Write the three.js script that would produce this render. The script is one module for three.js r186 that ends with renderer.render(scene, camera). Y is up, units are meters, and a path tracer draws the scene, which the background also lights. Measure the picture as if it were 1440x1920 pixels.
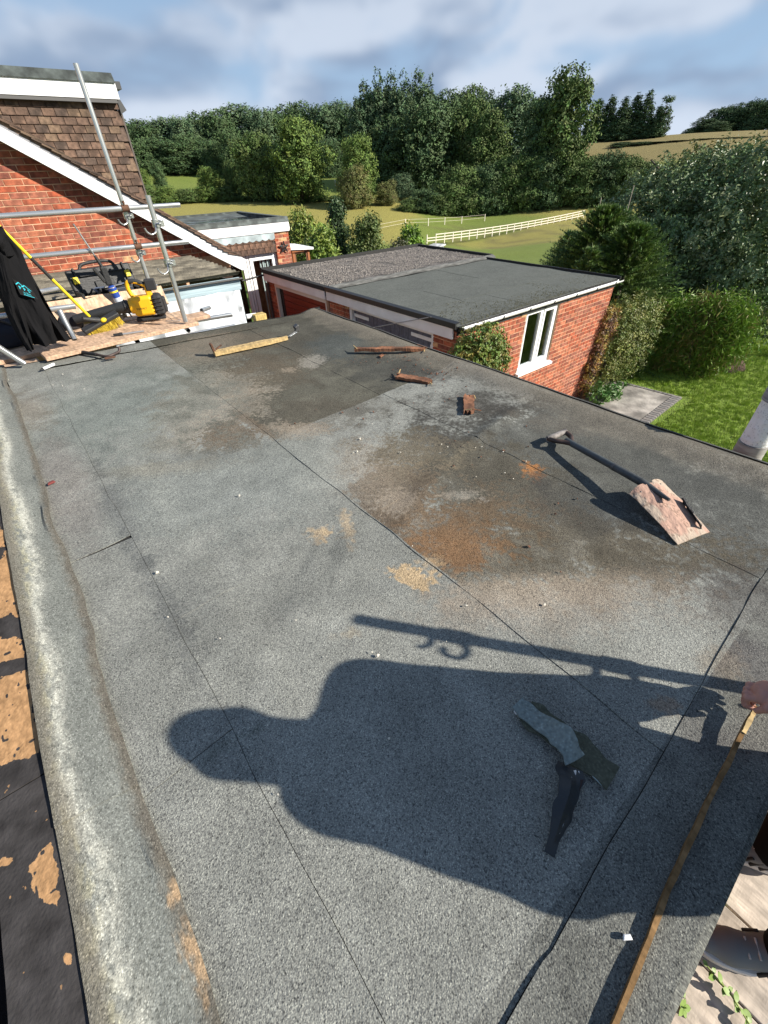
import * as THREE from 'three';
import { mergeGeometries, toCreasedNormals } from 'three/addons/utils/BufferGeometryUtils.js';
import { RoundedBoxGeometry } from 'three/addons/geometries/RoundedBoxGeometry.js';
import { MarchingCubes } from 'three/addons/objects/MarchingCubes.js';

// ---------------------------------------------------------------- camera, sky, sun, exposure
const scene = new THREE.Scene();
const R = Math.PI / 180;
const CAM = new THREE.Vector3(0, 4.3, 0);
const camera = new THREE.PerspectiveCamera(100.65, 768 / 1024, 0.05, 3000);
camera.position.copy(CAM);
camera.rotation.set(-39.236 * R, -38 * R, -1.829 * R, 'YXZ');
camera.updateMatrixWorld(true);
const renderer = new THREE.WebGLRenderer({ antialias: true });
renderer.setSize(768, 1024);
renderer.toneMapping = THREE.LinearToneMapping;
renderer.toneMappingExposure = 1.8;
renderer.shadowMap.enabled = true;
const SUN = new THREE.Vector3(0.528, 0.515, 0.675).normalize();
const sun = new THREE.DirectionalLight(new THREE.Color(1.0, 0.93, 0.82), 5.0);
sun.position.copy(SUN).multiplyScalar(60).add(new THREE.Vector3(4, 2, -5));
sun.target.position.set(4, 2, -5);
sun.castShadow = true; sun.shadow.radius = 1;
sun.shadow.mapSize.set(4096, 4096);
Object.assign(sun.shadow.camera, { left: -40, right: 40, top: 40, bottom: -40, near: 1, far: 160 });
sun.name = 'sun';
scene.add(sun, sun.target);

// ---------------------------------------------------------------- small maths
function rng(seed) { let a = seed >>> 0; return () => { a = (a + 0x6D2B79F5) >>> 0; let t = a; t = Math.imul(t ^ (t >>> 15), t | 1); t ^= t + Math.imul(t ^ (t >>> 7), t | 61); return ((t ^ (t >>> 14)) >>> 0) / 4294967296; }; }
const clamp = (v, a = 0, b = 1) => v < a ? a : v > b ? b : v;
const lerp = (a, b, t) => a + (b - a) * t;
const sm = (a, b, v) => { const t = clamp((v - a) / (b - a)); return t * t * (3 - 2 * t); };
const PERM = (() => { const r = rng(77), p = new Float32Array(65536); for (let i = 0; i < 65536; i++) p[i] = r(); return p; })();
function h2(x, y) { return PERM[((Math.imul(x, 374761) ^ Math.imul(y, 668265263)) >>> 3) & 65535]; }
function noise(x, y) {
  const xi = Math.floor(x), yi = Math.floor(y); let fx = x - xi, fy = y - yi;
  fx = fx * fx * (3 - 2 * fx); fy = fy * fy * (3 - 2 * fy);
  const a = h2(xi, yi), b = h2(xi + 1, yi), c = h2(xi, yi + 1), d = h2(xi + 1, yi + 1);
  return a + (b - a) * fx + (c - a) * fy + (a - b - c + d) * fx * fy;
}
function fbm(x, y, o = 4) { let s = 0, a = 0.5, n = 0; for (let i = 0; i < o; i++) { s += a * noise(x, y); n += a; a *= 0.5; x = x * 2.03 + 17.1; y = y * 2.03 + 5.7; } return s / n; }
// a photo pixel gives a direction; the point comes from the plane or distance it is on
function dirOf(px, py) { return new THREE.Vector3((px - 720) / 796.4, -(py - 960) / 796.4, -1).applyQuaternion(camera.quaternion); }
function atY(px, py, y) { const d = dirOf(px, py); return CAM.clone().addScaledVector(d, (y - CAM.y) / d.y); }
function atX(px, py, x) { const d = dirOf(px, py); return CAM.clone().addScaledVector(d, x / d.x); }
function atZ(px, py, z) { const d = dirOf(px, py); return CAM.clone().addScaledVector(d, z / d.z); }
function atR(px, py, r) { const d = dirOf(px, py); return CAM.clone().addScaledVector(d, r / Math.hypot(d.x, d.z)); }
const V = (x, y, z) => new THREE.Vector3(x, y, z);
const lin = (r, g, b) => new THREE.Color().setRGB(r, g, b);

// ---------------------------------------------------------------- the sky (air and cloud only)
{
  const W = 1024, Hh = 512, data = new Float32Array(W * Hh * 4);
  const v3 = (x, y, z) => { const zi = Math.floor(z); let f = z - zi; f = f * f * (3 - 2 * f); return lerp(noise(x + zi * 17.3, y + zi * 9.1), noise(x + (zi + 1) * 17.3, y + (zi + 1) * 9.1), f); };
  const f3 = (x, y, z, o) => { let s = 0, a = 0.5, n = 0; for (let i = 0; i < o; i++) { s += a * v3(x, y, z); n += a; a *= 0.52; x = x * 2.05 + 3.1; y = y * 2.05 + 1.7; z = z * 2.05 + 5.3; } return s / n; };
  for (let j = 0; j < Hh; j++) for (let i = 0; i < W; i++) {
    const th = (j + 0.5) / Hh * Math.PI - Math.PI / 2, ph = (i + 0.5) / W * Math.PI * 2 - Math.PI, x = Math.cos(th) * Math.cos(ph), y = Math.sin(th), z = Math.cos(th) * Math.sin(ph), e = Math.sqrt(Math.max(0, y));
    let r = lerp(0.29, 0.055, e), g = lerp(0.40, 0.12, e), b = lerp(0.51, 0.26, e);
    if (y > -0.05) {
      const w = f3(x * 4, y * 7, z * 4, 3) - 0.5, c = sm(0.35, 0.56, f3(x * 4.2 + w * 1.6, y * 11 - w, z * 4.2 + w * 1.2, 6)), dk = sm(0.36, 0.60, f3(x * 5 + 9 + w, y * 13 + 4, z * 5 + w, 5)), cc = c * 0.92 * (1 - 0.35 * y), br = 1 - 0.5 * y;
      r = lerp(r, lerp(0.40, 0.17, dk) * br, cc); g = lerp(g, lerp(0.445, 0.225, dk) * br, cc); b = lerp(b, lerp(0.52, 0.32, dk) * br, cc);
    } else { r = 0.16; g = 0.18; b = 0.17; }
    const k = (j * W + i) * 4; data[k] = r; data[k + 1] = g; data[k + 2] = b; data[k + 3] = 1;
  }
  const sky = new THREE.DataTexture(data, W, Hh, THREE.RGBAFormat, THREE.FloatType);
  sky.mapping = THREE.EquirectangularReflectionMapping; sky.magFilter = sky.minFilter = THREE.LinearFilter; sky.wrapS = THREE.RepeatWrapping; sky.needsUpdate = true;
  scene.background = sky; scene.environment = sky;
  scene.backgroundIntensity = 1; scene.environmentIntensity = 1;
}

// ---------------------------------------------------------------- object helpers
const used = {};
function numbered(n) { const k = used[n] = (used[n] ?? -1) + 1; return k ? n + '_' + String(k).padStart(3, '0') : n; }
function tag(o, label, category, group, kind) { Object.assign(o.userData, { label, category }); if (group) o.userData.group = group; if (kind) o.userData.kind = kind; return o; }
function thing(name, label, category, pos = [0, 0, 0], turn = 0, group) {
  const o = new THREE.Group(); o.name = numbered(name); scene.add(o); o.position.set(...(pos.isVector3 ? pos.toArray() : pos)); o.rotation.y = turn;
  return tag(o, label, category, group);
}
function mesh(name, geo, mat, parent = scene) {
  if (Array.isArray(geo)) geo = merge(geo);
  const m = new THREE.Mesh(geo, mat); m.name = parent === scene ? numbered(name) : name; m.castShadow = m.receiveShadow = true; parent.add(m); return m;
}
function struct(name, geo, mat, label, category) { const m = mesh(name, geo, mat); m.userData.kind = 'structure'; if (label) { m.userData.label = label; m.userData.category = category; } return m; }
function merge(list) {
  list = list.map(g => { g = g.index ? g.toNonIndexed() : g; if (!g.attributes.normal) g.computeVertexNormals(); return g; });
  const anyC = list.some(g => g.attributes.color);
  for (const g of list) {
    if (!g.attributes.uv) g.setAttribute('uv', new THREE.BufferAttribute(new Float32Array(g.attributes.position.count * 2), 2));
    if (anyC && !g.attributes.color) g.setAttribute('color', new THREE.BufferAttribute(new Float32Array(g.attributes.position.count * 3).fill(1), 3));
    for (const k of Object.keys(g.attributes)) if (!['position', 'normal', 'uv', 'color'].includes(k)) g.deleteAttribute(k);
  }
  return list.length === 1 ? list[0] : mergeGeometries(list);
}
// uv in metres by the dominant axis of each face; offset keeps pieces from repeating
function uvm(g, k = 1, ox = 0, oy = 0) {
  g = g.index ? g.toNonIndexed() : g; const p = g.attributes.position, n = g.attributes.normal || (g.computeVertexNormals(), g.attributes.normal), uv = new Float32Array(p.count * 2);
  for (let i = 0; i < p.count; i += 3) {
    let nx = 0, ny = 0, nz = 0; for (let j = 0; j < 3; j++) { nx += Math.abs(n.getX(i + j)); ny += Math.abs(n.getY(i + j)); nz += Math.abs(n.getZ(i + j)); }
    for (let j = 0; j < 3; j++) {
      const x = p.getX(i + j), y = p.getY(i + j), z = p.getZ(i + j); let u, v;
      if (ny >= nx && ny >= nz) { u = x; v = z; } else if (nx >= nz) { u = z; v = y; } else { u = x; v = y; }
      uv[(i + j) * 2] = u * k + ox; uv[(i + j) * 2 + 1] = v * k + oy;
    }
  }
  g.setAttribute('uv', new THREE.BufferAttribute(uv, 2)); return g;
}
function box(x0, x1, y0, y1, z0, z1) { const g = new THREE.BoxGeometry(x1 - x0, y1 - y0, z1 - z0); g.translate((x0 + x1) / 2, (y0 + y1) / 2, (z0 + z1) / 2); return g; }
function rbox(w, h, d, r = 0.005, s = 2) { return new RoundedBoxGeometry(w, h, d, s, r); }
function tubeAB(a, b, r0, r1 = r0, seg = 12, open = false) {
  const d = b.clone().sub(a), g = new THREE.CylinderGeometry(r1, r0, d.length(), seg, 1, open);
  g.applyQuaternion(new THREE.Quaternion().setFromUnitVectors(V(0, 1, 0), d.clone().normalize())); g.translate((a.x + b.x) / 2, (a.y + b.y) / 2, (a.z + b.z) / 2); return g;
}
function pipeAB(a, b, r, wall = 0.004, seg = 16) { // an open tube with a wall, as scaffold tube is
  const L = a.distanceTo(b), pts = [V(r - wall, 0, 0), V(r, 0, 0), V(r, L, 0), V(r - wall, L, 0), V(r - wall, 0, 0)].map(v => new THREE.Vector2(v.x, v.y));
  const g = toCreasedNormals(new THREE.LatheGeometry(pts, seg), 0.6);
  g.applyQuaternion(new THREE.Quaternion().setFromUnitVectors(V(0, 1, 0), b.clone().sub(a).normalize())); g.translate(a.x, a.y, a.z); return g;
}
function curve(pts, r, seg = 24, rad = 6) { return new THREE.TubeGeometry(new THREE.CatmullRomCurve3(pts), seg, r, rad, false); }
// solid with a thickness from a grid of points f(u,v) -> Vector3
function sheet(f, nu, nv, th, up = V(0, 1, 0)) {
  const P = [], N = nu + 1; for (let j = 0; j <= nv; j++) for (let i = 0; i <= nu; i++) P.push(f(i / nu, j / nv));
  const pos = [], uv = []; const tri = (a, b, c, ua, ub, uc) => { pos.push(...a.toArray(), ...b.toArray(), ...c.toArray()); uv.push(...ua, ...ub, ...uc); };
  const low = P.map(q => q.clone().addScaledVector(up, -th)), U = (i, j) => [i / nu, j / nv];
  for (let j = 0; j < nv; j++) for (let i = 0; i < nu; i++) {
    const a = j * N + i, b = a + 1, c = a + N, d = c + 1;
    tri(P[a], P[b], P[d], U(i, j), U(i + 1, j), U(i + 1, j + 1)); tri(P[a], P[d], P[c], U(i, j), U(i + 1, j + 1), U(i, j + 1));
    tri(low[a], low[d], low[b], U(i, j), U(i + 1, j + 1), U(i + 1, j)); tri(low[a], low[c], low[d], U(i, j), U(i, j + 1), U(i + 1, j + 1));
  }
  const side = (a, b, i0, j0, i1, j1) => { tri(P[a], low[a], low[b], U(i0, j0), U(i0, j0), U(i1, j1)); tri(P[a], low[b], P[b], U(i0, j0), U(i1, j1), U(i1, j1)); };
  for (let i = 0; i < nu; i++) { side(i, i + 1, i, 0, i + 1, 0); side(nv * N + i + 1, nv * N + i, i + 1, nv, i, nv); }
  for (let j = 0; j < nv; j++) { side((j + 1) * N, j * N, 0, j + 1, 0, j); side(j * N + nu, (j + 1) * N + nu, nu, j, nu, j + 1); }
  let g = new THREE.BufferGeometry(); g.setAttribute('position', new THREE.Float32BufferAttribute(pos, 3)); g.setAttribute('uv', new THREE.Float32BufferAttribute(uv, 2));
  return toCreasedNormals(g, 0.6);
}
function extr(pts, depth, bevel = 0) { const s = new THREE.Shape(pts.map(p => new THREE.Vector2(p[0], p[1]))); return new THREE.ExtrudeGeometry(s, { depth, bevelEnabled: bevel > 0, bevelSize: bevel, bevelThickness: bevel, bevelSegments: 1, curveSegments: 8 }); }
// textures
function tex(w, h, fn, srgb = true, repeat = true) {
  const d = new Uint8Array(w * h * 4), c = [0, 0, 0];
  for (let j = 0; j < h; j++) for (let i = 0; i < w; i++) { fn(i, j, c); const k = (j * w + i) * 4; d[k] = clamp(c[0]) * 255; d[k + 1] = clamp(c[1]) * 255; d[k + 2] = clamp(c[2]) * 255; d[k + 3] = 255; }
  const t = new THREE.DataTexture(d, w, h, THREE.RGBAFormat); t.magFilter = t.minFilter = THREE.LinearFilter; if (srgb) t.colorSpace = THREE.SRGBColorSpace;
  if (repeat) t.wrapS = t.wrapT = THREE.RepeatWrapping; t.needsUpdate = true; return t;
}
const s2 = v => v <= 0 ? 0 : v < 0.0031308 ? v * 12.92 : 1.055 * Math.pow(v, 1 / 2.4) - 0.055; // linear -> sRGB
const M = (color, roughness = 0.8, o = {}) => new THREE.MeshStandardMaterial({ color, roughness, ...o });
// tiling noise texture around 1 for colour variation of a flat material
function tileNoise(x, y, n, f, o) { // wraps over n texels
  let s = 0, a = 0.5, t = 0; for (let k = 0; k < o; k++) {
    const F = f << k, u = x / n * F, v = y / n * F, xi = Math.floor(u), yi = Math.floor(v); let fx = u - xi, fy = v - yi; fx = fx * fx * (3 - 2 * fx); fy = fy * fy * (3 - 2 * fy);
    const g = (p, q) => h2(((p % F) + F) % F + k * 57, ((q % F) + F) % F + k * 91); const A = g(xi, yi), B = g(xi + 1, yi), C = g(xi, yi + 1), D = g(xi + 1, yi + 1);
    s += a * (A + (B - A) * fx + (C - A) * fy + (A - B - C + D) * fx * fy); t += a; a *= 0.5;
  } return s / t;
}
function grainTex(lo, hi, f = 8, o = 5, n = 256) { return tex(n, n, (i, j, c) => { const v = lerp(lo, hi, clamp((tileNoise(i, j, n, f, o) - 0.25) * 2)); c[0] = c[1] = c[2] = v; }); }
function bumpTex(f = 16, o = 4, n = 256) { return tex(n, n, (i, j, c) => { c[0] = c[1] = c[2] = tileNoise(i, j, n, f, o); }, false); }
// ---------------------------------------------------------------- terrain: garden, valley and hill
const TR = [0, 16, 30, 50, 80, 106, 130, 160, 200, 250, 320, 600, 1500];
const TA = [
  [-180, [0, 0, 0, 0, 0, 0, 0, 0, 0, 0, 0, 0, 0]], [-60, [0, 0, -.6, -1.5, -2, -1.5, -1, 1, 4, 6, 8, 12, 14]],
  [-20, [0, 0, -.8, -2.0, -3.2, -2.6, -1.8, 0.9, 4.4, 6.5, 8.5, 12, 14]], [0, [0, 0, -1.1, -2.8, -4.8, -3.3, -2.0, 1.0, 2.6, 5, 7.5, 12, 14]],
  [11, [0, 0, -1.2, -3.2, -6.0, -5.3, -4.0, -0.5, 3, 6, 8.5, 12, 14]], [22, [0, 0, -0.9, -2.6, -4.5, -4.7, -2.4, 2.4, 7, 9.9, 10.6, 12, 14]],
  [31, [0, 0, -.6, -1.8, -3.2, -2.8, -0.2, 3.8, 8.4, 10.9, 11.6, 13, 15]], [60, [0, 0, -.4, -1, -1.6, -1, 0.5, 4, 8, 10, 11, 13, 15]], [180, [0, 0, 0, 0, 0, 0, 0, 0, 0, 0, 0, 0, 0]]];
function prof(row, r) { let i = 0; while (i < TR.length - 2 && r > TR[i + 1]) i++; const t = clamp((r - TR[i]) / (TR[i + 1] - TR[i])); const a = row[Math.max(0, i - 1)], b = row[i], c = row[i + 1], d = row[Math.min(TR.length - 1, i + 2)];
  const t2 = t * t * (3 - 2 * t); return lerp(b, c, lerp(t, t2, 0.5)) + (a - b + d - c) * 0; }
function groundY(x, z) {
  const r = Math.hypot(x, z); let az = Math.atan2(x, -z) / R - 38; if (az < -180) az += 360;
  let i = 0; while (i < TA.length - 2 && az > TA[i + 1][0]) i++;
  const t = clamp((az - TA[i][0]) / (TA[i + 1][0] - TA[i][0]));
  return lerp(prof(TA[i][1], r), prof(TA[i + 1][1], r), t * t * (3 - 2 * t)) + (r > 40 ? (fbm(x * 0.03, z * 0.03, 3) - 0.5) * 0.5 * sm(40, 90, r) : 0);
}
{
  const pos = [], col = [], idx = [], NA = 300, rs = []; for (let r = 0.01; r < 1400;) { rs.push(r); r += Math.max(0.45, r * 0.028); }
  const C = V(0, 0, 0);
  for (const r of rs) for (let i = 0; i <= NA; i++) {
    const az = (-180 + 360 * i / NA) * R + 38 * R, x = Math.sin(az) * r, z = -Math.cos(az) * r, y = groundY(x, z), dg = az / R - 38;
    pos.push(x, y - (r < 12 ? 0.004 : 0), z);
    const n = fbm(x * 0.25, z * 0.25, 4), n2 = fbm(x * 0.06 + 9, z * 0.06, 3);
    let c = [lerp(0.19, 0.25, n), lerp(0.29, 0.34, n), lerp(0.025, 0.04, n)];        // garden lawn
    const field = sm(24, 30, r);                                                       // paddock
    const pad = [lerp(0.20, 0.27, n), lerp(0.26, 0.31, n), lerp(0.03, 0.05, n)];
    const dry = sm(0.38, 0.62, n2 + (dg < 4 ? 0.34 : -0.05) - sm(100, 125, r) * 0) * sm(60, 78, r) * (1 - sm(128, 140, r));
    const tan = [0.47, 0.37, 0.10];
    for (let k = 0; k < 3; k++) { c[k] = lerp(c[k], pad[k], field); c[k] = lerp(c[k], tan[k], dry * 0.85); }
    const hill = sm(17, 20, dg) * sm(150, 165, r), crop = [lerp(0.36, 0.29, n), lerp(0.26, 0.22, n), lerp(0.10, 0.08, n)];
    for (let k = 0; k < 3; k++) c[k] = lerp(c[k], crop[k], hill);
    const worn = sm(0.56, 0.7, noise(x * 0.5, z * 0.5)) * sm(66, 74, r) * (1 - sm(96, 106, r)) * sm(4, 8, dg) * 0.5;
    c[0] = lerp(c[0], 0.17, worn); c[1] = lerp(c[1], 0.125, worn); c[2] = lerp(c[2], 0.06, worn);
    col.push(...c);
  }
  for (let a = 0; a < rs.length - 1; a++) for (let i = 0; i < NA; i++) { const p = a * (NA + 1) + i, q = p + NA + 1; idx.push(p, q, p + 1, p + 1, q, q + 1); }
  const g = new THREE.BufferGeometry(); g.setAttribute('position', new THREE.Float32BufferAttribute(pos, 3)); g.setAttribute('color', new THREE.Float32BufferAttribute(col, 3));
  const uv = []; for (let i = 0; i < pos.length; i += 3) uv.push(pos[i] / 1.7, pos[i + 2] / 1.7); g.setAttribute('uv', new THREE.Float32BufferAttribute(uv, 2));
  g.setIndex(idx); g.computeVertexNormals();
  const gt = tex(512, 512, (i, j, c) => { const v = tileNoise(i, j, 512, 64, 3), w = tileNoise(i, j, 512, 8, 3); const k = lerp(0.66, 1.0, clamp(v * 1.5 - 0.2)) * lerp(0.86, 1, w); c[0] = k * lerp(1, 0.94, w); c[1] = k; c[2] = k * 0.92; });
  const gb = bumpTex(64, 3, 512);
  struct('ground', g, M(0xffffff, 1, { vertexColors: true, map: gt, bumpMap: gb, bumpScale: 0.03 }), 'mown lawn, paddock and valley fields rising to a hill', 'ground');
}
// ---------------------------------------------------------------- vegetation kit
const LEAF = (rough = 0.75, tr = 0) => tr ? new THREE.MeshPhysicalMaterial({ color: 0xffffff, vertexColors: true, roughness: rough, transmission: tr, thickness: 0, side: THREE.DoubleSide, specularIntensity: 0.6 })
  : new THREE.MeshStandardMaterial({ color: 0xffffff, vertexColors: true, roughness: rough, side: THREE.DoubleSide });
const leafFar = LEAF(0.85), leafNear = LEAF(0.5, 0.3), leafGloss = LEAF(0.38, 0.25), barkM = M(lin(0.075, 0.06, 0.045), 0.95, { bumpMap: bumpTex(12, 4), bumpScale: 0.02 });
// lobes: [x,y,z,rx,ry,rz]; leaves gather in clumps near the lobes' surfaces and some inside
function leafCloud(o) {
  const r = rng(o.seed), pos = [], col = [], L = o.lobes, vol = L.map(l => Math.pow(l[3] * l[4] * l[5], 0.6)), tot = vol.reduce((a, b) => a + b, 0);
  const a = V(), b = V(), c = V(), q = V(), n = V();
  L.forEach((l, li) => {
    const nc = Math.max(3, Math.round(o.clumps * vol[li] / tot)), per = Math.max(2, Math.round(o.leaves / o.clumps));
    for (let k = 0; k < nc; k++) {
      let u = r() * 2 - 1, ph = r() * 6.283, w = Math.sqrt(1 - u * u), rad = Math.pow(lerp(o.inner ?? 0.35, 1, r()), 0.5) * lerp(0.86, 1.12, r());
      const dx = w * Math.cos(ph), dy = u, dz = w * Math.sin(ph), cx = l[0] + dx * l[3] * rad, cy = l[1] + dy * l[4] * rad, cz = l[2] + dz * l[5] * rad;
      if (o.minY !== undefined && cy < o.minY) continue;
      const rc = o.clumpR * lerp(0.6, 1.3, r()), tone = r(), hue = r(), pal = o.pal[Math.floor(r() * o.pal.length)];
      for (let m = 0; m < per; m++) {
        const v = V(r() + r() + r() - 1.5, r() + r() + r() - 1.5, r() + r() + r() - 1.5).multiplyScalar(rc * 0.9);
        if (o.tall) { v.y *= o.tall; v.x *= 0.75; v.z *= 0.75; }
        const x = cx + v.x, y = cy + v.y, z = cz + v.z, s = o.leaf * lerp(0.6, 1.35, r());
        n.set(dx, dy * 0.7 + 0.35, dz).normalize().add(V(r() - 0.5, r() - 0.5, r() - 0.5).multiplyScalar(o.rand ?? 1.5)).normalize();
        a.set(r() - 0.5, r() - 0.5 + (o.up ?? -0.25), r() - 0.5).normalize(); b.crossVectors(n, a).normalize(); a.crossVectors(b, n).normalize();
        const asp = o.asp ?? 0.55, f = s * asp * 0.5, lift = s * 0.12;
        const base = [x - a.x * s * 0.5, y - a.y * s * 0.5, z - a.z * s * 0.5], tip = [x + a.x * s * 0.5, y + a.y * s * 0.5, z + a.z * s * 0.5];
        const l1 = [x + b.x * f + n.x * lift, y + b.y * f + n.y * lift, z + b.z * f + n.z * lift], r1 = [x - b.x * f + n.x * lift, y - b.y * f + n.y * lift, z - b.z * f + n.z * lift];
        pos.push(...base, ...l1, ...tip, ...base, ...tip, ...r1);
        const k1 = lerp(0.72, 1.28, tone) * lerp(0.8, 1.25, r()), cr = pal[0] * k1 * lerp(0.9, 1.15, hue), cg = pal[1] * k1, cb = pal[2] * k1;
        for (let t = 0; t < 6; t++) col.push(cr, cg, cb);
      }
    }
  });
  const g = new THREE.BufferGeometry(); g.setAttribute('position', new THREE.Float32BufferAttribute(pos, 3)); g.setAttribute('color', new THREE.Float32BufferAttribute(col, 3)); g.computeVertexNormals(); return g;
}
function trunkGeo(h, r0, limbs, seed, spread = 0.35) {
  const r = rng(seed), out = [tubeAB(V(0, -0.3, 0), V(r() * 0.1, h * 0.55, r() * 0.1), r0, r0 * 0.6, 8), tubeAB(V(0, h * 0.5, 0), V(0.05, h * 0.92, 0), r0 * 0.6, r0 * 0.12, 6)];
  for (let i = 0; i < limbs; i++) { const y = h * lerp(0.25, 0.75, (i + r()) / limbs), ph = i * 2.4 + r(), L = h * spread * lerp(1, 0.55, y / h); out.push(tubeAB(V(0, y, 0), V(Math.cos(ph) * L, y + L * 0.7, Math.sin(ph) * L), r0 * 0.38, r0 * 0.08, 5)); }
  return merge(out);
}
// lobes of a broadleaf crown of height h and width w standing on y=0
function crownLobes(h, w, seed, low = 0.12, n = 11) {
  const r = rng(seed), L = []; const R0 = w / 2;
  for (let i = 0; i < n; i++) { const f = (i + 0.5) / n, y = lerp(low + 0.12, 0.9, f), wd = Math.sin(Math.PI * clamp(lerp(0.3, 0.86, f))) ** 0.7, ph = i * 2.4 + r() * 1.2, rr = R0 * wd * lerp(0.3, 0.62, r());
    const s = R0 * lerp(0.34, 0.52, r()) * (0.6 + 0.5 * wd); L.push([Math.cos(ph) * rr, y * h, Math.sin(ph) * rr, s, s * lerp(0.75, 1.1, r()) * Math.max(0.75, h / w * 0.46), s]); }
  L.push([0, h * 0.52, 0, R0 * 0.62, h * 0.36, R0 * 0.62]); L.push([0, h * 0.84, 0, R0 * 0.5, h * 0.16, R0 * 0.5]); return L;
}
const G_DARK = [[0.052, 0.100, 0.036], [0.062, 0.115, 0.038], [0.072, 0.115, 0.042]], G_MID = [[0.075, 0.13, 0.030], [0.085, 0.14, 0.032], [0.09, 0.13, 0.038]],
  G_LIGHT = [[0.10, 0.165, 0.03], [0.115, 0.17, 0.032], [0.085, 0.145, 0.03]], G_BLUE = [[0.068, 0.122, 0.058], [0.08, 0.14, 0.062], [0.09, 0.135, 0.064]], G_OLIVE = [[0.14, 0.155, 0.045], [0.12, 0.145, 0.04], [0.16, 0.155, 0.06]];
const protoCache = {};
function treeProto(kind) { // unit trees: 10 m high
  if (protoCache[kind]) return protoCache[kind];
  const [type, palName, v] = kind.split('|'); const pal = { dark: G_DARK, mid: G_MID, light: G_LIGHT, blue: G_BLUE, olive: G_OLIVE }[palName], seed = 100 + (+v) * 37 + type.length * 7; let crown, trunk;
  if (type === 'round') { crown = leafCloud({ seed, lobes: crownLobes(10, 9, seed, -0.04, 15).concat([[0, 2.2, 0, 2.9, 2.2, 2.9]]), clumps: 1500, leaves: 17000, clumpR: 0.5, leaf: 0.33, pal, inner: 0.45 }); trunk = trunkGeo(8, 0.32, 6, seed); }
  if (type === 'tall') { crown = leafCloud({ seed, lobes: crownLobes(10, 6.6, seed, -0.04, 16).concat([[0, 2.2, 0, 2.3, 2.2, 2.3]]), clumps: 1400, leaves: 16000, clumpR: 0.42, leaf: 0.29, pal, inner: 0.45 }); trunk = trunkGeo(8.5, 0.28, 7, seed, 0.2); }
  if (type === 'poplar') { const r = rng(seed), L = []; for (let i = 0; i < 9; i++) { const ph = i * 2.4, rr = i ? 1.05 * Math.sqrt(i / 9) : 0, hh = lerp(9.9, 7.6, rr / 1.2 + r() * 0.3); for (let k = 0; k < 6; k++) L.push([Math.cos(ph) * rr + (r() - 0.5) * 0.2, hh * (0.09 + 0.155 * k), Math.sin(ph) * rr + (r() - 0.5) * 0.2, k === 5 ? 0.5 : 0.8, hh * (k === 5 ? 0.115 : 0.13), k === 5 ? 0.5 : 0.8]); } crown = leafCloud({ seed, lobes: L, clumps: 1500, leaves: 16000, clumpR: 0.26, leaf: 0.22, tall: 1.5, up: 0.5, pal, inner: 0.4 }); trunk = trunkGeo(9, 0.2, 5, seed, 0.08); }
  if (type === 'conifer') { const L = [], r = rng(seed); for (let i = 0; i < 14; i++) { const f = i / 13, y = lerp(0.5, 9.6, f), w = lerp(2.3, 0.22, Math.pow(f, 0.85)); L.push([(r() - 0.5) * 0.5 * (1 - f), y, (r() - 0.5) * 0.5 * (1 - f), w, 0.55, w]); } crown = leafCloud({ seed, lobes: L, clumps: 800, leaves: 8500, clumpR: 0.34, leaf: 0.34, asp: 0.4, up: 0.35, pal, inner: 0.5 }); trunk = trunkGeo(9.5, 0.22, 4, seed, 0.06); }
  if (type === 'bush') { crown = leafCloud({ seed, lobes: crownLobes(10, 12, seed, -0.08, 12).concat([[0, 2.4, 0, 5, 2.6, 5]]), clumps: 1300, leaves: 15000, clumpR: 0.6, leaf: 0.4, pal, inner: 0.45 }); trunk = trunkGeo(5, 0.3, 7, seed, 0.5); }
  return protoCache[kind] = { crown, trunk };
}
const WID = { round: 8.6, tall: 5.9, poplar: 4.0, conifer: 4.9, bush: 12.4 };
function tree(kind, name, label, group, px, topPy, r, wpx, turn = 0, category = 'tree') {
  const p = atR(px, topPy, r), y0 = groundY(p.x, p.z), h = p.y - y0, d = CAM.distanceTo(p), dir = dirOf(px, topPy), wid = wpx / 796.4 * d / dir.length(), pr = treeProto(kind), type = kind.split('|')[0];
  const o = thing(name, label, category, [p.x, y0, p.z], turn, group); const sx = wid / WID[type], sy = h / 10.1;
  const c = mesh('crown', pr.crown, leafFar, o); c.scale.set(sx, sy, sx); const t = mesh('trunk', pr.trunk, barkM, o); t.scale.set(Math.min(sx, 1.6), sy, Math.min(sx, 1.6)); return o;
}
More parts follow.
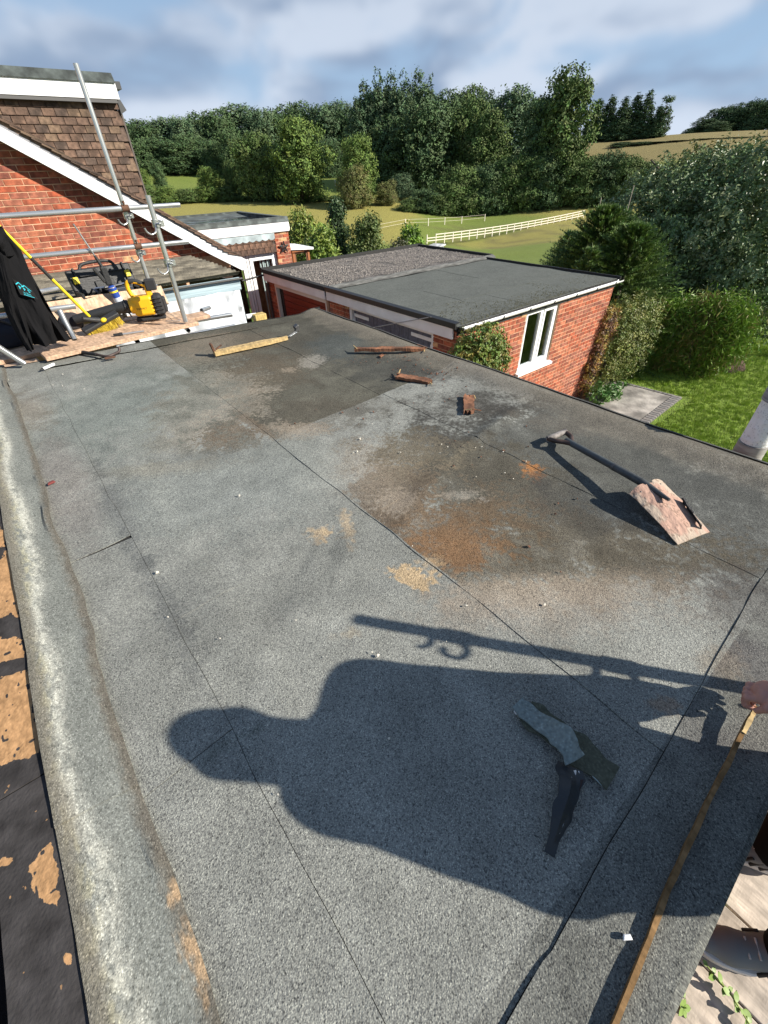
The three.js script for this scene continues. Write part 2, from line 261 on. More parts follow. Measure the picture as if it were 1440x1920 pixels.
// ---------------------------------------------------------------- the flat felt roof in the foreground
const RY = 2.95;                                     // s = x, t = -z
const foldA = [2.59, 1.59], foldB = [1.71, 1.44];
function segD(s, t, a, b) { const dx = b[0] - a[0], dy = b[1] - a[1], k = clamp(((s - a[0]) * dx + (t - a[1]) * dy) / (dx * dx + dy * dy)); return [Math.hypot(s - a[0] - dx * k, t - a[1] - dy * k), k]; }
function rH(s, t) {
  let y = RY + (fbm(s * 1.1 + 4, t * 1.1, 3) - 0.5) * 0.03 + (fbm(s * 5, t * 5, 2) - 0.5) * 0.006;
  const [d, k] = segD(s, t, foldA, foldB); y += 0.022 * Math.exp(-d * d / 0.0016) * Math.sin(Math.PI * lerp(0.15, 0.95, 1 - k));
  const [d2] = segD(s, t, [1.0, 1.15], [1.75, 1.5]); y += 0.010 * Math.exp(-d2 * d2 / 0.004);
  const [d3] = segD(s, t, [0.35, 1.05], [0.75, 0.85]); y += 0.008 * Math.exp(-d3 * d3 / 0.002);
  y += 0.012 * Math.exp(-((s - 0.14) ** 2) / 0.004) * sm(0.5, 0.8, t) * (1 - sm(2.9, 3.4, t)) * noise(t * 2.2, 3);
  y += 0.035 * sm(2.58, 2.78, s) - 0.02 * sm(2.79, 2.85, s); return y;
}
const stains = [];
// half axes a (across the view) and b (into depth) in metres; axial stains follow the laps instead
function blob(px, py, a, b, rot, c, k, soft = 0.45, rag = 0.5, axial = false) { const p = atY(px, py, RY), g = (axial ? rot : rot - 38) * R; stains.push({ s: p.x, t: -p.z, a, b, cr: Math.cos(g), sr: Math.sin(g), c, k, soft, rag, m: Math.max(a, b) * 1.9 }); return stains[stains.length - 1]; }
const keep = (...l) => l.forEach(q => { q.seam = true; }); // silt held back by the lap
const BROWN = [0.125, 0.098, 0.070], DARK = [0.055, 0.052, 0.046], TAN = [0.40, 0.30, 0.18], DUST = [0.255, 0.215, 0.165], ORANGE = [0.25, 0.135, 0.065], GREY = [0.088, 0.090, 0.082], PALE = [0.28, 0.265, 0.225];
// far patch of felt, brown with silt
blob(640, 640, 1.0, 0.9, 0, DARK, 0.4, 0.5); blob(470, 700, 0.55, 0.5, 0, [0.11, 0.088, 0.062], 0.6); blob(600, 770, 0.55, 0.3, 0, [0.085, 0.075, 0.058], 0.6); blob(760, 690, 0.6, 0.4, 0, [0.062, 0.065, 0.06], 0.5); blob(640, 650, 0.3, 0.4, 0, [0.075, 0.09, 0.09], 0.5);
blob(540, 808, 0.24, 0.10, 0, DUST, 0.75, 0.6, 0.8); blob(470, 735, 0.20, 0.07, 0, DUST, 0.55, 0.6, 0.9); blob(410, 705, 0.14, 0.12, 0, DUST, 0.6, 0.6, 0.9); blob(583, 680, 0.11, 0.16, 0, PALE, 0.65, 0.45, 0.7); blob(540, 694, 0.08, 0.06, 0, DUST, 0.6, 0.5, 0.9);
blob(375, 655, 0.3, 0.5, 0, DUST, 0.45); blob(470, 640, 0.3, 0.3, 0, [0.16, 0.135, 0.10], 0.4, 0.6, 0.8); blob(790, 650, 0.18, 0.35, -50, [0.22, 0.20, 0.16], 0.5, 0.5, 0.6);
// silt left of the long seam
blob(395, 765, 0.40, 0.62, 0, DUST, 0.75, 0.35, 0.5); blob(425, 818, 0.22, 0.20, 0, BROWN, 0.95, 0.16, 0.7); blob(358, 722, 0.05, 0.28, 10, BROWN, 0.85, 0.3, 0.7, true); blob(292, 780, 0.08, 0.06, 0, BROWN, 0.5, 0.3, 0.7); blob(330, 765, 0.09, 0.10, 0, BROWN, 0.7, 0.3, 0.8); blob(470, 795, 0.05, 0.30, 4, BROWN, 0.8, 0.3, 0.6, true); blob(345, 780, 0.06, 0.05, 0, BROWN, 0.6, 0.3, 0.8);
// cleaner, greener felt
blob(250, 760, 0.8, 0.8, 0, [0.150, 0.178, 0.160], 0.55, 0.6); blob(450, 900, 0.6, 0.4, 0, [0.185, 0.205, 0.185], 0.4, 0.7); blob(330, 950, 0.5, 0.3, 0, [0.16, 0.175, 0.16], 0.4, 0.7);
// right hand basin
keep(blob(1060, 870, 1.04, 0.86, 0, [0.078, 0.079, 0.070], 0.92, 0.2, 0.35), blob(1330, 960, 0.55, 0.45, 0, GREY, 0.8, 0.4), blob(880, 900, 0.52, 0.5, 0, [0.086, 0.077, 0.057], 0.75, 0.4), blob(1000, 1030, 0.8, 0.24, 0, [0.10, 0.086, 0.062], 0.8, 0.3), blob(745, 925, 0.26, 0.36, 0, BROWN, 0.85, 0.25, 0.6), blob(800, 985, 0.26, 0.2, 0, BROWN, 0.7, 0.4, 0.6));
keep(blob(858, 1022, 0.19, 0.13, 0, [0.205, 0.115, 0.058], 0.85, 0.6, 0.9), blob(885, 975, 0.26, 0.20, 0, [0.15, 0.105, 0.065], 0.6, 0.6, 0.9));
blob(745, 940, 0.09, 0.10, 0, DUST, 0.8, 0.5, 0.8); blob(865, 932, 0.11, 0.05, 0, PALE, 0.55, 0.5, 0.9); blob(690, 875, 0.2, 0.3, 0, DUST, 0.5, 0.6); blob(980, 1118, 0.30, 0.09, 0, DUST, 0.8, 0.6, 0.5); blob(1140, 1105, 0.30, 0.09, 0, DUST, 0.6, 0.6, 0.6); blob(1050, 1150, 0.5, 0.10, 0, [0.25, 0.22, 0.18], 0.5, 0.7, 0.6);
blob(880, 765, 0.42, 0.30, 0, DARK, 0.75, 0.55, 0.6); blob(800, 832, 0.36, 0.12, 25, DARK, 0.7, 0.6, 0.6); blob(950, 775, 0.3, 0.10, 25, DARK, 0.5, 0.6, 0.6); blob(770, 850, 0.25, 0.22, 0, [0.18, 0.155, 0.11], 0.6, 0.6, 0.8); blob(995, 880, 0.05, 0.07, 0, [0.34, 0.15, 0.05], 0.9, 0.6, 1.0); blob(1010, 900, 0.04, 0.10, 0, DARK, 0.6, 0.6, 1.0);
blob(1080, 800, 0.4, 0.14, -18, [0.15, 0.135, 0.11], 0.5, 0.6, 0.7); blob(1130, 950, 0.3, 0.2, 0, [0.06, 0.062, 0.058], 0.5, 0.6, 0.6); blob(820, 700, 0.35, 0.2, 0, DARK, 0.45, 0.6, 0.7);
// sawdust-coloured stains and others
blob(604, 1000, 0.055, 0.055, 0, TAN, 0.8, 0.5, 1.0); blob(650, 985, 0.025, 0.10, 10, TAN, 0.55, 0.6, 1.0); blob(768, 1080, 0.10, 0.045, -15, TAN, 0.95, 0.35, 1.0); blob(805, 1058, 0.05, 0.03, 0, TAN, 0.5, 0.5, 1.0); blob(650, 1190, 0.06, 0.03, 0, [0.3, 0.25, 0.17], 0.4, 0.7, 1);
blob(632, 1040, 0.03, 0.15, -8, [0.12, 0.125, 0.115], 0.6, 0.6, 0.7); blob(575, 1060, 0.02, 0.2, -12, [0.13, 0.135, 0.125], 0.4, 0.6, 0.7); blob(380, 860, 0.3, 0.06, 0, [0.12, 0.125, 0.115], 0.4, 0.7, 0.9); blob(300, 880, 0.3, 0.07, 5, [0.25, 0.22, 0.16], 0.3, 0.7, 0.9);
blob(120, 900, 0.13, 0.6, 0, [0.21, 0.185, 0.165], 0.5, 0.6, 0.5, true); blob(60, 770, 0.12, 0.4, 0, [0.19, 0.165, 0.13], 0.6, 0.6, 0.5, true); blob(262, 1050, 0.045, 0.8, 0, [0.115, 0.12, 0.115], 0.6, 0.7, 0.8, true); blob(225, 955, 0.04, 0.5, 0, [0.115, 0.12, 0.115], 0.5, 0.7, 0.8, true); blob(420, 930, 0.5, 0.3, 0, [0.25, 0.26, 0.24], 0.35, 0.7, 0.8);
blob(1390, 1130, 0.16, 0.14, 0, [0.085, 0.08, 0.075], 0.6, 0.5); blob(1340, 1240, 0.10, 0.06, 0, [0.22, 0.18, 0.135], 0.4, 0.7, 0.9); blob(1250, 1325, 0.05, 0.03, 0, [0.28, 0.19, 0.12], 0.55, 0.6, 1); blob(460, 1380, 0.02, 0.12, -60, [0.12, 0.13, 0.11], 0.5, 0.6, 0.8);
function roofColor(s, t, o, grain) {
  const n1 = fbm(s * 2.3, t * 2.3, 4), n2 = fbm(s * 11 + 3, t * 11, 3), n3 = fbm(s * 0.9 + 40, t * 3.5 + 8, 3), n4 = noise(s * 70, t * 70), n5 = fbm(s * 5 + 77, t * 5, 2);
  let k = lerp(0.80, 1.2, n1) * lerp(0.80, 1.18, n2) * lerp(0.9, 1.1, n3);
  let r = 0.198 * k, g = 0.202 * k, b = 0.181 * k;
  if (s > 0.94 && t > 2.33 + 0.08 * (s - 0.94)) { const w = lerp(0.30, 0.50, n1); r *= w * 1.02; g *= w * 0.97; b *= w * 0.86; }
  if (t < -0.085) { const w = lerp(0.62, 0.8, n2); r *= w; g *= w; b *= w; const w3 = sm(0.5, 0.7, n1) * 0.5; r = lerp(r, 0.07, w3); g = lerp(g, 0.062, w3); b = lerp(b, 0.065, w3); }
  for (const q of stains) {
    if (q.seam && s < 0.945 + (n2 - 0.5) * 0.012) continue; const dx = s - q.s, dy = t - q.t; if (dx > q.m || dx < -q.m || dy > q.m || dy < -q.m) continue;
    const u = (dx * q.cr + dy * q.sr) / q.a, v = (-dx * q.sr + dy * q.cr) / q.b; let d = Math.sqrt(u * u + v * v) + (n2 - 0.5) * q.rag * 1.9 + (n1 - 0.5) * q.rag * 1.5 + (n4 - 0.5) * q.rag * 1.2;
    const w = (1 - sm(1 - q.soft, 1 + q.soft, d)) * q.k * clamp(0.74 + n5 * 0.5); if (w <= 0) continue; const kk = lerp(0.75, 1.25, n2);
    r = lerp(r, q.c[0] * kk, w); g = lerp(g, q.c[1] * kk, w); b = lerp(b, q.c[2] * kk, w);
  }
  const e = sm(2.5, 2.72, s + (n2 - 0.5) * 0.16) * 0.75; r = lerp(r, 0.185, e); g = lerp(g, 0.165, e); b = lerp(b, 0.13, e);
  const e2 = sm(2.76, 2.82, s + (n2 - 0.5) * 0.05) * 0.8; r = lerp(r, 0.07, e2); g = lerp(g, 0.068, e2); b = lerp(b, 0.062, e2);
  o[0] = r * grain; o[1] = g * grain; o[2] = b * grain * lerp(1.06, 0.98, clamp(grain - 0.5));
}
function granule(i, j) { // bright and dark mineral chips of one to three texels
  const a = h2(i, j), b = h2((i >> 1) + 911, (j >> 1) + 37), c = h2(((i + 1) / 3 | 0) + 5111, ((j + (i & 1)) / 3 | 0) + 733);
  let v = 0.34 + 0.78 * a + 0.42 * b + 0.12 * c; if (a > 0.93) v += 0.8; if (b < 0.15) v -= 0.2; return Math.max(0.12, v) * 0.96;
}
const roofTexNear = (() => { const o = [0, 0, 0]; return tex(2048, 1024, (i, j, c) => { roofColor(i / 2048 * 3.6 - 0.6, j / 1024 * 1.8 - 0.4, o, granule(i, j)); c[0] = s2(o[0]); c[1] = s2(o[1]); c[2] = s2(o[2]); }, true, false); })();
const roofTexFar = (() => { const o = [0, 0, 0]; return tex(1280, 1664, (i, j, c) => { roofColor(i / 1280 * 3.6 - 0.6, j / 1664 * 4.0 + 1.25, o, lerp(1, granule(i, j), 0.8)); c[0] = s2(o[0]); c[1] = s2(o[1]); c[2] = s2(o[2]); }, true, false); })();
const gran = tex(512, 512, (i, j, c) => { c[0] = c[1] = c[2] = clamp(granule(i, j) * 0.55 - 0.1); }, false);
const granB = gran.clone(); granB.repeat.set(3.6 / 0.8, 1.8 / 0.8); granB.needsUpdate = true; const granC = gran.clone(); granC.repeat.set(3.6 / 0.9, 4.0 / 0.9); granC.needsUpdate = true;
const MF = (color, roughness, o) => new THREE.MeshPhysicalMaterial({ color, roughness, specularIntensity: 0.12, ...o }); // mineral felt is matt
const roofNearM = MF(0xffffff, 0.9, { map: roofTexNear, bumpMap: granB, bumpScale: 0.0022 }), roofFarM = MF(0xffffff, 0.92, { map: roofTexFar, bumpMap: granC, bumpScale: 0.002 });
const feltDark = M(lin(0.06, 0.062, 0.06), 0.9, { bumpMap: bumpTex(32, 3), bumpScale: 0.004 }), bitumen = M(lin(0.018, 0.018, 0.018), 0.8);
const roof = thing('flat_felt_roof', 'low flat roof covered in worn grey mineral felt with stains and lap seams', 'roof');
// corners as (s,t): near-left, near-right, far-right, far-left
function feltSheet(q, dy, near, seed) {
  const [a, b, c, d] = q, ns = Math.max(4, Math.round(Math.hypot(b[0] - a[0], b[1] - a[1]) / 0.035)), nt = Math.max(4, Math.round(Math.hypot(d[0] - a[0], d[1] - a[1]) / 0.04));
  const f = (u, v) => { let s = lerp(lerp(a[0], b[0], u), lerp(d[0], c[0], u), v), t = lerp(lerp(a[1], b[1], u), lerp(d[1], c[1], u), v);
    const ed = Math.min(u, 1 - u, v, 1 - v); s += (noise(t * 5 + Math.round(s * 4) * 3, 7) - 0.5) * 0.012 * sm(0.02, 0, Math.min(u, 1 - u)); t += (v === 0 || v === 1) ? (noise(s * 5, Math.round(t * 4) * 3) - 0.5) * 0.010 : 0;
    return V(s, rH(s, t) + dy + (ed < 0.02 ? Math.max(0, noise(s * 9 + seed, t * 9) - 0.6) * 0.006 : 0), -t); };
  const g = sheet(f, ns, nt, 0.0045), p = g.attributes.position, uv = g.attributes.uv;
  for (let i = 0; i < p.count; i++) { const s = p.getX(i), t = -p.getZ(i); if (near) uv.setXY(i, (s + 0.6) / 3.6, (t + 0.4) / 1.8); else uv.setXY(i, (s + 0.6) / 3.6, (t - 1.25) / 4.0); }
  return mesh('felt_sheet', g, near ? roofNearM : roofFarM, roof);
}
const gp = 0.0008, TS = 1.32, tn = s => -0.13 + 0.05 * (s - 0.19), farT = s => 5.12 - 0.10 * (s + 0.25);
const sL = -0.30, s1 = -0.02, s2_ = 0.94, s3_ = 1.905, s4_ = 2.84;
{ // left narrow strip in pieces, then the three roll widths
  const ls = [[-0.318, 0.76], [0.76, TS], [TS, 1.95], [1.95, 3.13], [3.13, 4.37], [4.37, 4.92]];
  ls.forEach(([t0, t1], i) => feltSheet([[sL, t0 + (i === 0 ? 0 : gp)], [s1 - gp, t0 + (i === 0 ? 0 : gp) + (i === 1 || i === 3 ? 0.02 : 0)], [s1 - gp, t1 - gp + (i === 0 ? 0.02 : 0)], [sL, t1 - gp]], 0.0015 + (i % 2) * 0.002, t1 <= TS + 0.01, i));
  const strip = (sa, sb, dy, ta, cut, tb, seed) => { feltSheet([[sa + gp, ta(sa) + gp], [sb - gp, ta(sb) + gp], [sb - gp, TS], [sa + gp, TS]], dy, true, seed); };
  strip(s1, s2_, 0.0, tn, 0, 0, 11); strip(s2_, s3_, 0.003, tn, 0, 0, 12); strip(s3_, s4_, 0.005, tn, 0, 0, 13);
  feltSheet([[s1 + gp, TS], [s2_ - gp, TS], [s2_ - gp, farT(s2_) - 0.24], [s1 + gp, farT(s1) - 0.24]], 0.0, false, 14);
  feltSheet([[s2_ + gp, TS], [s3_ - gp, TS], [s3_ - gp, 2.40], [s2_ + gp, 2.325]], 0.003, false, 15); feltSheet([[s3_ + gp, TS], [s4_, TS], [s4_, 2.44], [s3_ + gp, 2.40]], 0.005, false, 16);
  feltSheet([[s2_ + gp, 2.325 + gp], [1.88, 2.40 + gp], [1.88, farT(1.88) - 0.24], [s2_ + gp, farT(s2_) - 0.24]], 0.0005, false, 17); feltSheet([[1.88 + gp * 2, 2.40 + gp], [s4_, 2.44 + gp], [s4_, farT(s4_) - 0.24], [1.88 + gp * 2, farT(1.88) - 0.24]], 0.0025, false, 18);
  feltSheet([[sL, farT(sL) - 0.2], [s4_, farT(s4_) - 0.235], [s4_ + 0.03, farT(s4_)], [sL, farT(sL)]], 0.005, false, 19);
  feltSheet([[sL, -0.322], [s3_ + 0.2, -0.322], [s3_ + 0.2, tn(s3_ + 0.2) - gp], [sL + 0.1, tn(sL + 0.1) - gp]], 0.007, true, 20);
  feltSheet([[s3_ + 0.205, -0.322], [s4_, -0.322], [s4_, tn(s4_) - gp], [s3_ + 0.205, tn(s3_ + 0.2) - gp]], 0.007, true, 21);
  // dark bitumen bed seen down the open laps
  mesh('bitumen_bed', sheet((u, v) => { const s = lerp(sL, 2.80, u), t = lerp(-0.30, 4.72, v); return V(s, rH(s, t) - 0.006, -t); }, 60, 100, 0.02), bitumen, roof);
  // rounded felt edge on the far and right sides, and the timber deck and walls under the roof
  const edge = (f, n) => sheet((u, v) => f(u, v), n, 6, 0.006, V(-1, 0, 0));
  mesh('edge_drip', edge((u, v) => { const t = lerp(-0.322, farT(2.84), u), a = v * 1.35, s = 2.835 + 0.035 * Math.sin(a) + (noise(t * 4, 1) - 0.5) * 0.012; return V(s, rH(2.83, t) + 0.012 - 0.036 * (1 - Math.cos(a)) - 0.11 * Math.max(0, v - 0.5), -t); }, 90), feltDark, roof);
  mesh('edge_drip', sheet((u, v) => { const s = lerp(-0.30, 2.88, u); return V(s, rH(Math.min(s, 2.8), farT(s)) + 0.010 - 0.12 * v * v, -farT(s) - 0.03 * Math.sin(v * 1.5)); }, 50, 5, 0.006, V(0, 0, 1)), feltDark, roof);
  { const g = sheet((u, v) => { const s = lerp(-0.30, 2.87, u); return V(s, rH(Math.min(s, 2.8), -0.31) + 0.0045 - 0.016 * (1 - Math.cos(v * 1.57)) - 0.10 * Math.max(0, v - 0.7), 0.306 + 0.030 * Math.sin(v * 1.57)); }, 90, 8, 0.005, V(0, 0, -1)), p = g.attributes.position, uv = g.attributes.uv; for (let i = 0; i < p.count; i++) uv.setXY(i, (p.getX(i) + 0.6) / 3.6, (0.4 - p.getZ(i) - (p.getY(i) - 2.95)) / 1.8); mesh('edge_drip', g, roofNearM, roof); }
  mesh('roof_deck', box(-0.30, 2.80, 2.74, 2.905, -4.80, 0.30), M(lin(0.16, 0.12, 0.08), 0.9), roof);
  mesh('wall', box(-0.2, 2.70, -0.02, 2.74, -4.70, 0.20), M(lin(0.30, 0.12, 0.07), 0.9, { bumpMap: bumpTex(24, 3), bumpScale: 0.01 }), roof);
}
// felt upstand against the stripped roof on the left
const upM = (() => {
  const W = 384, Hh = 2048, T0 = -0.4, TL = 5.7, pr = (px, py) => -atY(px, py, RY).z; const rust = [[360, 1800, 0.09, 0.10], [325, 1690, 0.05, 0.03]].map(q => [pr(q[0], q[1]), ...q.slice(2)]);
  const t = tex(W, Hh, (i, j, c) => {
    const u = i / W, tt = T0 + TL * j / Hh, n = fbm(u * 3, tt * 5, 4), n2 = fbm(u * 16, tt * 36, 3), n3 = fbm(u * 0.5, tt * 1.7 + 8, 3), gr = lerp(0.35, 1.5, granule((i / 5) | 0, j) * 0.62);
    let r = 0.15 * lerp(0.8, 1.2, n), g = 0.158 * lerp(0.8, 1.2, n), b = 0.145 * lerp(0.8, 1.2, n);
    const mid = 0.66 + (n3 - 0.5) * 0.36 + (noise(tt * 6, 2) - 0.5) * 0.16, w = Math.exp(-((u - mid) ** 2) / 0.016) * sm(0.20, 0.72, n2 * 0.6 + n * 0.4 + 0.04) * 0.95; r = lerp(r, 0.40, w); g = lerp(g, 0.40, w); b = lerp(b, 0.35, w);  // pale streak wandering along the strip
    const y = Math.exp(-((u - mid - 0.16) ** 2) / 0.010) * sm(0.35, 0.7, n2) * 0.45; r = lerp(r, 0.36, y); g = lerp(g, 0.335, y); b = lerp(b, 0.21, y);
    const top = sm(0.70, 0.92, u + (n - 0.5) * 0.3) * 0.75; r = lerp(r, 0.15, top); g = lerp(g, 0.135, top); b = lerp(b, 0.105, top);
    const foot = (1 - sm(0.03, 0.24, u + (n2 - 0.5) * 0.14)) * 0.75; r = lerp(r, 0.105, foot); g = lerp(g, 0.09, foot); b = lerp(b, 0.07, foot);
    for (const q of rust) { const d = Math.hypot((u - 0.04) / 0.16, (tt - q[0]) / q[2]) + (n2 - 0.5) * 1.4 + (n - 0.5) * 0.8, k = (1 - sm(0.3, 1.1, d)) * 0.8; r = lerp(r, 0.34, k); g = lerp(g, 0.235, k); b = lerp(b, 0.14, k); }
    c[0] = s2(r * gr); c[1] = s2(g * gr); c[2] = s2(b * gr);
  }, true, false);
  const bm = gran.clone(); bm.repeat.set(0.32, 7); bm.needsUpdate = true; return MF(0xffffff, 0.9, { map: t, bumpMap: bm, bumpScale: 0.002 });
})();
{
  const up = thing('felt_upstand', 'grey felt upstand dressed over a fillet, streaked white and yellow', 'roofing');
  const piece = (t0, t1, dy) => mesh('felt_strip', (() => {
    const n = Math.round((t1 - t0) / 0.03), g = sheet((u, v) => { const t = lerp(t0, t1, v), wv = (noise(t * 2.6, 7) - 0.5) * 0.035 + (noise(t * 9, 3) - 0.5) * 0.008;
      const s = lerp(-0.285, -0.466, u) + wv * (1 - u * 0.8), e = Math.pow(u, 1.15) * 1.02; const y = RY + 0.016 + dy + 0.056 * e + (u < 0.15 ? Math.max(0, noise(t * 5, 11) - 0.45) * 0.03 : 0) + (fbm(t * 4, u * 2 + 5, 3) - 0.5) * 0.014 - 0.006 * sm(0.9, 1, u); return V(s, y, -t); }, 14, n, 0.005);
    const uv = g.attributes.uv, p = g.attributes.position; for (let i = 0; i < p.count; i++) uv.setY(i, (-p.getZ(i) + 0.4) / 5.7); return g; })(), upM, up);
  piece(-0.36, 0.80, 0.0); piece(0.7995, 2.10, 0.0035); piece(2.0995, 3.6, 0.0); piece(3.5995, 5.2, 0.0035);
  mesh('fillet', merge([box(-0.464, -0.31, 2.78, 2.952, -5.15, 0.34), box(-0.464, -0.40, 2.95, 2.982, -5.15, 0.34)]), bitumen, up);
}
// stripped roof deck on the left: chipboard with torn bitumen
{
  const polys = [[[-20, 1040], [14, 1062], [30, 1066], [32, 1110], [36, 1158], [20, 1150], [-20, 1168]], [[-20, 1196], [38, 1194], [46, 1232], [10, 1240], [-20, 1250]], [[-20, 1272], [52, 1258], [58, 1300], [64, 1352], [74, 1378], [84, 1402], [44, 1422], [0, 1436], [-20, 1440]], [[54, 1626], [76, 1590], [98, 1578], [104, 1630], [110, 1694], [90, 1700], [66, 1688]], [[116, 1800], [124, 1784], [130, 1790], [126, 1812], [118, 1812]], [[-4, 1620], [14, 1604], [20, 1612], [0, 1634]], [[-20, 960], [6, 1000], [10, 1024], [-20, 1030]]].map(pl => pl.map(q => { const p = atY(q[0], q[1], 3.012); return [p.x, -p.z]; }));
  const inP = (x, y, p) => { let c = false; for (let i = 0, j = p.length - 1; i < p.length; j = i++) if ((p[i][1] > y) !== (p[j][1] > y) && x < (p[j][0] - p[i][0]) * (y - p[i][1]) / (p[j][1] - p[i][1]) + p[i][0]) c = !c; return c; };
  const W = 320, Hh = 2048, map = tex(W, Hh, (i, j, c) => {
    const s = -0.74 + 0.30 * i / W, t = -0.4 + 2.8 * j / Hh, n = fbm(s * 30, t * 30, 4), n2 = fbm(s * 110, t * 60, 3), n3 = fbm(s * 5, t * 5, 3), ju = (fbm(s * 60, t * 60 + 9, 3) - 0.5) * 0.020, jv = (fbm(s * 60 + 31, t * 60, 3) - 0.5) * 0.030; let k = 0;
    for (const p of polys) if (inP(s + ju, t + jv, p)) k = 1; if (k && noise(s * 90, t * 60) > 0.86) k = 0; if (!k && t < 1.6 && t > 0.3 && fbm(s * 50, t * 50, 3) > 0.86) k = 0.8;
    if (t > 1.75) k = Math.max(k, n3 + (n - 0.5) * 0.5 > 0.55 ? 1 : 0);
    const o = lerp(0.55, 1.3, n2) * lerp(0.8, 1.15, n); let r = lerp(0.020, 0.062, n) * lerp(0.7, 1.4, n3), g = r * 0.93, b = r * 0.92; r = lerp(r, 0.42 * o, k); g = lerp(g, 0.245 * o, k); b = lerp(b, 0.12 * o, k); c[0] = s2(r); c[1] = s2(g); c[2] = s2(b);
  }, true, true);
  const db = bumpTex(24, 4, 256); db.repeat.set(2, 18);
  const dm = MF(0xffffff, 0.85, { map, bumpMap: db, bumpScale: 0.0014 });
  const dk = thing('stripped_roof_deck', 'chipboard roof deck stripped of felt, orange under torn black bitumen', 'roof deck');
  const bd = (s0, sB, t0, t1, name = 'chipboard_sheet') => mesh(name, (() => { const g = sheet((u, v) => { const s = lerp(s0, sB, u), t = lerp(t0, t1, v); return V(s, 3.010 + (fbm(s * 9, t * 9, 2) - 0.5) * 0.006, -t); }, 20, 40, 0.018); const uv = g.attributes.uv, p = g.attributes.position; for (let i = 0; i < p.count; i++) uv.setXY(i, (p.getX(i) + 0.74) / 0.30, (-p.getZ(i) + 0.4) / 2.8); return g; })(), dm, dk);
  bd(-0.592, -0.467, -0.38, 0.97); bd(-1.69, -0.467, 0.975, 2.2); bd(-1.69, -0.467, 2.205, 3.5); bd(-1.69, -0.467, 3.505, 5.15); bd(-1.69, -0.66, -0.38, 0.97);
  const jm = M(lin(0.28, 0.17, 0.08), 0.9); for (const t of [-0.2, 0.4, 1.0, 1.6, 2.2, 2.8, 3.4, 4.0, 4.6]) mesh('joist', box(-1.7, -0.475, 2.82, 2.985, -t - 0.025, -t + 0.025), jm, dk);
  mesh('wall', box(-1.75, -0.50, -0.02, 2.80, -5.1, 0.34), M(lin(0.06, 0.05, 0.05), 0.95), dk);
}
// ---------------------------------------------------------------- shared building materials
const fineB = bumpTex(32, 4), woodGrain = tex(256, 512, (i, j, c) => { const v = tileNoise(i, j * 0.12 | 0, 256, 32, 3) * 0.6 + tileNoise(i, j, 256, 8, 3) * 0.4; c[0] = c[1] = c[2] = lerp(0.62, 1.0, clamp(v * 1.5 - 0.25)); });
const mottle = grainTex(0.72, 1, 6, 5), mottle2 = grainTex(0.55, 1, 4, 6);
const brickMs = [[0.40, 0.105, 0.052], [0.48, 0.14, 0.07], [0.33, 0.088, 0.048], [0.43, 0.10, 0.045], [0.40, 0.14, 0.085], [0.27, 0.085, 0.055], [0.36, 0.12, 0.075], [0.50, 0.17, 0.09]].map(c => M(lin(...c), 0.9, { map: mottle, bumpMap: fineB, bumpScale: 0.004 }));
const brickPale = M(lin(0.62, 0.36, 0.18), 0.9, { map: mottle }), mortarM = M(lin(0.66, 0.40, 0.25), 0.95, { map: mottle, bumpMap: fineB, bumpScale: 0.004 }), mortarDark = M(lin(0.42, 0.26, 0.17), 0.95, { map: mottle });
const white = M(lin(0.80, 0.81, 0.82), 0.45, { map: grainTex(0.93, 1, 4, 5) }), whiteP = M(lin(0.78, 0.79, 0.80), 0.35), black = M(lin(0.012, 0.012, 0.013), 0.5), rubber = M(lin(0.02, 0.02, 0.021), 0.75);
const galv = M(lin(0.60, 0.62, 0.62), 0.42, { metalness: 0.75, map: mottle, roughnessMap: mottle2 }), rusty = M(lin(0.20, 0.10, 0.06), 0.85, { metalness: 0.3, map: mottle2 }), steelD = M(lin(0.10, 0.10, 0.10), 0.5, { metalness: 0.6 });
const glass = new THREE.MeshPhysicalMaterial({ color: lin(0.85, 0.9, 0.9), roughness: 0.03, transmission: 1, thickness: 0, ior: 1.5 });
const brickGeoCache = {};
function brickGeo(l, h, d, q = 0) { const k = [l, h, d, q].map(v => v.toFixed(3)).join(); return brickGeoCache[k] ??= uvm(rbox(l, h, d, 0.004, 1), 3, q * 0.31, q * 0.47); }
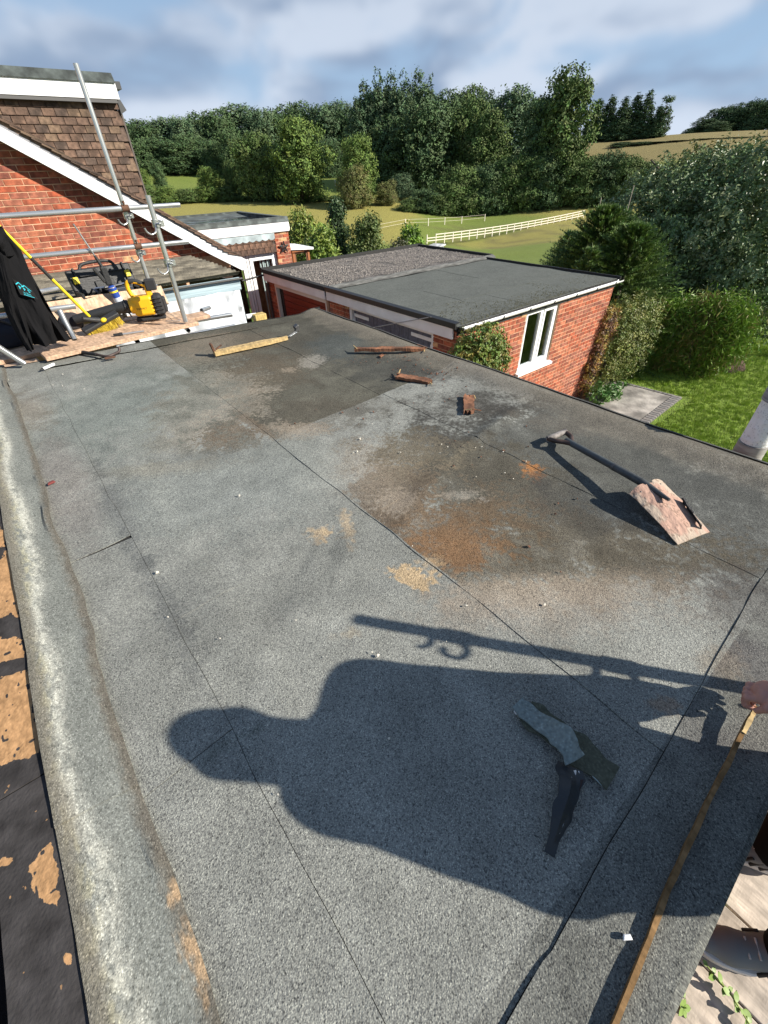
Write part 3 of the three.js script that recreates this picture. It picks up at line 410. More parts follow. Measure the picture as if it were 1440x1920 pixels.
// lay stretcher bond on a wall; put(u,v) -> position; inside(u0,u1,v0,v1) says if the brick is wanted
function layBricks(parent, o) {
  const r = rng(o.seed), all = []; let row = 0;
  for (let v = o.v0; v < o.v1 - 0.02; v += o.ph, row++) for (let u = o.u0 - (row % 2 ? o.pl / 2 : 0); u < o.u1 - 0.02; u += o.pl) {
    const a = Math.max(u, o.u0), b = Math.min(u + o.pl, o.u1) - 0.010; if (b - a < 0.03) continue; if (o.hole && o.hole(a, b, v, v + o.ph)) continue; let A = a, B = b; if (o.gap && v + o.ph > o.gap[2] && v < o.gap[3]) { if (A >= o.gap[0] && B <= o.gap[1]) continue; if (A < o.gap[0] && B > o.gap[0]) B = o.gap[0]; else if (A < o.gap[1] && B > o.gap[1]) A = o.gap[1]; if (B - A < 0.03) continue; }
    const p = o.put((A + B) / 2, v + o.ph / 2); all.push({ l: Math.round((B - A) * 100) / 100, g: Math.floor(r() * 4), p, d: CAM.distanceTo(p), m: Math.floor(r() * brickMs.length), j: (r() - 0.5) * 0.004, pale: r() < (o.pale ?? 0.02), u: (a + b) / 2, v });
  }
  all.sort((a, b) => a.d - b.d); const rest = {};
  all.forEach((b, i) => {
    const g = brickGeo(b.l, o.ph - 0.011, 0.05, b.g), mat = b.pale ? brickPale : brickMs[b.m];
    if (i < o.most) { const m = mesh(o.name ?? 'brick', g, mat, parent); m.position.copy(b.p); if (o.side) { m.rotation.y = Math.PI / 2; m.position.x += b.j; } else m.position.z += b.j; if (b.pale) m.userData.label = 'pale buff brick'; }
    else { const q = g.clone(); if (o.side) q.rotateY(Math.PI / 2); q.translate(b.p.x + (o.side ? b.j : 0), b.p.y, b.p.z + (o.side ? 0 : b.j)); (rest[b.m] ??= []).push(q); }
  });
  for (const k in rest) { const m = mesh('brick_courses', rest[k], brickMs[k], parent); m.userData.kind = 'stuff'; }
}
function plank(w, h, d, seed) { return uvm(rbox(w, h, d, Math.min(w, h, d) * 0.12, 1), 2.2, seed * 0.37, seed * 0.71); }

// ---------------------------------------------------------------- the two garages
const GF = 4.95, GZ = -4.45;
const feltNew = (() => { const t = tex(512, 512, (i, j, c) => { const n = tileNoise(i, j, 512, 4, 5), k = lerp(0.86, 1.12, n) * lerp(0.75, 1.2, tileNoise(i, j, 512, 48, 3)) * lerp(0.6, 1.35, granule(i, j) * 0.6); c[0] = s2(0.108 * k); c[1] = s2(0.115 * k); c[2] = s2(0.106 * k); }); return MF(0xffffff, 0.9, { map: t, bumpMap: gran, bumpScale: 0.003 }); })();
{
  const g = thing('brick_garage', 'red brick garage with a grey felt flat roof, white window and navy plank doors', 'garage');
  const x1 = 9.52, zL = -7.92, zR = GZ, top = 2.36;
  // shell
  for (const q of [box(GF + 0.006, 6.68, 0, top, zR - 0.2, zR - 0.006), box(7.65, x1 - 0.03, 0, top, zR - 0.2, zR - 0.006), box(6.68, 7.65, 0, 1.22, zR - 0.2, zR - 0.006), box(6.68, 7.65, 2.33, top, zR - 0.2, zR - 0.006), box(x1 - 0.2, x1 - 0.03, 0, top, zL, zR - 0.2), box(GF + 0.006, GF + 0.2, 0, top, -4.92, zR - 0.2), box(GF + 0.006, GF + 0.2, 0, top, -7.9, -7.25)]) mesh('wall', uvm(q, 1), mortarM, g);
  mesh('floor', box(GF + 0.2, x1 - 0.2, 0, 0.03, zL, zR - 0.2), M(lin(0.18, 0.18, 0.17), 0.9), g);
  layBricks(g, { seed: 3, u0: GF + 0.004, u1: x1, v0: 0.02, v1: top, pl: 0.225, ph: 0.0745, most: 236, put: (u, v) => V(u, v, zR - 0.025), gap: [6.676, 7.654, 1.225, 9], pale: 0.06 });
  layBricks(g, { seed: 4, u0: 4.46, u1: 4.93, v0: 0.02, v1: top, pl: 0.235, ph: 0.0745, most: 34, side: true, put: (u, v) => V(GF + 0.025, v, -u - 0.012) });
  layBricks(g, { seed: 5, u0: 7.24, u1: 7.9, v0: 0.02, v1: top, pl: 0.225, ph: 0.0745, most: 28, side: true, put: (u, v) => V(GF + 0.025, v, -u) });
  // roof: felt sheets with laps, kerb, verge drip and white fascia
  mesh('roof_deck', box(GF - 0.03, x1, 2.365, 2.425, zL + 0.02, zR + 0.03), bitumen, g);
  const cut = [[-4.42, -5.42], [-5.42, -6.40], [-6.40, -7.72]];
  cut.forEach(([a, b], i) => { const xs = [GF - 0.02, 6.7 + i * 0.5 - (i === 1 ? 1.1 : 0), 9.54]; for (let k = 0; k < 2; k++) mesh('felt_sheet', (() => { const q = sheet((u, v) => { const x = lerp(xs[k] + (k ? 0.004 : 0), xs[k + 1], u), z = lerp(a - 0.004, b, v); return V(x, 2.44 + (fbm(x * 1.3, z * 1.3, 3) - 0.5) * 0.022 + k * 0.003 + (i % 2) * 0.003, z); }, 40, 12, 0.006), p = q.attributes.position, uv = q.attributes.uv; for (let n = 0; n < p.count; n++) uv.setXY(n, p.getX(n) / 1.1 + i * 0.3, p.getZ(n) / 1.1); return q; })(), feltNew, g); });
  { const r = rng(31), n = 2600, im = new THREE.InstancedMesh(new THREE.IcosahedronGeometry(1, 0), M(lin(0.075, 0.075, 0.05), 1), n), m4 = new THREE.Matrix4(), q = new THREE.Quaternion(); for (let i = 0; i < n; i++) { const x = lerp(GF + 0.1, 9.5, r()), z = -4.44 - Math.pow(r(), 2.2) * 0.75 * (0.4 + noise(x * 3, 2)), s = lerp(0.004, 0.012, r() * r()); q.setFromEuler(new THREE.Euler(r() * 6, r() * 6, 0)); m4.compose(V(x, 2.445, z), q, V(s * 1.4, s * 0.5, s)); im.setMatrixAt(i, m4); } im.name = 'moss'; im.userData.kind = 'stuff'; im.castShadow = im.receiveShadow = true; g.add(im); }
  const fl = M(lin(0.165, 0.165, 0.155), 0.95, { map: mottle2, bumpMap: gran, bumpScale: 0.003 });
  for (let k = 0; k < 5; k++) mesh('flashing', sheet((u, v) => { const x = lerp(GF + k * 0.98, GF + k * 0.98 + 0.975, u); return V(x, 2.452 + 0.05 * Math.sin(v * 2.6) + (noise(x * 3, 1) - 0.5) * 0.006, -7.74 - 0.2 * v); }, 10, 6, 0.006), fl, g);
  mesh('verge_drip', uvm(extr([[0, 0], [0.035, 0.012], [0.035, 0.09], [-0.05, 0.1], [-0.05, 0.085], [0.01, 0.075]], 3.5).rotateY(Math.PI).translate(GF - 0.035, 2.395, -4.42), 2), black, g); mesh('kerb', box(9.53, 9.56, 2.43, 2.485, -7.8, -4.38), black, g);
  mesh('fascia', extr([[0, 0], [0.03, 0], [0.03, 0.18], [0, 0.18]], 3.42, 0.002).translate(GF - 0.05, 2.248, -7.905), white, g);
  // navy doors in a white frame
  const navy = [0, 1, 2].map(i => M(lin(0.12 + i * 0.012, 0.135 + i * 0.012, 0.20 + i * 0.015), 0.5, { map: woodGrain }));
  mesh('door_frame', [box(GF + 0.02, GF + 0.09, 0, 2.265, -4.99, -4.925), box(GF + 0.02, GF + 0.09, 0, 2.265, -7.235, -7.17), box(GF + 0.018, GF + 0.092, 2.19, 2.268, -7.168, -4.992)], white, g);
  const door = mesh('garage_door', box(GF + 0.10, GF + 0.12, 0.02, 2.18, -7.165, -4.995), M(lin(0.03, 0.035, 0.055), 0.7), g);
  for (let k = 0; k < 18; k++) { const z = -5.0 - (k + 0.5) * 0.12; mesh('plank', plank(0.02, 2.14, 0.114, k), navy[k % 3], door).position.set(GF + 0.085, 1.095, z); }
  for (const [z, w] of [[-5.27, 0.5], [-6.92, 0.46]]) mesh('hinge', rbox(0.012, 0.06, w, 0.004, 1), white, door).position.set(GF + 0.066, 2.09, z);
  for (const [z, y] of [[-5.02, 1.97], [-7.14, 1.99]]) mesh('hinge_pin', rbox(0.03, 0.11, 0.03, 0.004, 1), whiteP, door).position.set(GF + 0.06, y, z);
  // window in two lights
  const wn = mesh('window', merge([box(6.68, 6.735, 1.28, 2.34, zR - 0.10, zR - 0.035), box(7.585, 7.65, 1.28, 2.34, zR - 0.10, zR - 0.035), box(6.735, 7.585, 2.275, 2.34, zR - 0.10, zR - 0.037), box(6.735, 7.585, 1.28, 1.335, zR - 0.10, zR - 0.037), box(7.165, 7.235, 1.335, 2.275, zR - 0.10, zR - 0.039)].map(q => uvm(q, 1))), whiteP, g);
  mesh('sash', merge([[6.738, 7.162], [7.238, 7.582]].flatMap(([a, b], i) => { const s = 0.028 + i * 0.02, z0 = zR - 0.085, z1 = zR - 0.028; return [box(a, a + s, 1.338, 2.272, z0, z1), box(b - s, b, 1.338, 2.272, z0, z1), box(a + s, b - s, 2.272 - s, 2.272, z0, z1 - 0.002), box(a + s, b - s, 1.338, 1.338 + s, z0, z1 - 0.002)]; })), whiteP, wn);
  for (const [a, b] of [[6.76, 7.14], [7.28, 7.54]]) mesh('pane', box(a, b, 1.36, 2.25, zR - 0.065, zR - 0.061), glass, wn);
  mesh('sill', extr([[0, 0], [0.17, -0.02], [0.17, -0.055], [0, -0.055]], 1.06, 0.004).rotateY(-Math.PI / 2).translate(7.69, 1.285, zR - 0.10), whiteP, wn);
  // things just inside the glass
  const ins = M(lin(0.35, 0.35, 0.34), 0.6);
  mesh('inside_shelf', merge([box(6.74, 7.2, 1.90, 1.93, zR - 0.55, zR - 0.45), box(6.82, 6.84, 1.93, 2.3, zR - 0.5, zR - 0.48), box(7.02, 7.04, 1.93, 2.3, zR - 0.5, zR - 0.48), box(6.86, 7.0, 1.95, 2.0, zR - 0.5, zR - 0.4)]), ins, g);
  mesh('inside_bench', box(6.0, 8.2, 1.14, 1.18, zR - 0.75, zR - 0.21), M(lin(0.25, 0.2, 0.15), 0.8), g);
  // gutter with brackets
  const gz = zR + 0.075, gut = mesh('gutter', (() => { const a = []; for (let k = 0; k <= 10; k++) { const t = Math.PI * k / 10; a.push([Math.cos(t) * 0.055, -Math.sin(t) * 0.05]); } for (let k = 10; k >= 0; k--) { const t = Math.PI * k / 10; a.push([Math.cos(t) * 0.051, -Math.sin(t) * 0.046]); } return extr(a, 4.60).rotateY(-Math.PI / 2).translate(x1 + 0.06, 2.425, gz); })(), whiteP, g);
  for (let k = 0; k < 7; k++) { const x = 5.2 + k * 0.68; mesh('bracket', curve([V(x, 2.43, gz - 0.06), V(x, 2.385, gz - 0.04), V(x, 2.366, gz), V(x, 2.385, gz + 0.045), V(x, 2.43, gz + 0.06)], 0.009, 10, 5), black, gut); }
  mesh('end_cap', extr(Array.from({ length: 13 }, (_, k) => { const t = Math.PI * k / 12; return [Math.cos(t) * 0.062, -Math.sin(t) * 0.057]; }), 0.03).rotateY(-Math.PI / 2).translate(GF + 0.02, 2.43, gz), black, gut);
  mesh('dark_strip', box(GF + 0.01, x1, 2.30, 2.42, zR - 0.001, zR + 0.018), M(lin(0.03, 0.03, 0.03), 0.7), g);  // near-black strip along the wall top behind the gutter
}
{
  const g = thing('gravel_roof_garage', 'older brick garage with a gravel flat roof and a red up and over door', 'garage');
  const x1 = 9.9, zL = -10.62, zR = -7.94;
  for (const q of [box(GF + 0.006, GF + 0.2, 0, 2.3, -8.02, zR), box(GF + 0.006, GF + 0.2, 0, 2.3, zL, -10.25), box(x1 - 0.2, x1, 0, 2.3, zL, zR), box(GF + 0.2, x1 - 0.2, 0, 2.3, zL, zL + 0.15)]) mesh('wall', uvm(q, 1), mortarDark, g);
  layBricks(g, { seed: 8, u0: 10.24, u1: 10.62, v0: 0.02, v1: 2.28, pl: 0.225, ph: 0.0745, most: 40, side: true, put: (u, v) => V(GF + 0.025, v, -u) });
  mesh('roof_deck', box(GF - 0.03, x1 + 0.05, 2.30, 2.425, zL - 0.05, zR), bitumen, g);
  mesh('roof_felt', uvm(sheet((u, v) => { const x = lerp(GF - 0.02, x1, u), z = lerp(zR, zL, v); return V(x, 2.432 + (fbm(x * 1.3, z * 1.3, 3) - 0.5) * 0.02, z); }, 40, 24, 0.005), 1), M(lin(0.17, 0.155, 0.145), 0.95, { map: mottle2, bumpMap: gran, bumpScale: 0.004 }), g);
  mesh('verge_kerb', uvm(merge([extr([[0, 0], [0.035, 0.012], [0.035, 0.09], [-0.05, 0.1], [-0.05, 0.085], [0.01, 0.075]], 2.68).rotateY(Math.PI).translate(GF - 0.035, 2.392, zR - 0.005), box(GF - 0.06, x1 + 0.06, 2.40, 2.50, zL - 0.08, zL - 0.02), box(x1 + 0.0, x1 + 0.06, 2.41, 2.492, zL - 0.02, zR)]), 2), M(lin(0.022, 0.022, 0.021), 0.85, { bumpMap: fineB, bumpScale: 0.006 }), g);
  mesh('fascia', extr([[0, 0], [0.03, 0], [0.03, 0.17], [0, 0.17]], 2.66, 0.002).translate(GF - 0.05, 2.245, zL - 0.01), white, g);
  mesh('door_frame', [box(GF + 0.01, GF + 0.09, 0, 2.23, -10.245, -10.18), box(GF + 0.01, GF + 0.09, 0, 2.23, -8.07, -8.01), box(GF + 0.008, GF + 0.092, 2.15, 2.235, -10.178, -8.072)], M(lin(0.66, 0.64, 0.60), 0.6), g);
  const red = M(lin(0.20, 0.022, 0.012), 0.42, { map: grainTex(0.85, 1, 8, 4) }), door = mesh('garage_door', box(GF + 0.12, GF + 0.14, 0.02, 2.14, -10.05, -8.075), M(lin(0.10, 0.012, 0.008), 0.6), g);
  for (let k = 0; k < 16; k++) mesh('panel_rib', rbox(0.022, 0.124, 1.96, 0.008, 1), red, door).position.set(GF + 0.115, 0.10 + k * 0.132, -9.063);
  mesh('handle', rbox(0.03, 0.03, 0.12, 0.008, 1), M(lin(0.5, 0.5, 0.5), 0.4, { metalness: 0.7 }), door).position.set(GF + 0.10, 1.3, -9.0);
  mesh('door_jamb', box(GF + 0.10, GF + 0.18, 0, 2.14, -10.175, -10.055), black, g);
  const gm = [[0.24, 0.215, 0.195], [0.16, 0.15, 0.14], [0.32, 0.29, 0.26]].map(c => M(lin(...c), 0.95)), r = rng(55), st = [0, 1, 2].map(k => { const s = new THREE.IcosahedronGeometry(1, 0), p = s.attributes.position; for (let i = 0; i < p.count; i++) { const f = 0.75 + 0.5 * h2(Math.round(p.getX(i) * 40) + k * 9, Math.round(p.getY(i) * 40 + p.getZ(i) * 77)); p.setXYZ(i, p.getX(i) * f, p.getY(i) * f * 0.7, p.getZ(i) * f); } s.computeVertexNormals(); return s; });
  st.forEach((s, k) => { const n = 5200, im = new THREE.InstancedMesh(s, gm[k], n), m4 = new THREE.Matrix4(), q = new THREE.Quaternion(); im.name = 'gravel'; im.userData.kind = 'stuff'; im.castShadow = im.receiveShadow = true;
    for (let i = 0; i < n; i++) { let x = lerp(GF + 0.05, x1 - 0.05, r()), z = lerp(zR - 0.02, zL + 0.06, r()); const thin = noise(x * 1.6, z * 1.6); const sz = lerp(0.006, 0.015, r() * r()) * (thin < 0.32 ? 0.6 : 1.15); q.setFromEuler(new THREE.Euler(r() * 6, r() * 6, r() * 6)); m4.compose(V(x, 2.436 + sz * 0.4 + (fbm(x * 1.3, z * 1.3, 3) - 0.5) * 0.02, z), q, V(sz, sz, sz)); im.setMatrixAt(i, m4); } g.add(im); });
  mesh('downpipe', tubeAB(V(GF - 0.04, 0, -10.52), V(GF - 0.04, 2.2, -10.52), 0.034, 0.034, 12), M(lin(0.07, 0.06, 0.055), 0.6), g);
  mesh('spout', tubeAB(V(GF - 0.6, 2.31, -10.60), V(GF - 0.02, 2.36, -10.60), 0.02, 0.02, 8), black, g);
}
{ const a = atX(694, 615, 4.86), b = atX(804, 595, 4.84); const c = thing('thin_rod', 'thin grey rod leaning against the navy garage doors', 'rod'); mesh('shaft', tubeAB(a.clone().addScaledVector(a.clone().sub(b), 0.5), b, 0.007, 0.007, 8), M(lin(0.35, 0.35, 0.34), 0.5), c); mesh('tip', tubeAB(b, b.clone().add(b.clone().sub(a).normalize().multiplyScalar(0.05)), 0.009, 0.006, 8), steelD, c); }
{ // dark brick pillar head between the garages, and the passage paving
  struct('passage_paving', uvm(box(2.72, GF + 0.02, -0.02, 0.02, -11.2, 1.5), 1), M(lin(0.23, 0.22, 0.20), 0.95, { map: mottle2 }), 'grey concrete passage between the roof and the garages', 'paving');
}

// ---------------------------------------------------------------- the house: gable, verge, dormer
{
  const h = thing('brick_house', 'orange brick chalet house with white bargeboards and a tile hung dormer', 'house');
  const T = 9.5, z = -T;
  const up = [atZ(0, 262, z), atZ(452, 513, z)]; const barge = s => lerp(up[0].y, up[1].y, (s - up[0].x) / (up[1].x - up[0].x)); // underside of the bargeboard
  mesh('wall', uvm(extr([[-2.5, 0], [3.72, 0], [3.72, barge(3.72) + 0.12], [-0.9, barge(-0.9) + 0.12], [-2.5, barge(-0.9) + 0.12]], 0.2).translate(0, 0, z - 0.206), 1), mortarM, h);
  layBricks(h, { seed: 21, u0: -0.2, u1: 3.70, v0: 3.02, v1: 5.4, pl: 0.240, ph: 0.0785, most: 298, pale: 0.006, put: (u, v) => V(u, v, z - 0.025), hole: (a, b, v0) => v0 > barge(b) + 0.03 });
  // bargeboard with flared foot
  const slope = Math.atan2(up[1].y - up[0].y, up[1].x - up[0].x), nx = -Math.sin(slope), ny = Math.cos(slope), zb = z + 0.24;
  const A = atZ(-60, 231, zb), B = atZ(395, 477, zb), C = atZ(455, 500, zb); // lower edge
  const w = 0.155, A2 = [A.x + nx * w, A.y + ny * w], B2 = [B.x + nx * w, B.y + ny * w];
  mesh('bargeboard', extr([[A.x, A.y], [B.x, B.y], [C.x - 0.02, C.y - 0.06], [C.x + 0.06, C.y - 0.03], [C.x + 0.10, C.y + 0.11], [B2[0] + 0.25, B2[1] - 0.09], B2, A2], 0.025, 0.002).translate(0, 0, zb - 0.025), white, h);
  mesh('soffit', extr([[A.x, A.y + 0.01], [B.x, B.y + 0.01], [B.x + nx * 0.03, B.y + ny * 0.03], [A.x + nx * 0.03, A.y + ny * 0.03]], 0.25).translate(0, 0, z - 0.02), M(lin(0.35, 0.35, 0.36), 0.7), h);
  mesh('shadow_board', extr([A2, B2, [B2[0] + nx * 0.035, B2[1] + ny * 0.035], [A2[0] + nx * 0.035, A2[1] + ny * 0.035]], 0.04).translate(0, 0, zb - 0.05), M(lin(0.25, 0.25, 0.27), 0.7), h);
  // verge tiles stepping down the slope, and the roof plane behind
  const tileMs = [[0.155, 0.098, 0.070], [0.185, 0.115, 0.080], [0.135, 0.092, 0.070], [0.20, 0.135, 0.09]].map(c => M(lin(...c), 0.92, { map: mottle2, bumpMap: fineB, bumpScale: 0.006 }));
  const L = Math.hypot(B.x - A.x, B.y - A.y) + 0.55, vt = uvm(rbox(0.27, 0.03, 0.46, 0.006, 1), 3), vr = rng(71);
  for (let k = 0; k < Math.floor(L / 0.115); k++) { const d = 0.115 * k + 0.05, f = Math.max(0, d - (L - 0.75)), x = A2[0] + Math.cos(slope) * d + nx * (0.10 - f * 0.06), y = A2[1] + Math.sin(slope) * d + ny * (0.10 - f * 0.06) + f * f * 0.16; const m = mesh('verge_tile', vt, tileMs[Math.floor(vr() * 4)], h); m.position.set(x, y, zb - 0.20 + (vr() - 0.5) * 0.012); m.rotation.z = slope + 0.13 + f * 0.35; }
  mesh('verge_bedding', uvm(extr([[A2[0] + nx * 0.036, A2[1] + ny * 0.036], [B2[0] + nx * 0.036, B2[1] + ny * 0.036], [B2[0] + 0.3, B2[1] - 0.12], [B2[0] + 0.3, B2[1] - 0.07], [B2[0] + nx * 0.095, B2[1] + ny * 0.095], [A2[0] + nx * 0.095, A2[1] + ny * 0.095]], 0.2).translate(0, 0, zb - 0.205), 3), M(lin(0.30, 0.19, 0.13), 0.95, { map: mottle2 }), h);
  mesh('roof_slope', uvm(extr([[A2[0], A2[1]], B2, [B2[0] + 0.45, B2[1] - 0.20], [B2[0] + 0.45, B2[1] - 0.17], [B2[0] + nx * 0.04, B2[1] + ny * 0.04], [A2[0] + nx * 0.04, A2[1] + ny * 0.04]], 6).translate(0, 0, z - 6.2), 2), tileMs[0], h);
  mesh('side_wall', uvm(box(3.5, 3.7, 0, barge(3.7), z - 6, z - 0.24), 1), brickMs[2], h);
  // dormer cheek: tiles hung in courses
  const zd = z - 0.62, dR = atZ(247, 280, zd).x, dTop = atZ(215, 186, zd).y, dBot = 3.7, tgs = [0, 1, 2, 3, 4].map(q => uvm(rbox(0.166, 0.19, 0.015, 0.004, 1), 3, q * 0.29, q * 0.41)), tr = rng(91);
  mesh('dormer_cheek', box(-0.6, dR - 0.02, dBot, dTop + 0.06, zd - 0.2, zd - 0.05), M(lin(0.05, 0.04, 0.035), 0.9), h);
  let row = 0; for (let y = dTop - 0.03; y > dBot; y -= 0.098, row++) for (let x = dR - 0.088 + (row % 2 ? -0.0865 : 0); x > -0.3; x -= 0.173) { if (y < barge(x) - 0.05) continue; const m = mesh('hung_tile', tgs[Math.floor(tr() * 5)], tileMs[Math.floor(tr() * 4)], h); m.position.set(x + (tr() - 0.5) * 0.004, y, zd + (tr() - 0.5) * 0.005); m.rotation.x = -0.17 + (tr() - 0.5) * 0.03; m.rotation.z = (tr() - 0.5) * 0.012; }
  mesh('corner_trim', box(dR - 0.004, dR + 0.02, dBot - 0.4, dTop, zd - 0.1, zd + 0.016), M(lin(0.10, 0.085, 0.075), 0.8), h);
  const f0 = atZ(222, 186, zd + 0.12), f1 = atZ(222, 156, zd + 0.12), f2 = atZ(216, 136, zd + 0.12);
  mesh('dormer_front', uvm(box(dR - 0.25, dR - 0.005, 3.3, dTop + 0.1, zd - 3.5, zd - 0.21), 1), tileMs[1], h);
  mesh('dormer_soffit', box(-1.2, f0.x - 0.02, f0.y - 0.045, f0.y - 0.002, zd - 3.6, zd + 0.11), M(lin(0.10, 0.10, 0.10), 0.8), h);
  mesh('dormer_fascia', uvm(box(-1.2, f0.x - 0.02, f0.y, f1.y, zd + 0.08, zd + 0.12), 1), white, h);
  mesh('dormer_fascia', uvm(box(f0.x - 0.018, f0.x + 0.02, f0.y, f1.y, zd - 3.6, zd + 0.118), 1), white, h);
  mesh('felt_verge', uvm(extr([[0, 0], [0.03, 0], [-0.05, f2.y - f1.y], [-0.12, f2.y - f1.y], [-0.02, -0.0]], 5).rotateY(-Math.PI / 2).translate(f0.x + 0.02, f1.y, zd + 0.115), 2), M(lin(0.10, 0.12, 0.115), 0.9, { map: mottle2, bumpMap: gran, bumpScale: 0.003 }), h);
  mesh('dormer_roof', box(-1.2, f0.x - 0.0, f1.y + 0.01, f2.y - 0.02, zd - 3.6, zd + 0.06), feltDark, h);
  mesh('gutter', [box(f0.x + 0.022, f0.x + 0.12, f1.y - 0.06, f1.y + 0.03, zd - 3.5, zd + 0.04)], M(lin(0.04, 0.042, 0.045), 0.5), h);
  mesh('downpipe_bracket', extr([[0, 0], [0.10, 0.05], [0.05, 0.17], [0, 0.19]], 0.05).translate(f0.x + 0.0, f0.y - 0.17, zd - 0.02), M(lin(0.05, 0.052, 0.055), 0.5), h);
}
// ---------------------------------------------------------------- lean-to with corrugated roof
{
  const l = thing('lean_to', 'low lean-to with a weathered corrugated roof and pale blue fascia against the brick gable', 'lean-to');
  const cm = M(lin(0.20, 0.178, 0.135), 0.95, { map: mottle2, bumpMap: fineB, bumpScale: 0.01 });
  const bays = [[-9.47, -8.72], [-8.75, -8.0], [-8.03, -7.22]];
  bays.forEach(([a, b], i) => mesh('corrugated_sheet', uvm(sheet((u, v) => { const x = lerp(-1.4, 2.95 + 0.0 * i, u), z = lerp(b, a, v); return V(x, 3.055 + (i === 1 ? 0.006 : 0) + 0.028 * Math.sin(z * 2 * Math.PI / 0.177) + 0.03 * (z + 7.22) * -0.2, z); }, 14, 90, 0.006), 1.3, i * 0.3), cm, l));
  mesh('fascia_board', box(-1.4, 2.93, 2.83, 3.0, -7.26, -7.235), M(lin(0.40, 0.52, 0.58), 0.6, { map: mottle }), l);
  mesh('corner_post', box(2.84, 2.90, 0, 2.83, -7.3, -7.24), M(lin(0.6, 0.66, 0.7), 0.6), l);
  mesh('wall', box(2.80, 2.86, 0, 2.95, -9.4, -7.3), M(lin(0.12, 0.10, 0.09), 0.9), l);
  mesh('gutter', tubeAB(V(-1.4, 3.0, -7.19), V(2.96, 2.985, -7.19), 0.016, 0.016, 8), M(lin(0.05, 0.05, 0.05), 0.6), l);
  const sh = thing('plastic_sheet', 'crinkled white plastic sheet hung below the lean-to fascia', 'sheet');
  mesh('sheet', sheet((u, v) => { const x = lerp(0.9, 2.83, u), y = lerp(1.55, 2.84, v); return V(x, y - (1 - v) * 0.03 * Math.sin(x * 9), -7.19 + 0.05 * Math.sin(x * 11 + y * 3 + 2 * noise(x * 3, y * 2)) * (1.2 - v) + 0.16 * (fbm(x * 5, y * 4, 5) - 0.5) + 0.09 * (1 - v)); }, 70, 50, 0.002, V(0, 0, 1)), M(lin(0.60, 0.63, 0.67), 0.5), sh);
}
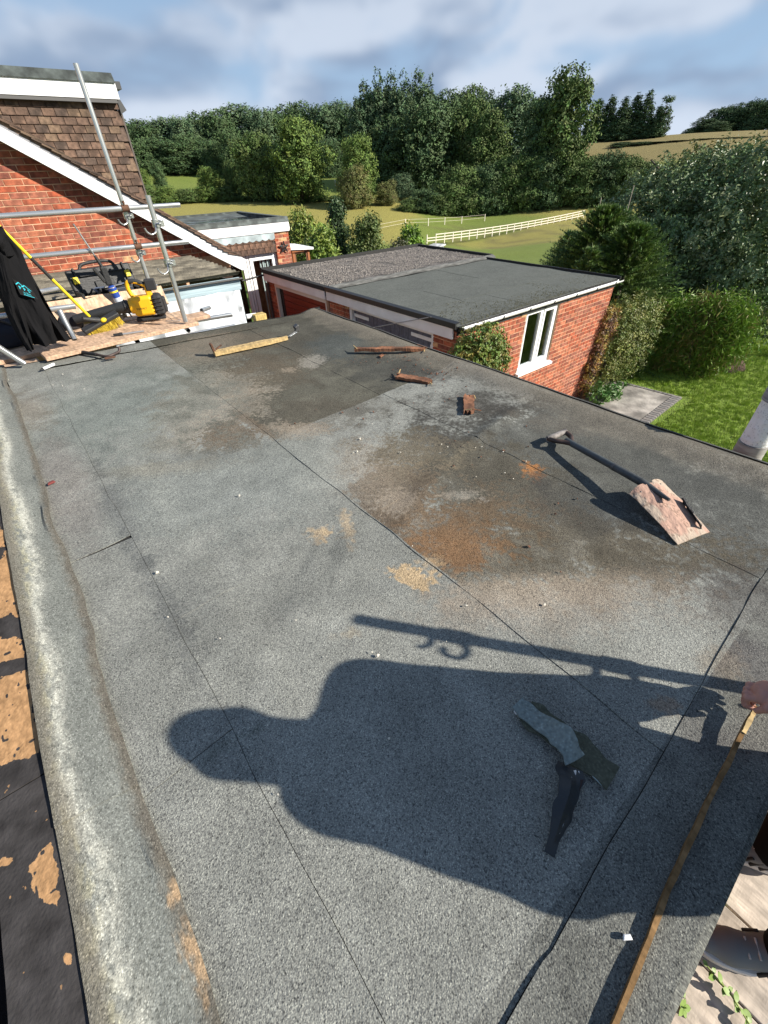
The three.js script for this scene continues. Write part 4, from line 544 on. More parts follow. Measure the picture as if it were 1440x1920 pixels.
// ---------------------------------------------------------------- the extension with the puddled flat roof
{
  const T = 11.4, z = -T, e = thing('flat_roof_extension', 'house extension with puddled flat roof, white fascia, tile band and patio door', 'extension');
  const fr = atZ(541, 432, z), ft = atZ(541, 413, z), x1 = fr.x, yb = fr.y, yt = ft.y, back = atY(437, 398, yt + 0.08), x0 = 2.6, px = s => atZ(s, 500, z).x;
  mesh('fascia', uvm(extr([[x0, yb], [x1, yb], [x1 + 0.02, yb + 0.06], [x1, yt], [x0, yt]], 0.04, 0.003).translate(0, 0, z), 1), white, e);
  mesh('side_fascia', box(x1 - 0.04, x1, yb, yt, back.z, z - 0.001), white, e);
  const fe = M(lin(0.12, 0.14, 0.135), 0.85, { map: mottle2, bumpMap: gran, bumpScale: 0.003 });
  mesh('roof_edge', uvm(extr([[0, 0], [0.05, 0], [0.0, 0.10], [-0.10, 0.10], [-0.22, 0.015]], x1 - x0).rotateY(-Math.PI / 2).translate(x1 + 0.01, yt - 0.01, z + 0.01), 2), fe, e);
  mesh('roof_edge', uvm(merge([box(x1 - 0.14, x1 + 0.008, yt - 0.01, yt + 0.085, back.z, z - 0.22), box(x0, x1, yt - 0.01, yt + 0.09, back.z - 0.12, back.z)]), 2), fe, e);
  mesh('roof_felt', uvm(sheet((u, v) => { const x = lerp(x0, x1 - 0.14, u), zz = lerp(z - 0.2, back.z, v); return V(x, yt - 0.002 + 0.05 * Math.pow(Math.abs(v * 2 - 0.9), 2.2) * 0.9 + 0.02 * Math.max(0, u - 0.75), zz); }, 20, 20, 0.01), 1), fe, e);
  mesh('puddle', box(x0 + 0.05, x1 - 0.16, yt + 0.002, yt + 0.010, back.z + 0.1, z - 0.3), new THREE.MeshPhysicalMaterial({ color: lin(0.03, 0.035, 0.035), roughness: 0.06, specularIntensity: 1, bumpMap: bumpTex(6, 2, 128), bumpScale: 0.004 }), e);
  const pierL = atZ(519, 470, z).x, pierR = atZ(546, 470, z).x;
  mesh('side_wall', uvm(box(pierR - 0.25, pierR - 0.012, 0, yb, back.z, z - 0.36), 1), mortarM, e);
  mesh('wall', uvm(merge([box(pierL + 0.01, pierR - 0.01, 0, yb, z - 0.35, z - 0.011)]), 1), mortarM, e);
  layBricks(e, { seed: 33, u0: pierL, u1: pierR, v0: 1.9, v1: yb, pl: 0.225, ph: 0.075, most: 46, put: (u, v) => V(u, v, z - 0.03), pale: 0.06 });
  // scalloped valance under the fascia
  const val = []; const vx0 = 3.0, vx1 = pierL - 0.01, nS = 16; for (let k = 0; k <= nS * 6; k++) { const x = lerp(vx1, vx0, k / (nS * 6)); val.push([x, yb - 0.125 - 0.03 * Math.abs(Math.sin(k / 6 * Math.PI))]); }
  mesh('valance', extr([[vx0, yb - 0.002], [vx1, yb - 0.002], ...val], 0.012).translate(0, 0, z + 0.012), M(lin(0.50, 0.60, 0.63), 0.6, { map: mottle }), e);
  const tg = uvm(rbox(0.15, 0.17, 0.014, 0.004, 1), 3), r = rng(9), tm = [[0.20, 0.11, 0.07], [0.26, 0.15, 0.10], [0.15, 0.09, 0.065]].map(c => M(lin(...c), 0.9, { map: mottle2 }));
  for (let row = 0; row < 3; row++) for (let k = 0; k < 17; k++) { const m = mesh('hung_tile', tg, tm[Math.floor(r() * 3)], e); m.position.set(pierL - 0.085 - k * 0.157 - (row % 2 ? 0.07 : 0), yb - 0.10 - row * 0.115, z + 0.004 - 0.0 * row + (r() - 0.5) * 0.006); m.rotation.x = -0.10; }
  const yd = yb - 0.42; mesh('lintel', box(3.0, pierL - 0.002, yd, yb - 0.02, z - 0.2, z - 0.03), M(lin(0.08, 0.06, 0.05), 0.9), e);
  // white patio doors
  const d0 = atZ(468, 480, z - 0.1).x, d1 = atZ(517, 470, z - 0.1).x - 0.02, zf = z - 0.10, fr_ = (a, b, y0, y1, w, dz = 0) => merge([box(a, a + w, y0, y1, zf - 0.06 + dz, zf + dz), box(b - w, b, y0, y1, zf - 0.06 + dz, zf + dz), box(a + w, b - w, y1 - w, y1, zf - 0.058 + dz, zf - 0.002 + dz), box(a + w, b - w, y0, y0 + w, zf - 0.058 + dz, zf - 0.002 + dz)]);
  const door = mesh('patio_door', fr_(d0 - 0.10, d1 + 0.02, 0.1, yd, 0.05), whiteP, e);
  mesh('sash', fr_(d0 - 0.03, d1 - 0.04, 0.16, yd - 0.055, 0.085, 0.012), whiteP, door); mesh('pane', box(d0 + 0.05, d1 - 0.12, 0.24, yd - 0.13, zf - 0.03, zf - 0.026), glass, door);
  mesh('handle', rbox(0.03, 0.18, 0.04, 0.01, 1), M(lin(0.7, 0.7, 0.7), 0.3, { metalness: 0.6 }), door).position.set(d0 + 0.01, 1.15, zf + 0.03);
  const d2 = mesh('patio_window', fr_(d0 - 1.0, d0 - 0.12, 0.1, yd, 0.06), whiteP, e); mesh('mullion', box(d0 - 0.22, d0 - 0.19, 0.16, yd - 0.06, zf - 0.06, zf - 0.004), whiteP, d2); mesh('pane', box(d0 - 0.94, d0 - 0.23, 0.16, yd - 0.06, zf - 0.03, zf - 0.026), glass, d2);
  mesh('curtain', merge([0, 1, 2, 3, 4].map(k => box(d1 - 0.42 + k * 0.06, d1 - 0.39 + k * 0.06, 0.2, yd - 0.15, zf - 0.14 + (k % 2) * 0.03, zf - 0.11 + (k % 2) * 0.03))), M(lin(0.7, 0.7, 0.7), 0.8), e);
  mesh('room', merge([box(2.9, pierL, 0, 0.08, back.z, z - 0.16), box(2.9, pierL, 0.08, yb, back.z, back.z + 0.1), box(2.8, 2.9, 0, yb, back.z, z - 0.16), box(2.9, pierL, yb - 0.06, yb - 0.01, back.z + 0.1, z - 0.21)]), M(lin(0.07, 0.075, 0.07), 0.9), e);
  // iron star on the pier
  const st = thing('wall_star', 'small black iron star hung on the brick pier', 'ornament'); const sp = [], c0 = atZ(532, 463, z + 0.02); for (let k = 0; k < 10; k++) { const a = k * Math.PI / 5 + 0.3, q = k % 2 ? 0.045 : 0.13; sp.push([Math.cos(a) * q, Math.sin(a) * q]); }
  const ring = sp.map((p, i) => { const q = sp[(i + 1) % 10]; return tubeAB(V(c0.x + p[0], c0.y + p[1], c0.z + 0.02), V(c0.x + q[0], c0.y + q[1], c0.z + 0.02), 0.012, 0.012, 6); }); mesh('frame', ring, black, st); mesh('spokes', [0, 2, 4, 6, 8].map(i => tubeAB(V(c0.x, c0.y, c0.z + 0.03), V(c0.x + sp[i][0], c0.y + sp[i][1], c0.z + 0.02), 0.010, 0.008, 5)), black, st);
  // timber porch beside it
  const p = thing('timber_porch', 'small orange timber porch with a white flat roof beside the brick pier', 'porch'), zp = z - 0.5, q0 = atZ(545, 466, zp), q1 = atZ(577, 466, zp), om = M(lin(0.42, 0.15, 0.05), 0.6, { map: woodGrain });
  mesh('roof', extr([[q0.x - 0.05, q0.y - 0.02], [q1.x + 0.12, q1.y - 0.02], [q1.x + 0.12, q1.y + 0.03], [q0.x - 0.05, q0.y + 0.05]], 1.0, 0.003).translate(0, 0, zp - 0.9), white, p); mesh('fascia', box(q0.x, q1.x + 0.08, q0.y - 0.09, q0.y - 0.022, zp + 0.02, zp + 0.06), om, p);
  for (const x of [q0.x + 0.06, q1.x + 0.0]) mesh('post', box(x - 0.03, x + 0.03, 0, q0.y - 0.02, zp - 0.04, zp + 0.02), om, p);
  mesh('sash', merge([box(q0.x + 0.1, q0.x + 0.13, 1.2, q0.y - 0.1, zp - 0.03, zp), box(q1.x - 0.07, q1.x - 0.04, 1.2, q0.y - 0.1, zp - 0.03, zp), box(q0.x + 0.13, q1.x - 0.07, q0.y - 0.14, q0.y - 0.1, zp - 0.03, zp)]), M(lin(0.15, 0.06, 0.03), 0.6), p);
  mesh('pane', box(q0.x + 0.12, q1.x - 0.06, 1.2, q0.y - 0.12, zp - 0.02, zp - 0.016), glass, p); mesh('back_wall', box(q0.x, q1.x + 0.05, 0, q0.y - 0.03, zp - 0.9, zp - 0.85), M(lin(0.10, 0.06, 0.04), 0.9), p);
}
// ---------------------------------------------------------------- scaffold, boards and tools beyond the far edge
const TUB = 0.0242, PY = 3.0;
const boardMs = [[0.70, 0.47, 0.31], [0.66, 0.44, 0.29], [0.74, 0.52, 0.35], [0.60, 0.42, 0.29]].map(c => M(lin(...c), 0.85, { map: woodGrain, bumpMap: woodGrain, bumpScale: 0.003 }));
function coupler(p, axis, name = 'coupler') { // swivel body, cap bolts and a hooked flap; axis = direction of the tube it grips
  const o = new THREE.Group(); const y = V(0, 1, 0);
  return { body: merge([tubeAB(V(0, -0.03, 0), V(0, 0.03, 0), 0.036, 0.036, 14), rbox(0.03, 0.052, 0.09, 0.006, 1).translate(0.036, 0, 0.01), tubeAB(V(-0.02, 0, 0.03), V(-0.02, 0, 0.10), 0.008, 0.008, 6), tubeAB(V(-0.02, 0, 0.07), V(-0.02, 0, 0.09), 0.016, 0.016, 6)]), bolt: merge([tubeAB(V(0.04, 0, -0.03), V(0.11, -0.01, -0.03), 0.008, 0.008, 6), tubeAB(V(0.085, -0.008, -0.03), V(0.105, -0.01, -0.03), 0.017, 0.017, 6)]), flap: curve([V(-0.03, -0.01, 0.03), V(-0.07, -0.06, 0.05), V(-0.115, -0.075, 0.04), V(-0.15, -0.05, 0.03), V(-0.16, -0.02, 0.03)], 0.009, 12, 5) };
}
const CP = coupler();
function addCoupler(parent, p, turn, flapMat) { const b = mesh('coupler', CP.body, galv, parent); b.position.copy(p); b.rotation.y = turn; mesh('bolt', CP.bolt, rusty, b); mesh('flap', CP.flap, flapMat ?? galv, b); return b; }
function scaffTube(name, label, group, a, b) { const o = thing(name, label, 'scaffold tube', [0, 0, 0], 0, group); mesh('tube', pipeAB(a, b, TUB), galv, o); return o; }
{
  const SG = 'scaffold tubes beyond the roof', b1 = atY(348, 603, PY + 0.04), t1 = atX(275, 366, b1.x);
  const st1 = scaffTube('scaffold_standard', 'shorter upright scaffold tube standing on the front board end by the white sheet', SG, b1, V(b1.x, t1.y, b1.z));
  addCoupler(st1, V(b1.x, atX(287, 418, b1.x).y, b1.z), 0.4); addCoupler(st1, V(b1.x, atX(314, 493, b1.x).y, b1.z), 0.4);
  const zb = -6.55, b2 = atZ(281, 534, zb), t2 = atX(140, 120, b2.x);
  const st2 = scaffTube('scaffold_standard', 'tall upright scaffold tube rising in front of the gable on a base plate', SG, b2, V(b2.x, t2.y, zb));
  mesh('base_plate', merge([rbox(0.15, 0.012, 0.15, 0.003, 1), tubeAB(V(0, 0, 0), V(0, 0.06, 0), 0.034, 0.03, 12)]), galv, st2).position.set(b2.x, b2.y - 0.004, zb);
  const zr = zb + 0.06; for (const [e, f, w] of [[[0, 405], [337, 384], 'upper'], [[30, 483], [353, 453], 'lower']]) {
    const B = atZ(f[0], f[1], zr), A = atZ(e[0], e[1], zr); A.lerp(B, -0.35); scaffTube('scaffold_rail', w + ' horizontal scaffold guard rail in front of the brick gable', SG, A, B);
    const yy = lerp(A.y, B.y, (b2.x - A.x) / (B.x - A.x)); const c = addCoupler(st2, V(b2.x, yy - 0.075, zb), 0.5); const k = mesh('coupler', uvm(tubeAB(V(-0.04, 0, 0), V(0.035, 0, 0), 0.034, 0.034, 12), 2), rusty, st2); k.position.set(b2.x, yy, zr); mesh('cap_nut', merge([tubeAB(V(-0.01, 0.02, 0.02), V(-0.01, 0.07, 0.03), 0.008, 0.008, 6), tubeAB(V(-0.01, 0.05, 0.026), V(-0.01, 0.065, 0.029), 0.016, 0.016, 6)]), rusty, k);
  }
  // boards
  const ends = [[385, 610], [393, 589], [330, 578]]; const G2 = 'scaffold boards of the far platform';
  const brd = (x0, x1, z0, skew, y, seed, label, grp) => { const o = mesh('scaffold_board', plank(x1 - x0, 0.038, 0.222, seed), boardMs[seed % 4]); o.position.set((x0 + x1) / 2, y - 0.019, z0); o.rotation.y = skew; return tag(o, label, 'board', grp); };
  brd(0.02, 1.50, -5.165, 0.10, PY + 0.02, 0, 'front scaffold board of the tool platform, lit along its edge');
  brd(-0.9, 1.74, -5.42, 0.075, PY, 1, 'scaffold board under the leaf blower, longest of the platform'); brd(-0.9, 1.55, -5.66, 0.07, PY - 0.002, 2, 'scaffold board lying under the toolbox', G2); brd(-0.9, 1.40, -5.90, 0.065, PY, 3, 'scaffold board at the back of the platform behind the toolbox', G2); brd(-0.9, -0.02, -5.18, 0.1, PY - 0.04, 3, 'shaded scaffold board under the hanging jacket');
  { const a = atZ(300, 540, -6.50), b = atZ(225, 580, -6.42), o = mesh('scaffold_board', plank(1.5, 0.225, 0.038, 5), boardMs[2]); o.position.set(a.x - 0.72, a.y - 0.075, -6.48); o.rotation.set(-0.55, 0.03, 0); tag(o, 'tilted board under the base plate behind the leaf blower', 'board'); }
  // tubes under the boards
  const L0 = atY(20, 690, 2.93), L1 = atY(412, 604, 2.93); L0.z -= 0.02; scaffTube('scaffold_ledger', 'scaffold tube running along under the front board edge', SG, V(-0.6, 2.925, -5.20), V(1.86, 2.925, -5.02));
  scaffTube('scaffold_ledger', 'scaffold tube low in front of the white plastic sheet', SG, V(1.25, 2.90, -5.75), V(2.08, 2.90, -5.62));
  for (const [px, py] of [[120, 668], [257, 640], [352, 619]]) { const p = atY(px, py, 2.95); scaffTube('scaffold_transom', 'short scaffold tube end poking out under the platform boards', SG, V(p.x, 2.95, p.z + 0.02), V(p.x + 0.1, 2.95, p.z - 1.2)).userData.group = 'tube ends under the platform'; }
  const m = (a, b, label) => scaffTube('scaffold_tube', label, SG, a, b);
  m(atZ(112, 583, -5.35), atZ(140, 637, -5.2), 'short slanting scaffold tube beside the hem of the black jacket'); m(atZ(-40, 598, -5.45), atZ(141, 574, -5.45), 'short level scaffold tube behind the black jacket');
  m(atZ(-20, 640, -5.02), atZ(46, 682, -5.0), 'bright scaffold tube sloping down to the roof corner below the jacket'); m(atZ(75, 547, -6.0), atZ(114, 540, -6.0), 'stub of scaffold tube beside the toolbox with a rusty fitting');
  m(atZ(378, 582, -5.7), atZ(392, 577, -6.0), 'stub of scaffold tube in front of the plastic sheet');
}
const grip = M(lin(0.02, 0.02, 0.02), 0.8, { bumpMap: fineB, bumpScale: 0.003 }), yel = M(lin(0.72, 0.55, 0.02), 0.45), dwY = M(lin(0.78, 0.42, 0.01), 0.45), plasticK = M(lin(0.018, 0.019, 0.02), 0.55, { bumpMap: fineB, bumpScale: 0.002 });
{ // black hooded jacket hung at the platform corner
  const j = thing('hooded_jacket', 'black hooded jacket with a teal house logo hanging over the scaffold', 'jacket'), cloth = new THREE.MeshPhysicalMaterial({ color: lin(0.009, 0.009, 0.010), roughness: 1, specularIntensity: 0.2, bumpMap: fineB, bumpScale: 0.004 });
  const zj = -5.12, lerp2 = (A, u) => { const n = A.length - 1, k = Math.min(n - 1, Math.floor(u * n)), f = u * n - k; return [lerp(A[k][0], A[k + 1][0], f), lerp(A[k][1], A[k + 1][1], f)]; };
  const body = (Lp, Rp, dz, bulge, seed, nu = 40, nv = 50) => sheet((u, v) => { const a = lerp2(Lp, 1 - v), b = lerp2(Rp, 1 - v), p = atZ(lerp(a[0], b[0], u), lerp(a[1], b[1], u), zj + dz); const f = Math.sin(u * Math.PI) ** 0.6 * bulge + 0.022 * Math.sin(u * 13 + v * 3 + seed + 2 * noise(v * 3, seed)) * (1.1 - v) + 0.09 * (fbm(u * 4 + seed, v * 2.5, 3) - 0.5); p.z += f; return p; }, nu, nv, 0.05, V(0, 0, 1));
  mesh('torso', body([[-40, 440], [-30, 520], [0, 560], [30, 610], [62, 645]], [[12, 438], [40, 470], [68, 540], [95, 600], [106, 641]], -0.02, 0.10, 1), cloth, j);
  mesh('back_panel', body([[0, 450], [30, 500], [60, 560], [92, 640]], [[30, 458], [62, 520], [100, 590], [134, 636]], -0.10, 0.05, 4), cloth, j);
  mesh('sleeve', body([[-20, 470], [-4, 540], [12, 590], [32, 630], [50, 656]], [[14, 480], [32, 545], [46, 590], [58, 630], [64, 654]], 0.07, 0.06, 7, 16, 40), cloth, j);
  mesh('hood', body([[-40, 425], [-40, 450], [-36, 480]], [[4, 424], [18, 448], [30, 478]], 0.02, 0.10, 9, 20, 16), cloth, j);
  // printed logo: two house gables, letters and a line
  const cv = document.createElement('canvas'); cv.width = 256; cv.height = 192; const x = cv.getContext('2d'); x.fillStyle = '#181819'; x.fillRect(0, 0, 256, 192); x.strokeStyle = '#35c4d6'; x.lineWidth = 11; x.beginPath(); x.moveTo(8, 62); x.lineTo(70, 14); x.lineTo(120, 54); x.moveTo(86, 66); x.lineTo(150, 20); x.lineTo(222, 70); x.stroke(); x.fillStyle = '#35c4d6'; x.font = 'bold 60px sans-serif'; x.fillText('P', 34, 112); x.fillText('P', 98, 112); x.fillText('S', 160, 112); x.font = '40px sans-serif'; x.fillText('in Ren', 70, 160); x.fillRect(60, 172, 150, 7);
  const ct = new THREE.CanvasTexture(cv); ct.colorSpace = THREE.SRGBColorSpace; const lg = new THREE.PlaneGeometry(1, 1, 10, 6), P = lg.attributes.position, cs = [[24, 523], [58, 540], [72, 562], [38, 552]];
  for (let i = 0; i < P.count; i++) { const u = P.getX(i) + 0.5, v = 0.5 - P.getY(i), px = lerp(lerp(cs[0][0], cs[1][0], u), lerp(cs[3][0], cs[2][0], u), v), py = lerp(lerp(cs[0][1], cs[1][1], u), lerp(cs[3][1], cs[2][1], u), v), q = atZ(px, py, zj + 0.105 + 0.0 * u); P.setXYZ(i, q.x, q.y, q.z); } lg.computeVertexNormals();
  mesh('logo', lg, new THREE.MeshStandardMaterial({ map: ct, roughness: 1, side: THREE.DoubleSide }), j);
}
{ const b = thing('black_bag', 'dark crumpled work bag lying behind the jacket on the boards', 'bag'), p = atY(0, 618, PY + 0.1); const g = new THREE.SphereGeometry(1, 28, 18), P = g.attributes.position; for (let i = 0; i < P.count; i++) { const x = P.getX(i), y = P.getY(i), z = P.getZ(i), f = 1 + 0.3 * (fbm(x * 2 + 4, z * 2 + y * 2, 3) - 0.5); P.setXYZ(i, x * 0.42 * f, Math.max(-0.1, y * 0.16 * f), z * 0.2 * f); } g.computeVertexNormals(); mesh('body', g, M(lin(0.012, 0.014, 0.024), 0.9), b).position.set(p.x - 0.08, PY + 0.10, -5.75); mesh('strap', curve([V(p.x - 0.3, PY + 0.2, -5.7), V(p.x - 0.1, PY + 0.32, -5.65), V(p.x + 0.15, PY + 0.18, -5.6)], 0.015, 16, 5), plasticK, b);
  const c = thing('glove_bundle', 'small dark grey cloth bundle beside the broom head', 'cloth'), q = atY(136, 612, PY + 0.02), g2 = g.clone(); g2.scale(0.28, 0.62, 0.5); mesh('cloth', g2, M(lin(0.03, 0.028, 0.032), 0.95), c).position.set(q.x, PY + 0.06, q.z); mesh('fold', curve([V(q.x - 0.08, PY + 0.11, q.z), V(q.x, PY + 0.13, q.z + 0.03), V(q.x + 0.07, PY + 0.08, q.z + 0.06)], 0.012, 10, 5), M(lin(0.03, 0.028, 0.032), 0.95), c); }
{ // broom
  const zb = -5.28, br = thing('yellow_broom', 'yellow handled broom with yellow bristles leaning across the platform', 'broom'), H = atY(178, 604, PY + 0.10), top = atZ(-6, 420, H.z + 0.18), d = H.clone().sub(top), at = k => top.clone().addScaledVector(d, k);
  mesh('handle', [tubeAB(at(-0.15), at(0.30), 0.0145), tubeAB(at(0.50), at(0.93), 0.0145)], yel, br); mesh('grip', tubeAB(at(0.295), at(0.505), 0.0155), grip, br);
  const hd = mesh('head', rbox(0.40, 0.045, 0.085, 0.015, 2), plasticK, br); hd.position.copy(H).add(V(0.05, -0.01, 0)); hd.rotation.set(0.25, 0.18, 0.24); mesh('socket', merge([tubeAB(V(0.0, 0.02, 0), V(-0.13, 0.12, 0.01), 0.03, 0.019, 10)]), plasticK, hd); mesh('cap', new THREE.SphereGeometry(0.026, 12, 8).scale(1.2, 0.8, 1).translate(0.03, 0.025, 0.035), yel, hd);
  const r = rng(5), bs = []; for (let k = 0; k < 520; k++) { const x = (r() - 0.5) * 0.38, z = (r() - 0.5) * 0.07; bs.push(tubeAB(V(x, -0.015, z), V(x + (r() - 0.5) * 0.035, -0.105 + (r() - 0.5) * 0.02, z + 0.02 + (r() - 0.5) * 0.03), 0.0022, 0.0015, 3, true)); } const bm = mesh('bristles', bs, M(lin(0.62, 0.46, 0.05), 0.7), hd); bm.userData.kind = 'stuff';
}
{ // toolbox
  const p = atY(186, 578, PY), t = thing('black_toolbox', 'open black plastic toolbox with yellow clips on the platform', 'toolbox', [p.x + 0.20, PY + 0.01, p.z + 0.02], 0.09);
  mesh('tray', uvm(merge([box(-0.36, 0.36, 0, 0.03, -0.16, 0.16), box(-0.36, -0.335, 0.03, 0.20, -0.16, 0.16), box(0.335, 0.36, 0.03, 0.20, -0.16, 0.16), box(-0.335, 0.335, 0.03, 0.16, 0.135, 0.16), box(-0.335, 0.335, 0.03, 0.20, -0.16, -0.135)]), 2), plasticK, t);
  const lid = mesh('lid', merge([rbox(0.74, 0.28, 0.05, 0.03, 3), rbox(0.16, 0.02, 0.07, 0.006, 1).translate(-0.16, 0.06, 0.02), rbox(0.22, 0.10, 0.03, 0.01, 1).translate(0, -0.06, 0.03), rbox(0.30, 0.012, 0.06, 0.004, 1).translate(0.1, 0.07, 0.02), rbox(0.02, 0.30, 0.06, 0.004, 1).translate(-0.28, 0, 0.02), rbox(0.02, 0.30, 0.06, 0.004, 1).translate(0.28, 0, 0.02)]), plasticK, t); lid.position.set(0, 0.27, -0.17); lid.rotation.x = -0.25;
  mesh('handle', curve([V(-0.2, 0.13, 0), V(-0.17, 0.175, 0), V(0.17, 0.175, 0), V(0.2, 0.13, 0)], 0.018, 20, 8), plasticK, lid);
  for (const x of [-0.30, 0.30]) mesh('clip', rbox(0.06, 0.075, 0.025, 0.008, 1), yel, lid).position.set(x, 0.02, 0.045); mesh('clip', rbox(0.07, 0.08, 0.03, 0.008, 1), yel, t).position.set(-0.20, 0.03, 0.175);
  mesh('divider', box(-0.02, 0.0, 0.03, 0.15, -0.135, 0.135), plasticK, t); mesh('tool_tray', rbox(0.25, 0.05, 0.12, 0.01, 1), M(lin(0.03, 0.035, 0.045), 0.5), t).position.set(0.14, 0.16, -0.03);
  const r = rng(14); for (let k = 0; k < 5; k++) { const q = mesh('tool', tubeAB(V(-0.1, 0, 0), V(0.12, 0, 0), 0.014, 0.009, 8), k % 2 ? steelD : M(lin(0.08, 0.10, 0.15), 0.5), t); q.position.set(-0.17 + 0.07 * k, 0.18 + r() * 0.03, (r() - 0.5) * 0.12); q.rotation.y = r() * 3; }
}
{ // foam gun with a blue can
  const p = atY(222, 574, PY + 0.02), c = thing('foam_can', 'blue and yellow foam can on a black dispensing gun in front of the toolbox', 'foam can', [p.x + 0.02, PY + 0.02, p.z + 0.10]); c.scale.setScalar(1.4);
  const can = mesh('can', new THREE.LatheGeometry([[0, 0], [0.031, 0], [0.033, 0.006], [0.033, 0.155], [0.03, 0.168], [0.018, 0.178], [0, 0.18]].map(a => new THREE.Vector2(...a)), 20), M(lin(0.02, 0.06, 0.28), 0.35), c); mesh('label', tubeAB(V(0, 0.03, 0), V(0, 0.085, 0), 0.0335, 0.0335, 20, true), M(lin(0.55, 0.6, 0.68), 0.4), can); mesh('collar', tubeAB(V(0, 0.125, 0), V(0, 0.165, 0), 0.034, 0.031, 20), yel, can); can.rotation.z = 0.14;
  mesh('gun', merge([rbox(0.05, 0.14, 0.04, 0.012, 2).translate(-0.03, 0.25, 0), rbox(0.03, 0.12, 0.035, 0.01, 2).rotateZ(0.4).translate(-0.075, 0.26, 0), tubeAB(V(-0.03, 0.3, 0), V(-0.055, 0.40, 0), 0.014, 0.011, 10)]), plasticK, c); mesh('barrel', tubeAB(V(-0.055, 0.40, 0), V(-0.115, 0.62, 0), 0.006, 0.006, 8), galv, c);
}
{ // leaf blower
  const p = atY(275, 600, PY), b = thing('leaf_blower', 'yellow and black cordless leaf blower lying on the scaffold boards', 'leaf blower', [p.x + 0.01, PY + 0.012, p.z + 0.06], -0.30); b.scale.setScalar(0.9);
  const housing = mesh('housing', merge([rbox(0.24, 0.22, 0.17, 0.04, 3).translate(0, 0.17, 0), tubeAB(V(-0.15, 0.175, 0), V(-0.08, 0.175, 0), 0.085, 0.095, 20)]), dwY, b);
  mesh('handle', merge([curve([V(-0.08, 0.26, 0), V(-0.105, 0.36, 0), V(-0.085, 0.43, 0), V(0.0, 0.425, 0), V(0.10, 0.375, 0)], 0.024, 26, 10), rbox(0.07, 0.12, 0.06, 0.02, 2).translate(0.105, 0.31, 0)]), dwY, b); mesh('grip', curve([V(-0.075, 0.435, 0), V(-0.01, 0.435, 0), V(0.08, 0.395, 0)], 0.026, 14, 10), rubber, b); mesh('trigger', rbox(0.06, 0.03, 0.025, 0.008, 1).rotateZ(-0.5), rubber, b).position.set(0.0, 0.385, 0);
  mesh('battery', rbox(0.12, 0.12, 0.09, 0.015, 2), rubber, b).position.set(0.15, 0.385, 0.0);
  const fan = mesh('intake', merge([rbox(0.12, 0.24, 0.19, 0.045, 3).translate(0.17, 0.165, 0), rbox(0.05, 0.17, 0.13, 0.03, 2).translate(0.235, 0.16, 0)]), rubber, b); for (let k = 0; k < 5; k++) mesh('vent_rib', rbox(0.10, 0.012, 0.012, 0.004, 1), plasticK, fan).position.set(0.17, 0.08 + k * 0.042, 0.098);
  for (const z of [-0.05, 0.05]) mesh('foot', rbox(0.34, 0.035, 0.03, 0.012, 2), rubber, b).position.set(0.04, 0.02, z);
  mesh('tube', merge([tubeAB(V(-0.16, 0.175, 0), V(-0.30, 0.165, 0.0), 0.075, 0.062, 20), tubeAB(V(-0.30, 0.165, 0), V(-0.78, 0.10, 0.02), 0.06, 0.05, 20), tubeAB(V(-0.185, 0.175, 0), V(-0.20, 0.174, 0), 0.08, 0.08, 20)]), plasticK, b);
  const cv = document.createElement('canvas'); cv.width = 256; cv.height = 96; const x = cv.getContext('2d'); x.fillStyle = '#e6ae12'; x.fillRect(0, 0, 256, 96); x.fillStyle = '#131313'; x.font = 'bold 58px sans-serif'; x.fillText('DEWALT', 6, 68); const ct = new THREE.CanvasTexture(cv); ct.colorSpace = THREE.SRGBColorSpace; mesh('badge', new THREE.PlaneGeometry(0.13, 0.05), new THREE.MeshStandardMaterial({ map: ct, roughness: 0.5 }), housing).position.set(-0.02, 0.15, 0.0862);
}
{ const p = atY(227, 603, PY), s = thing('spring_clamps', 'small heap of grey metal clamps beside the broom bristles', 'clamps', [p.x, PY + 0.02, p.z + 0.02], 0.3); for (let k = 0; k < 3; k++) mesh('clamp', merge([curve([V(-0.06 + k * 0.05, 0.02, 0), V(-0.04 + k * 0.05, 0.075, 0.01), V(0.0 + k * 0.05, 0.07, 0.02), V(0.02 + k * 0.05, 0.01, 0.03)], 0.009, 14, 6), rbox(0.07, 0.035, 0.03, 0.006, 1).translate(-0.02 + k * 0.04, 0.03, 0.02 - k * 0.02)]), M(lin(0.28, 0.27, 0.22), 0.5, { metalness: 0.5 }), s); }
{ const a = atY(213, 629, PY + 0.03), b = atY(270, 621, PY + 0.03), s = thing('drill_bit', 'long grey masonry bit with black shank on the front board', 'drill bit'); mesh('shaft', tubeAB(a.clone().lerp(b, 0.25), b, 0.011, 0.009, 8), M(lin(0.4, 0.4, 0.4), 0.4, { metalness: 0.6 }), s); mesh('shank', merge([tubeAB(a, a.clone().lerp(b, 0.26), 0.017, 0.017, 8), tubeAB(a.clone().lerp(b, 0.2), a.clone().lerp(b, 0.3), 0.022, 0.018, 8)]), black, s); }
{ const s = thing('wire_tie', 'thin grey wire lying on the boards by the blower', 'wire'); const y = PY + 0.03; mesh('wire', curve([atY(306, 585, y), atY(322, 590, y), atY(330, 597, y), atY(338, 601, y), atY(310, 602, y)], 0.003, 30, 5), M(lin(0.3, 0.3, 0.3), 0.5), s); mesh('end', rbox(0.03, 0.012, 0.012, 0.003, 1), black, s).position.copy(atY(305, 584, y)); }
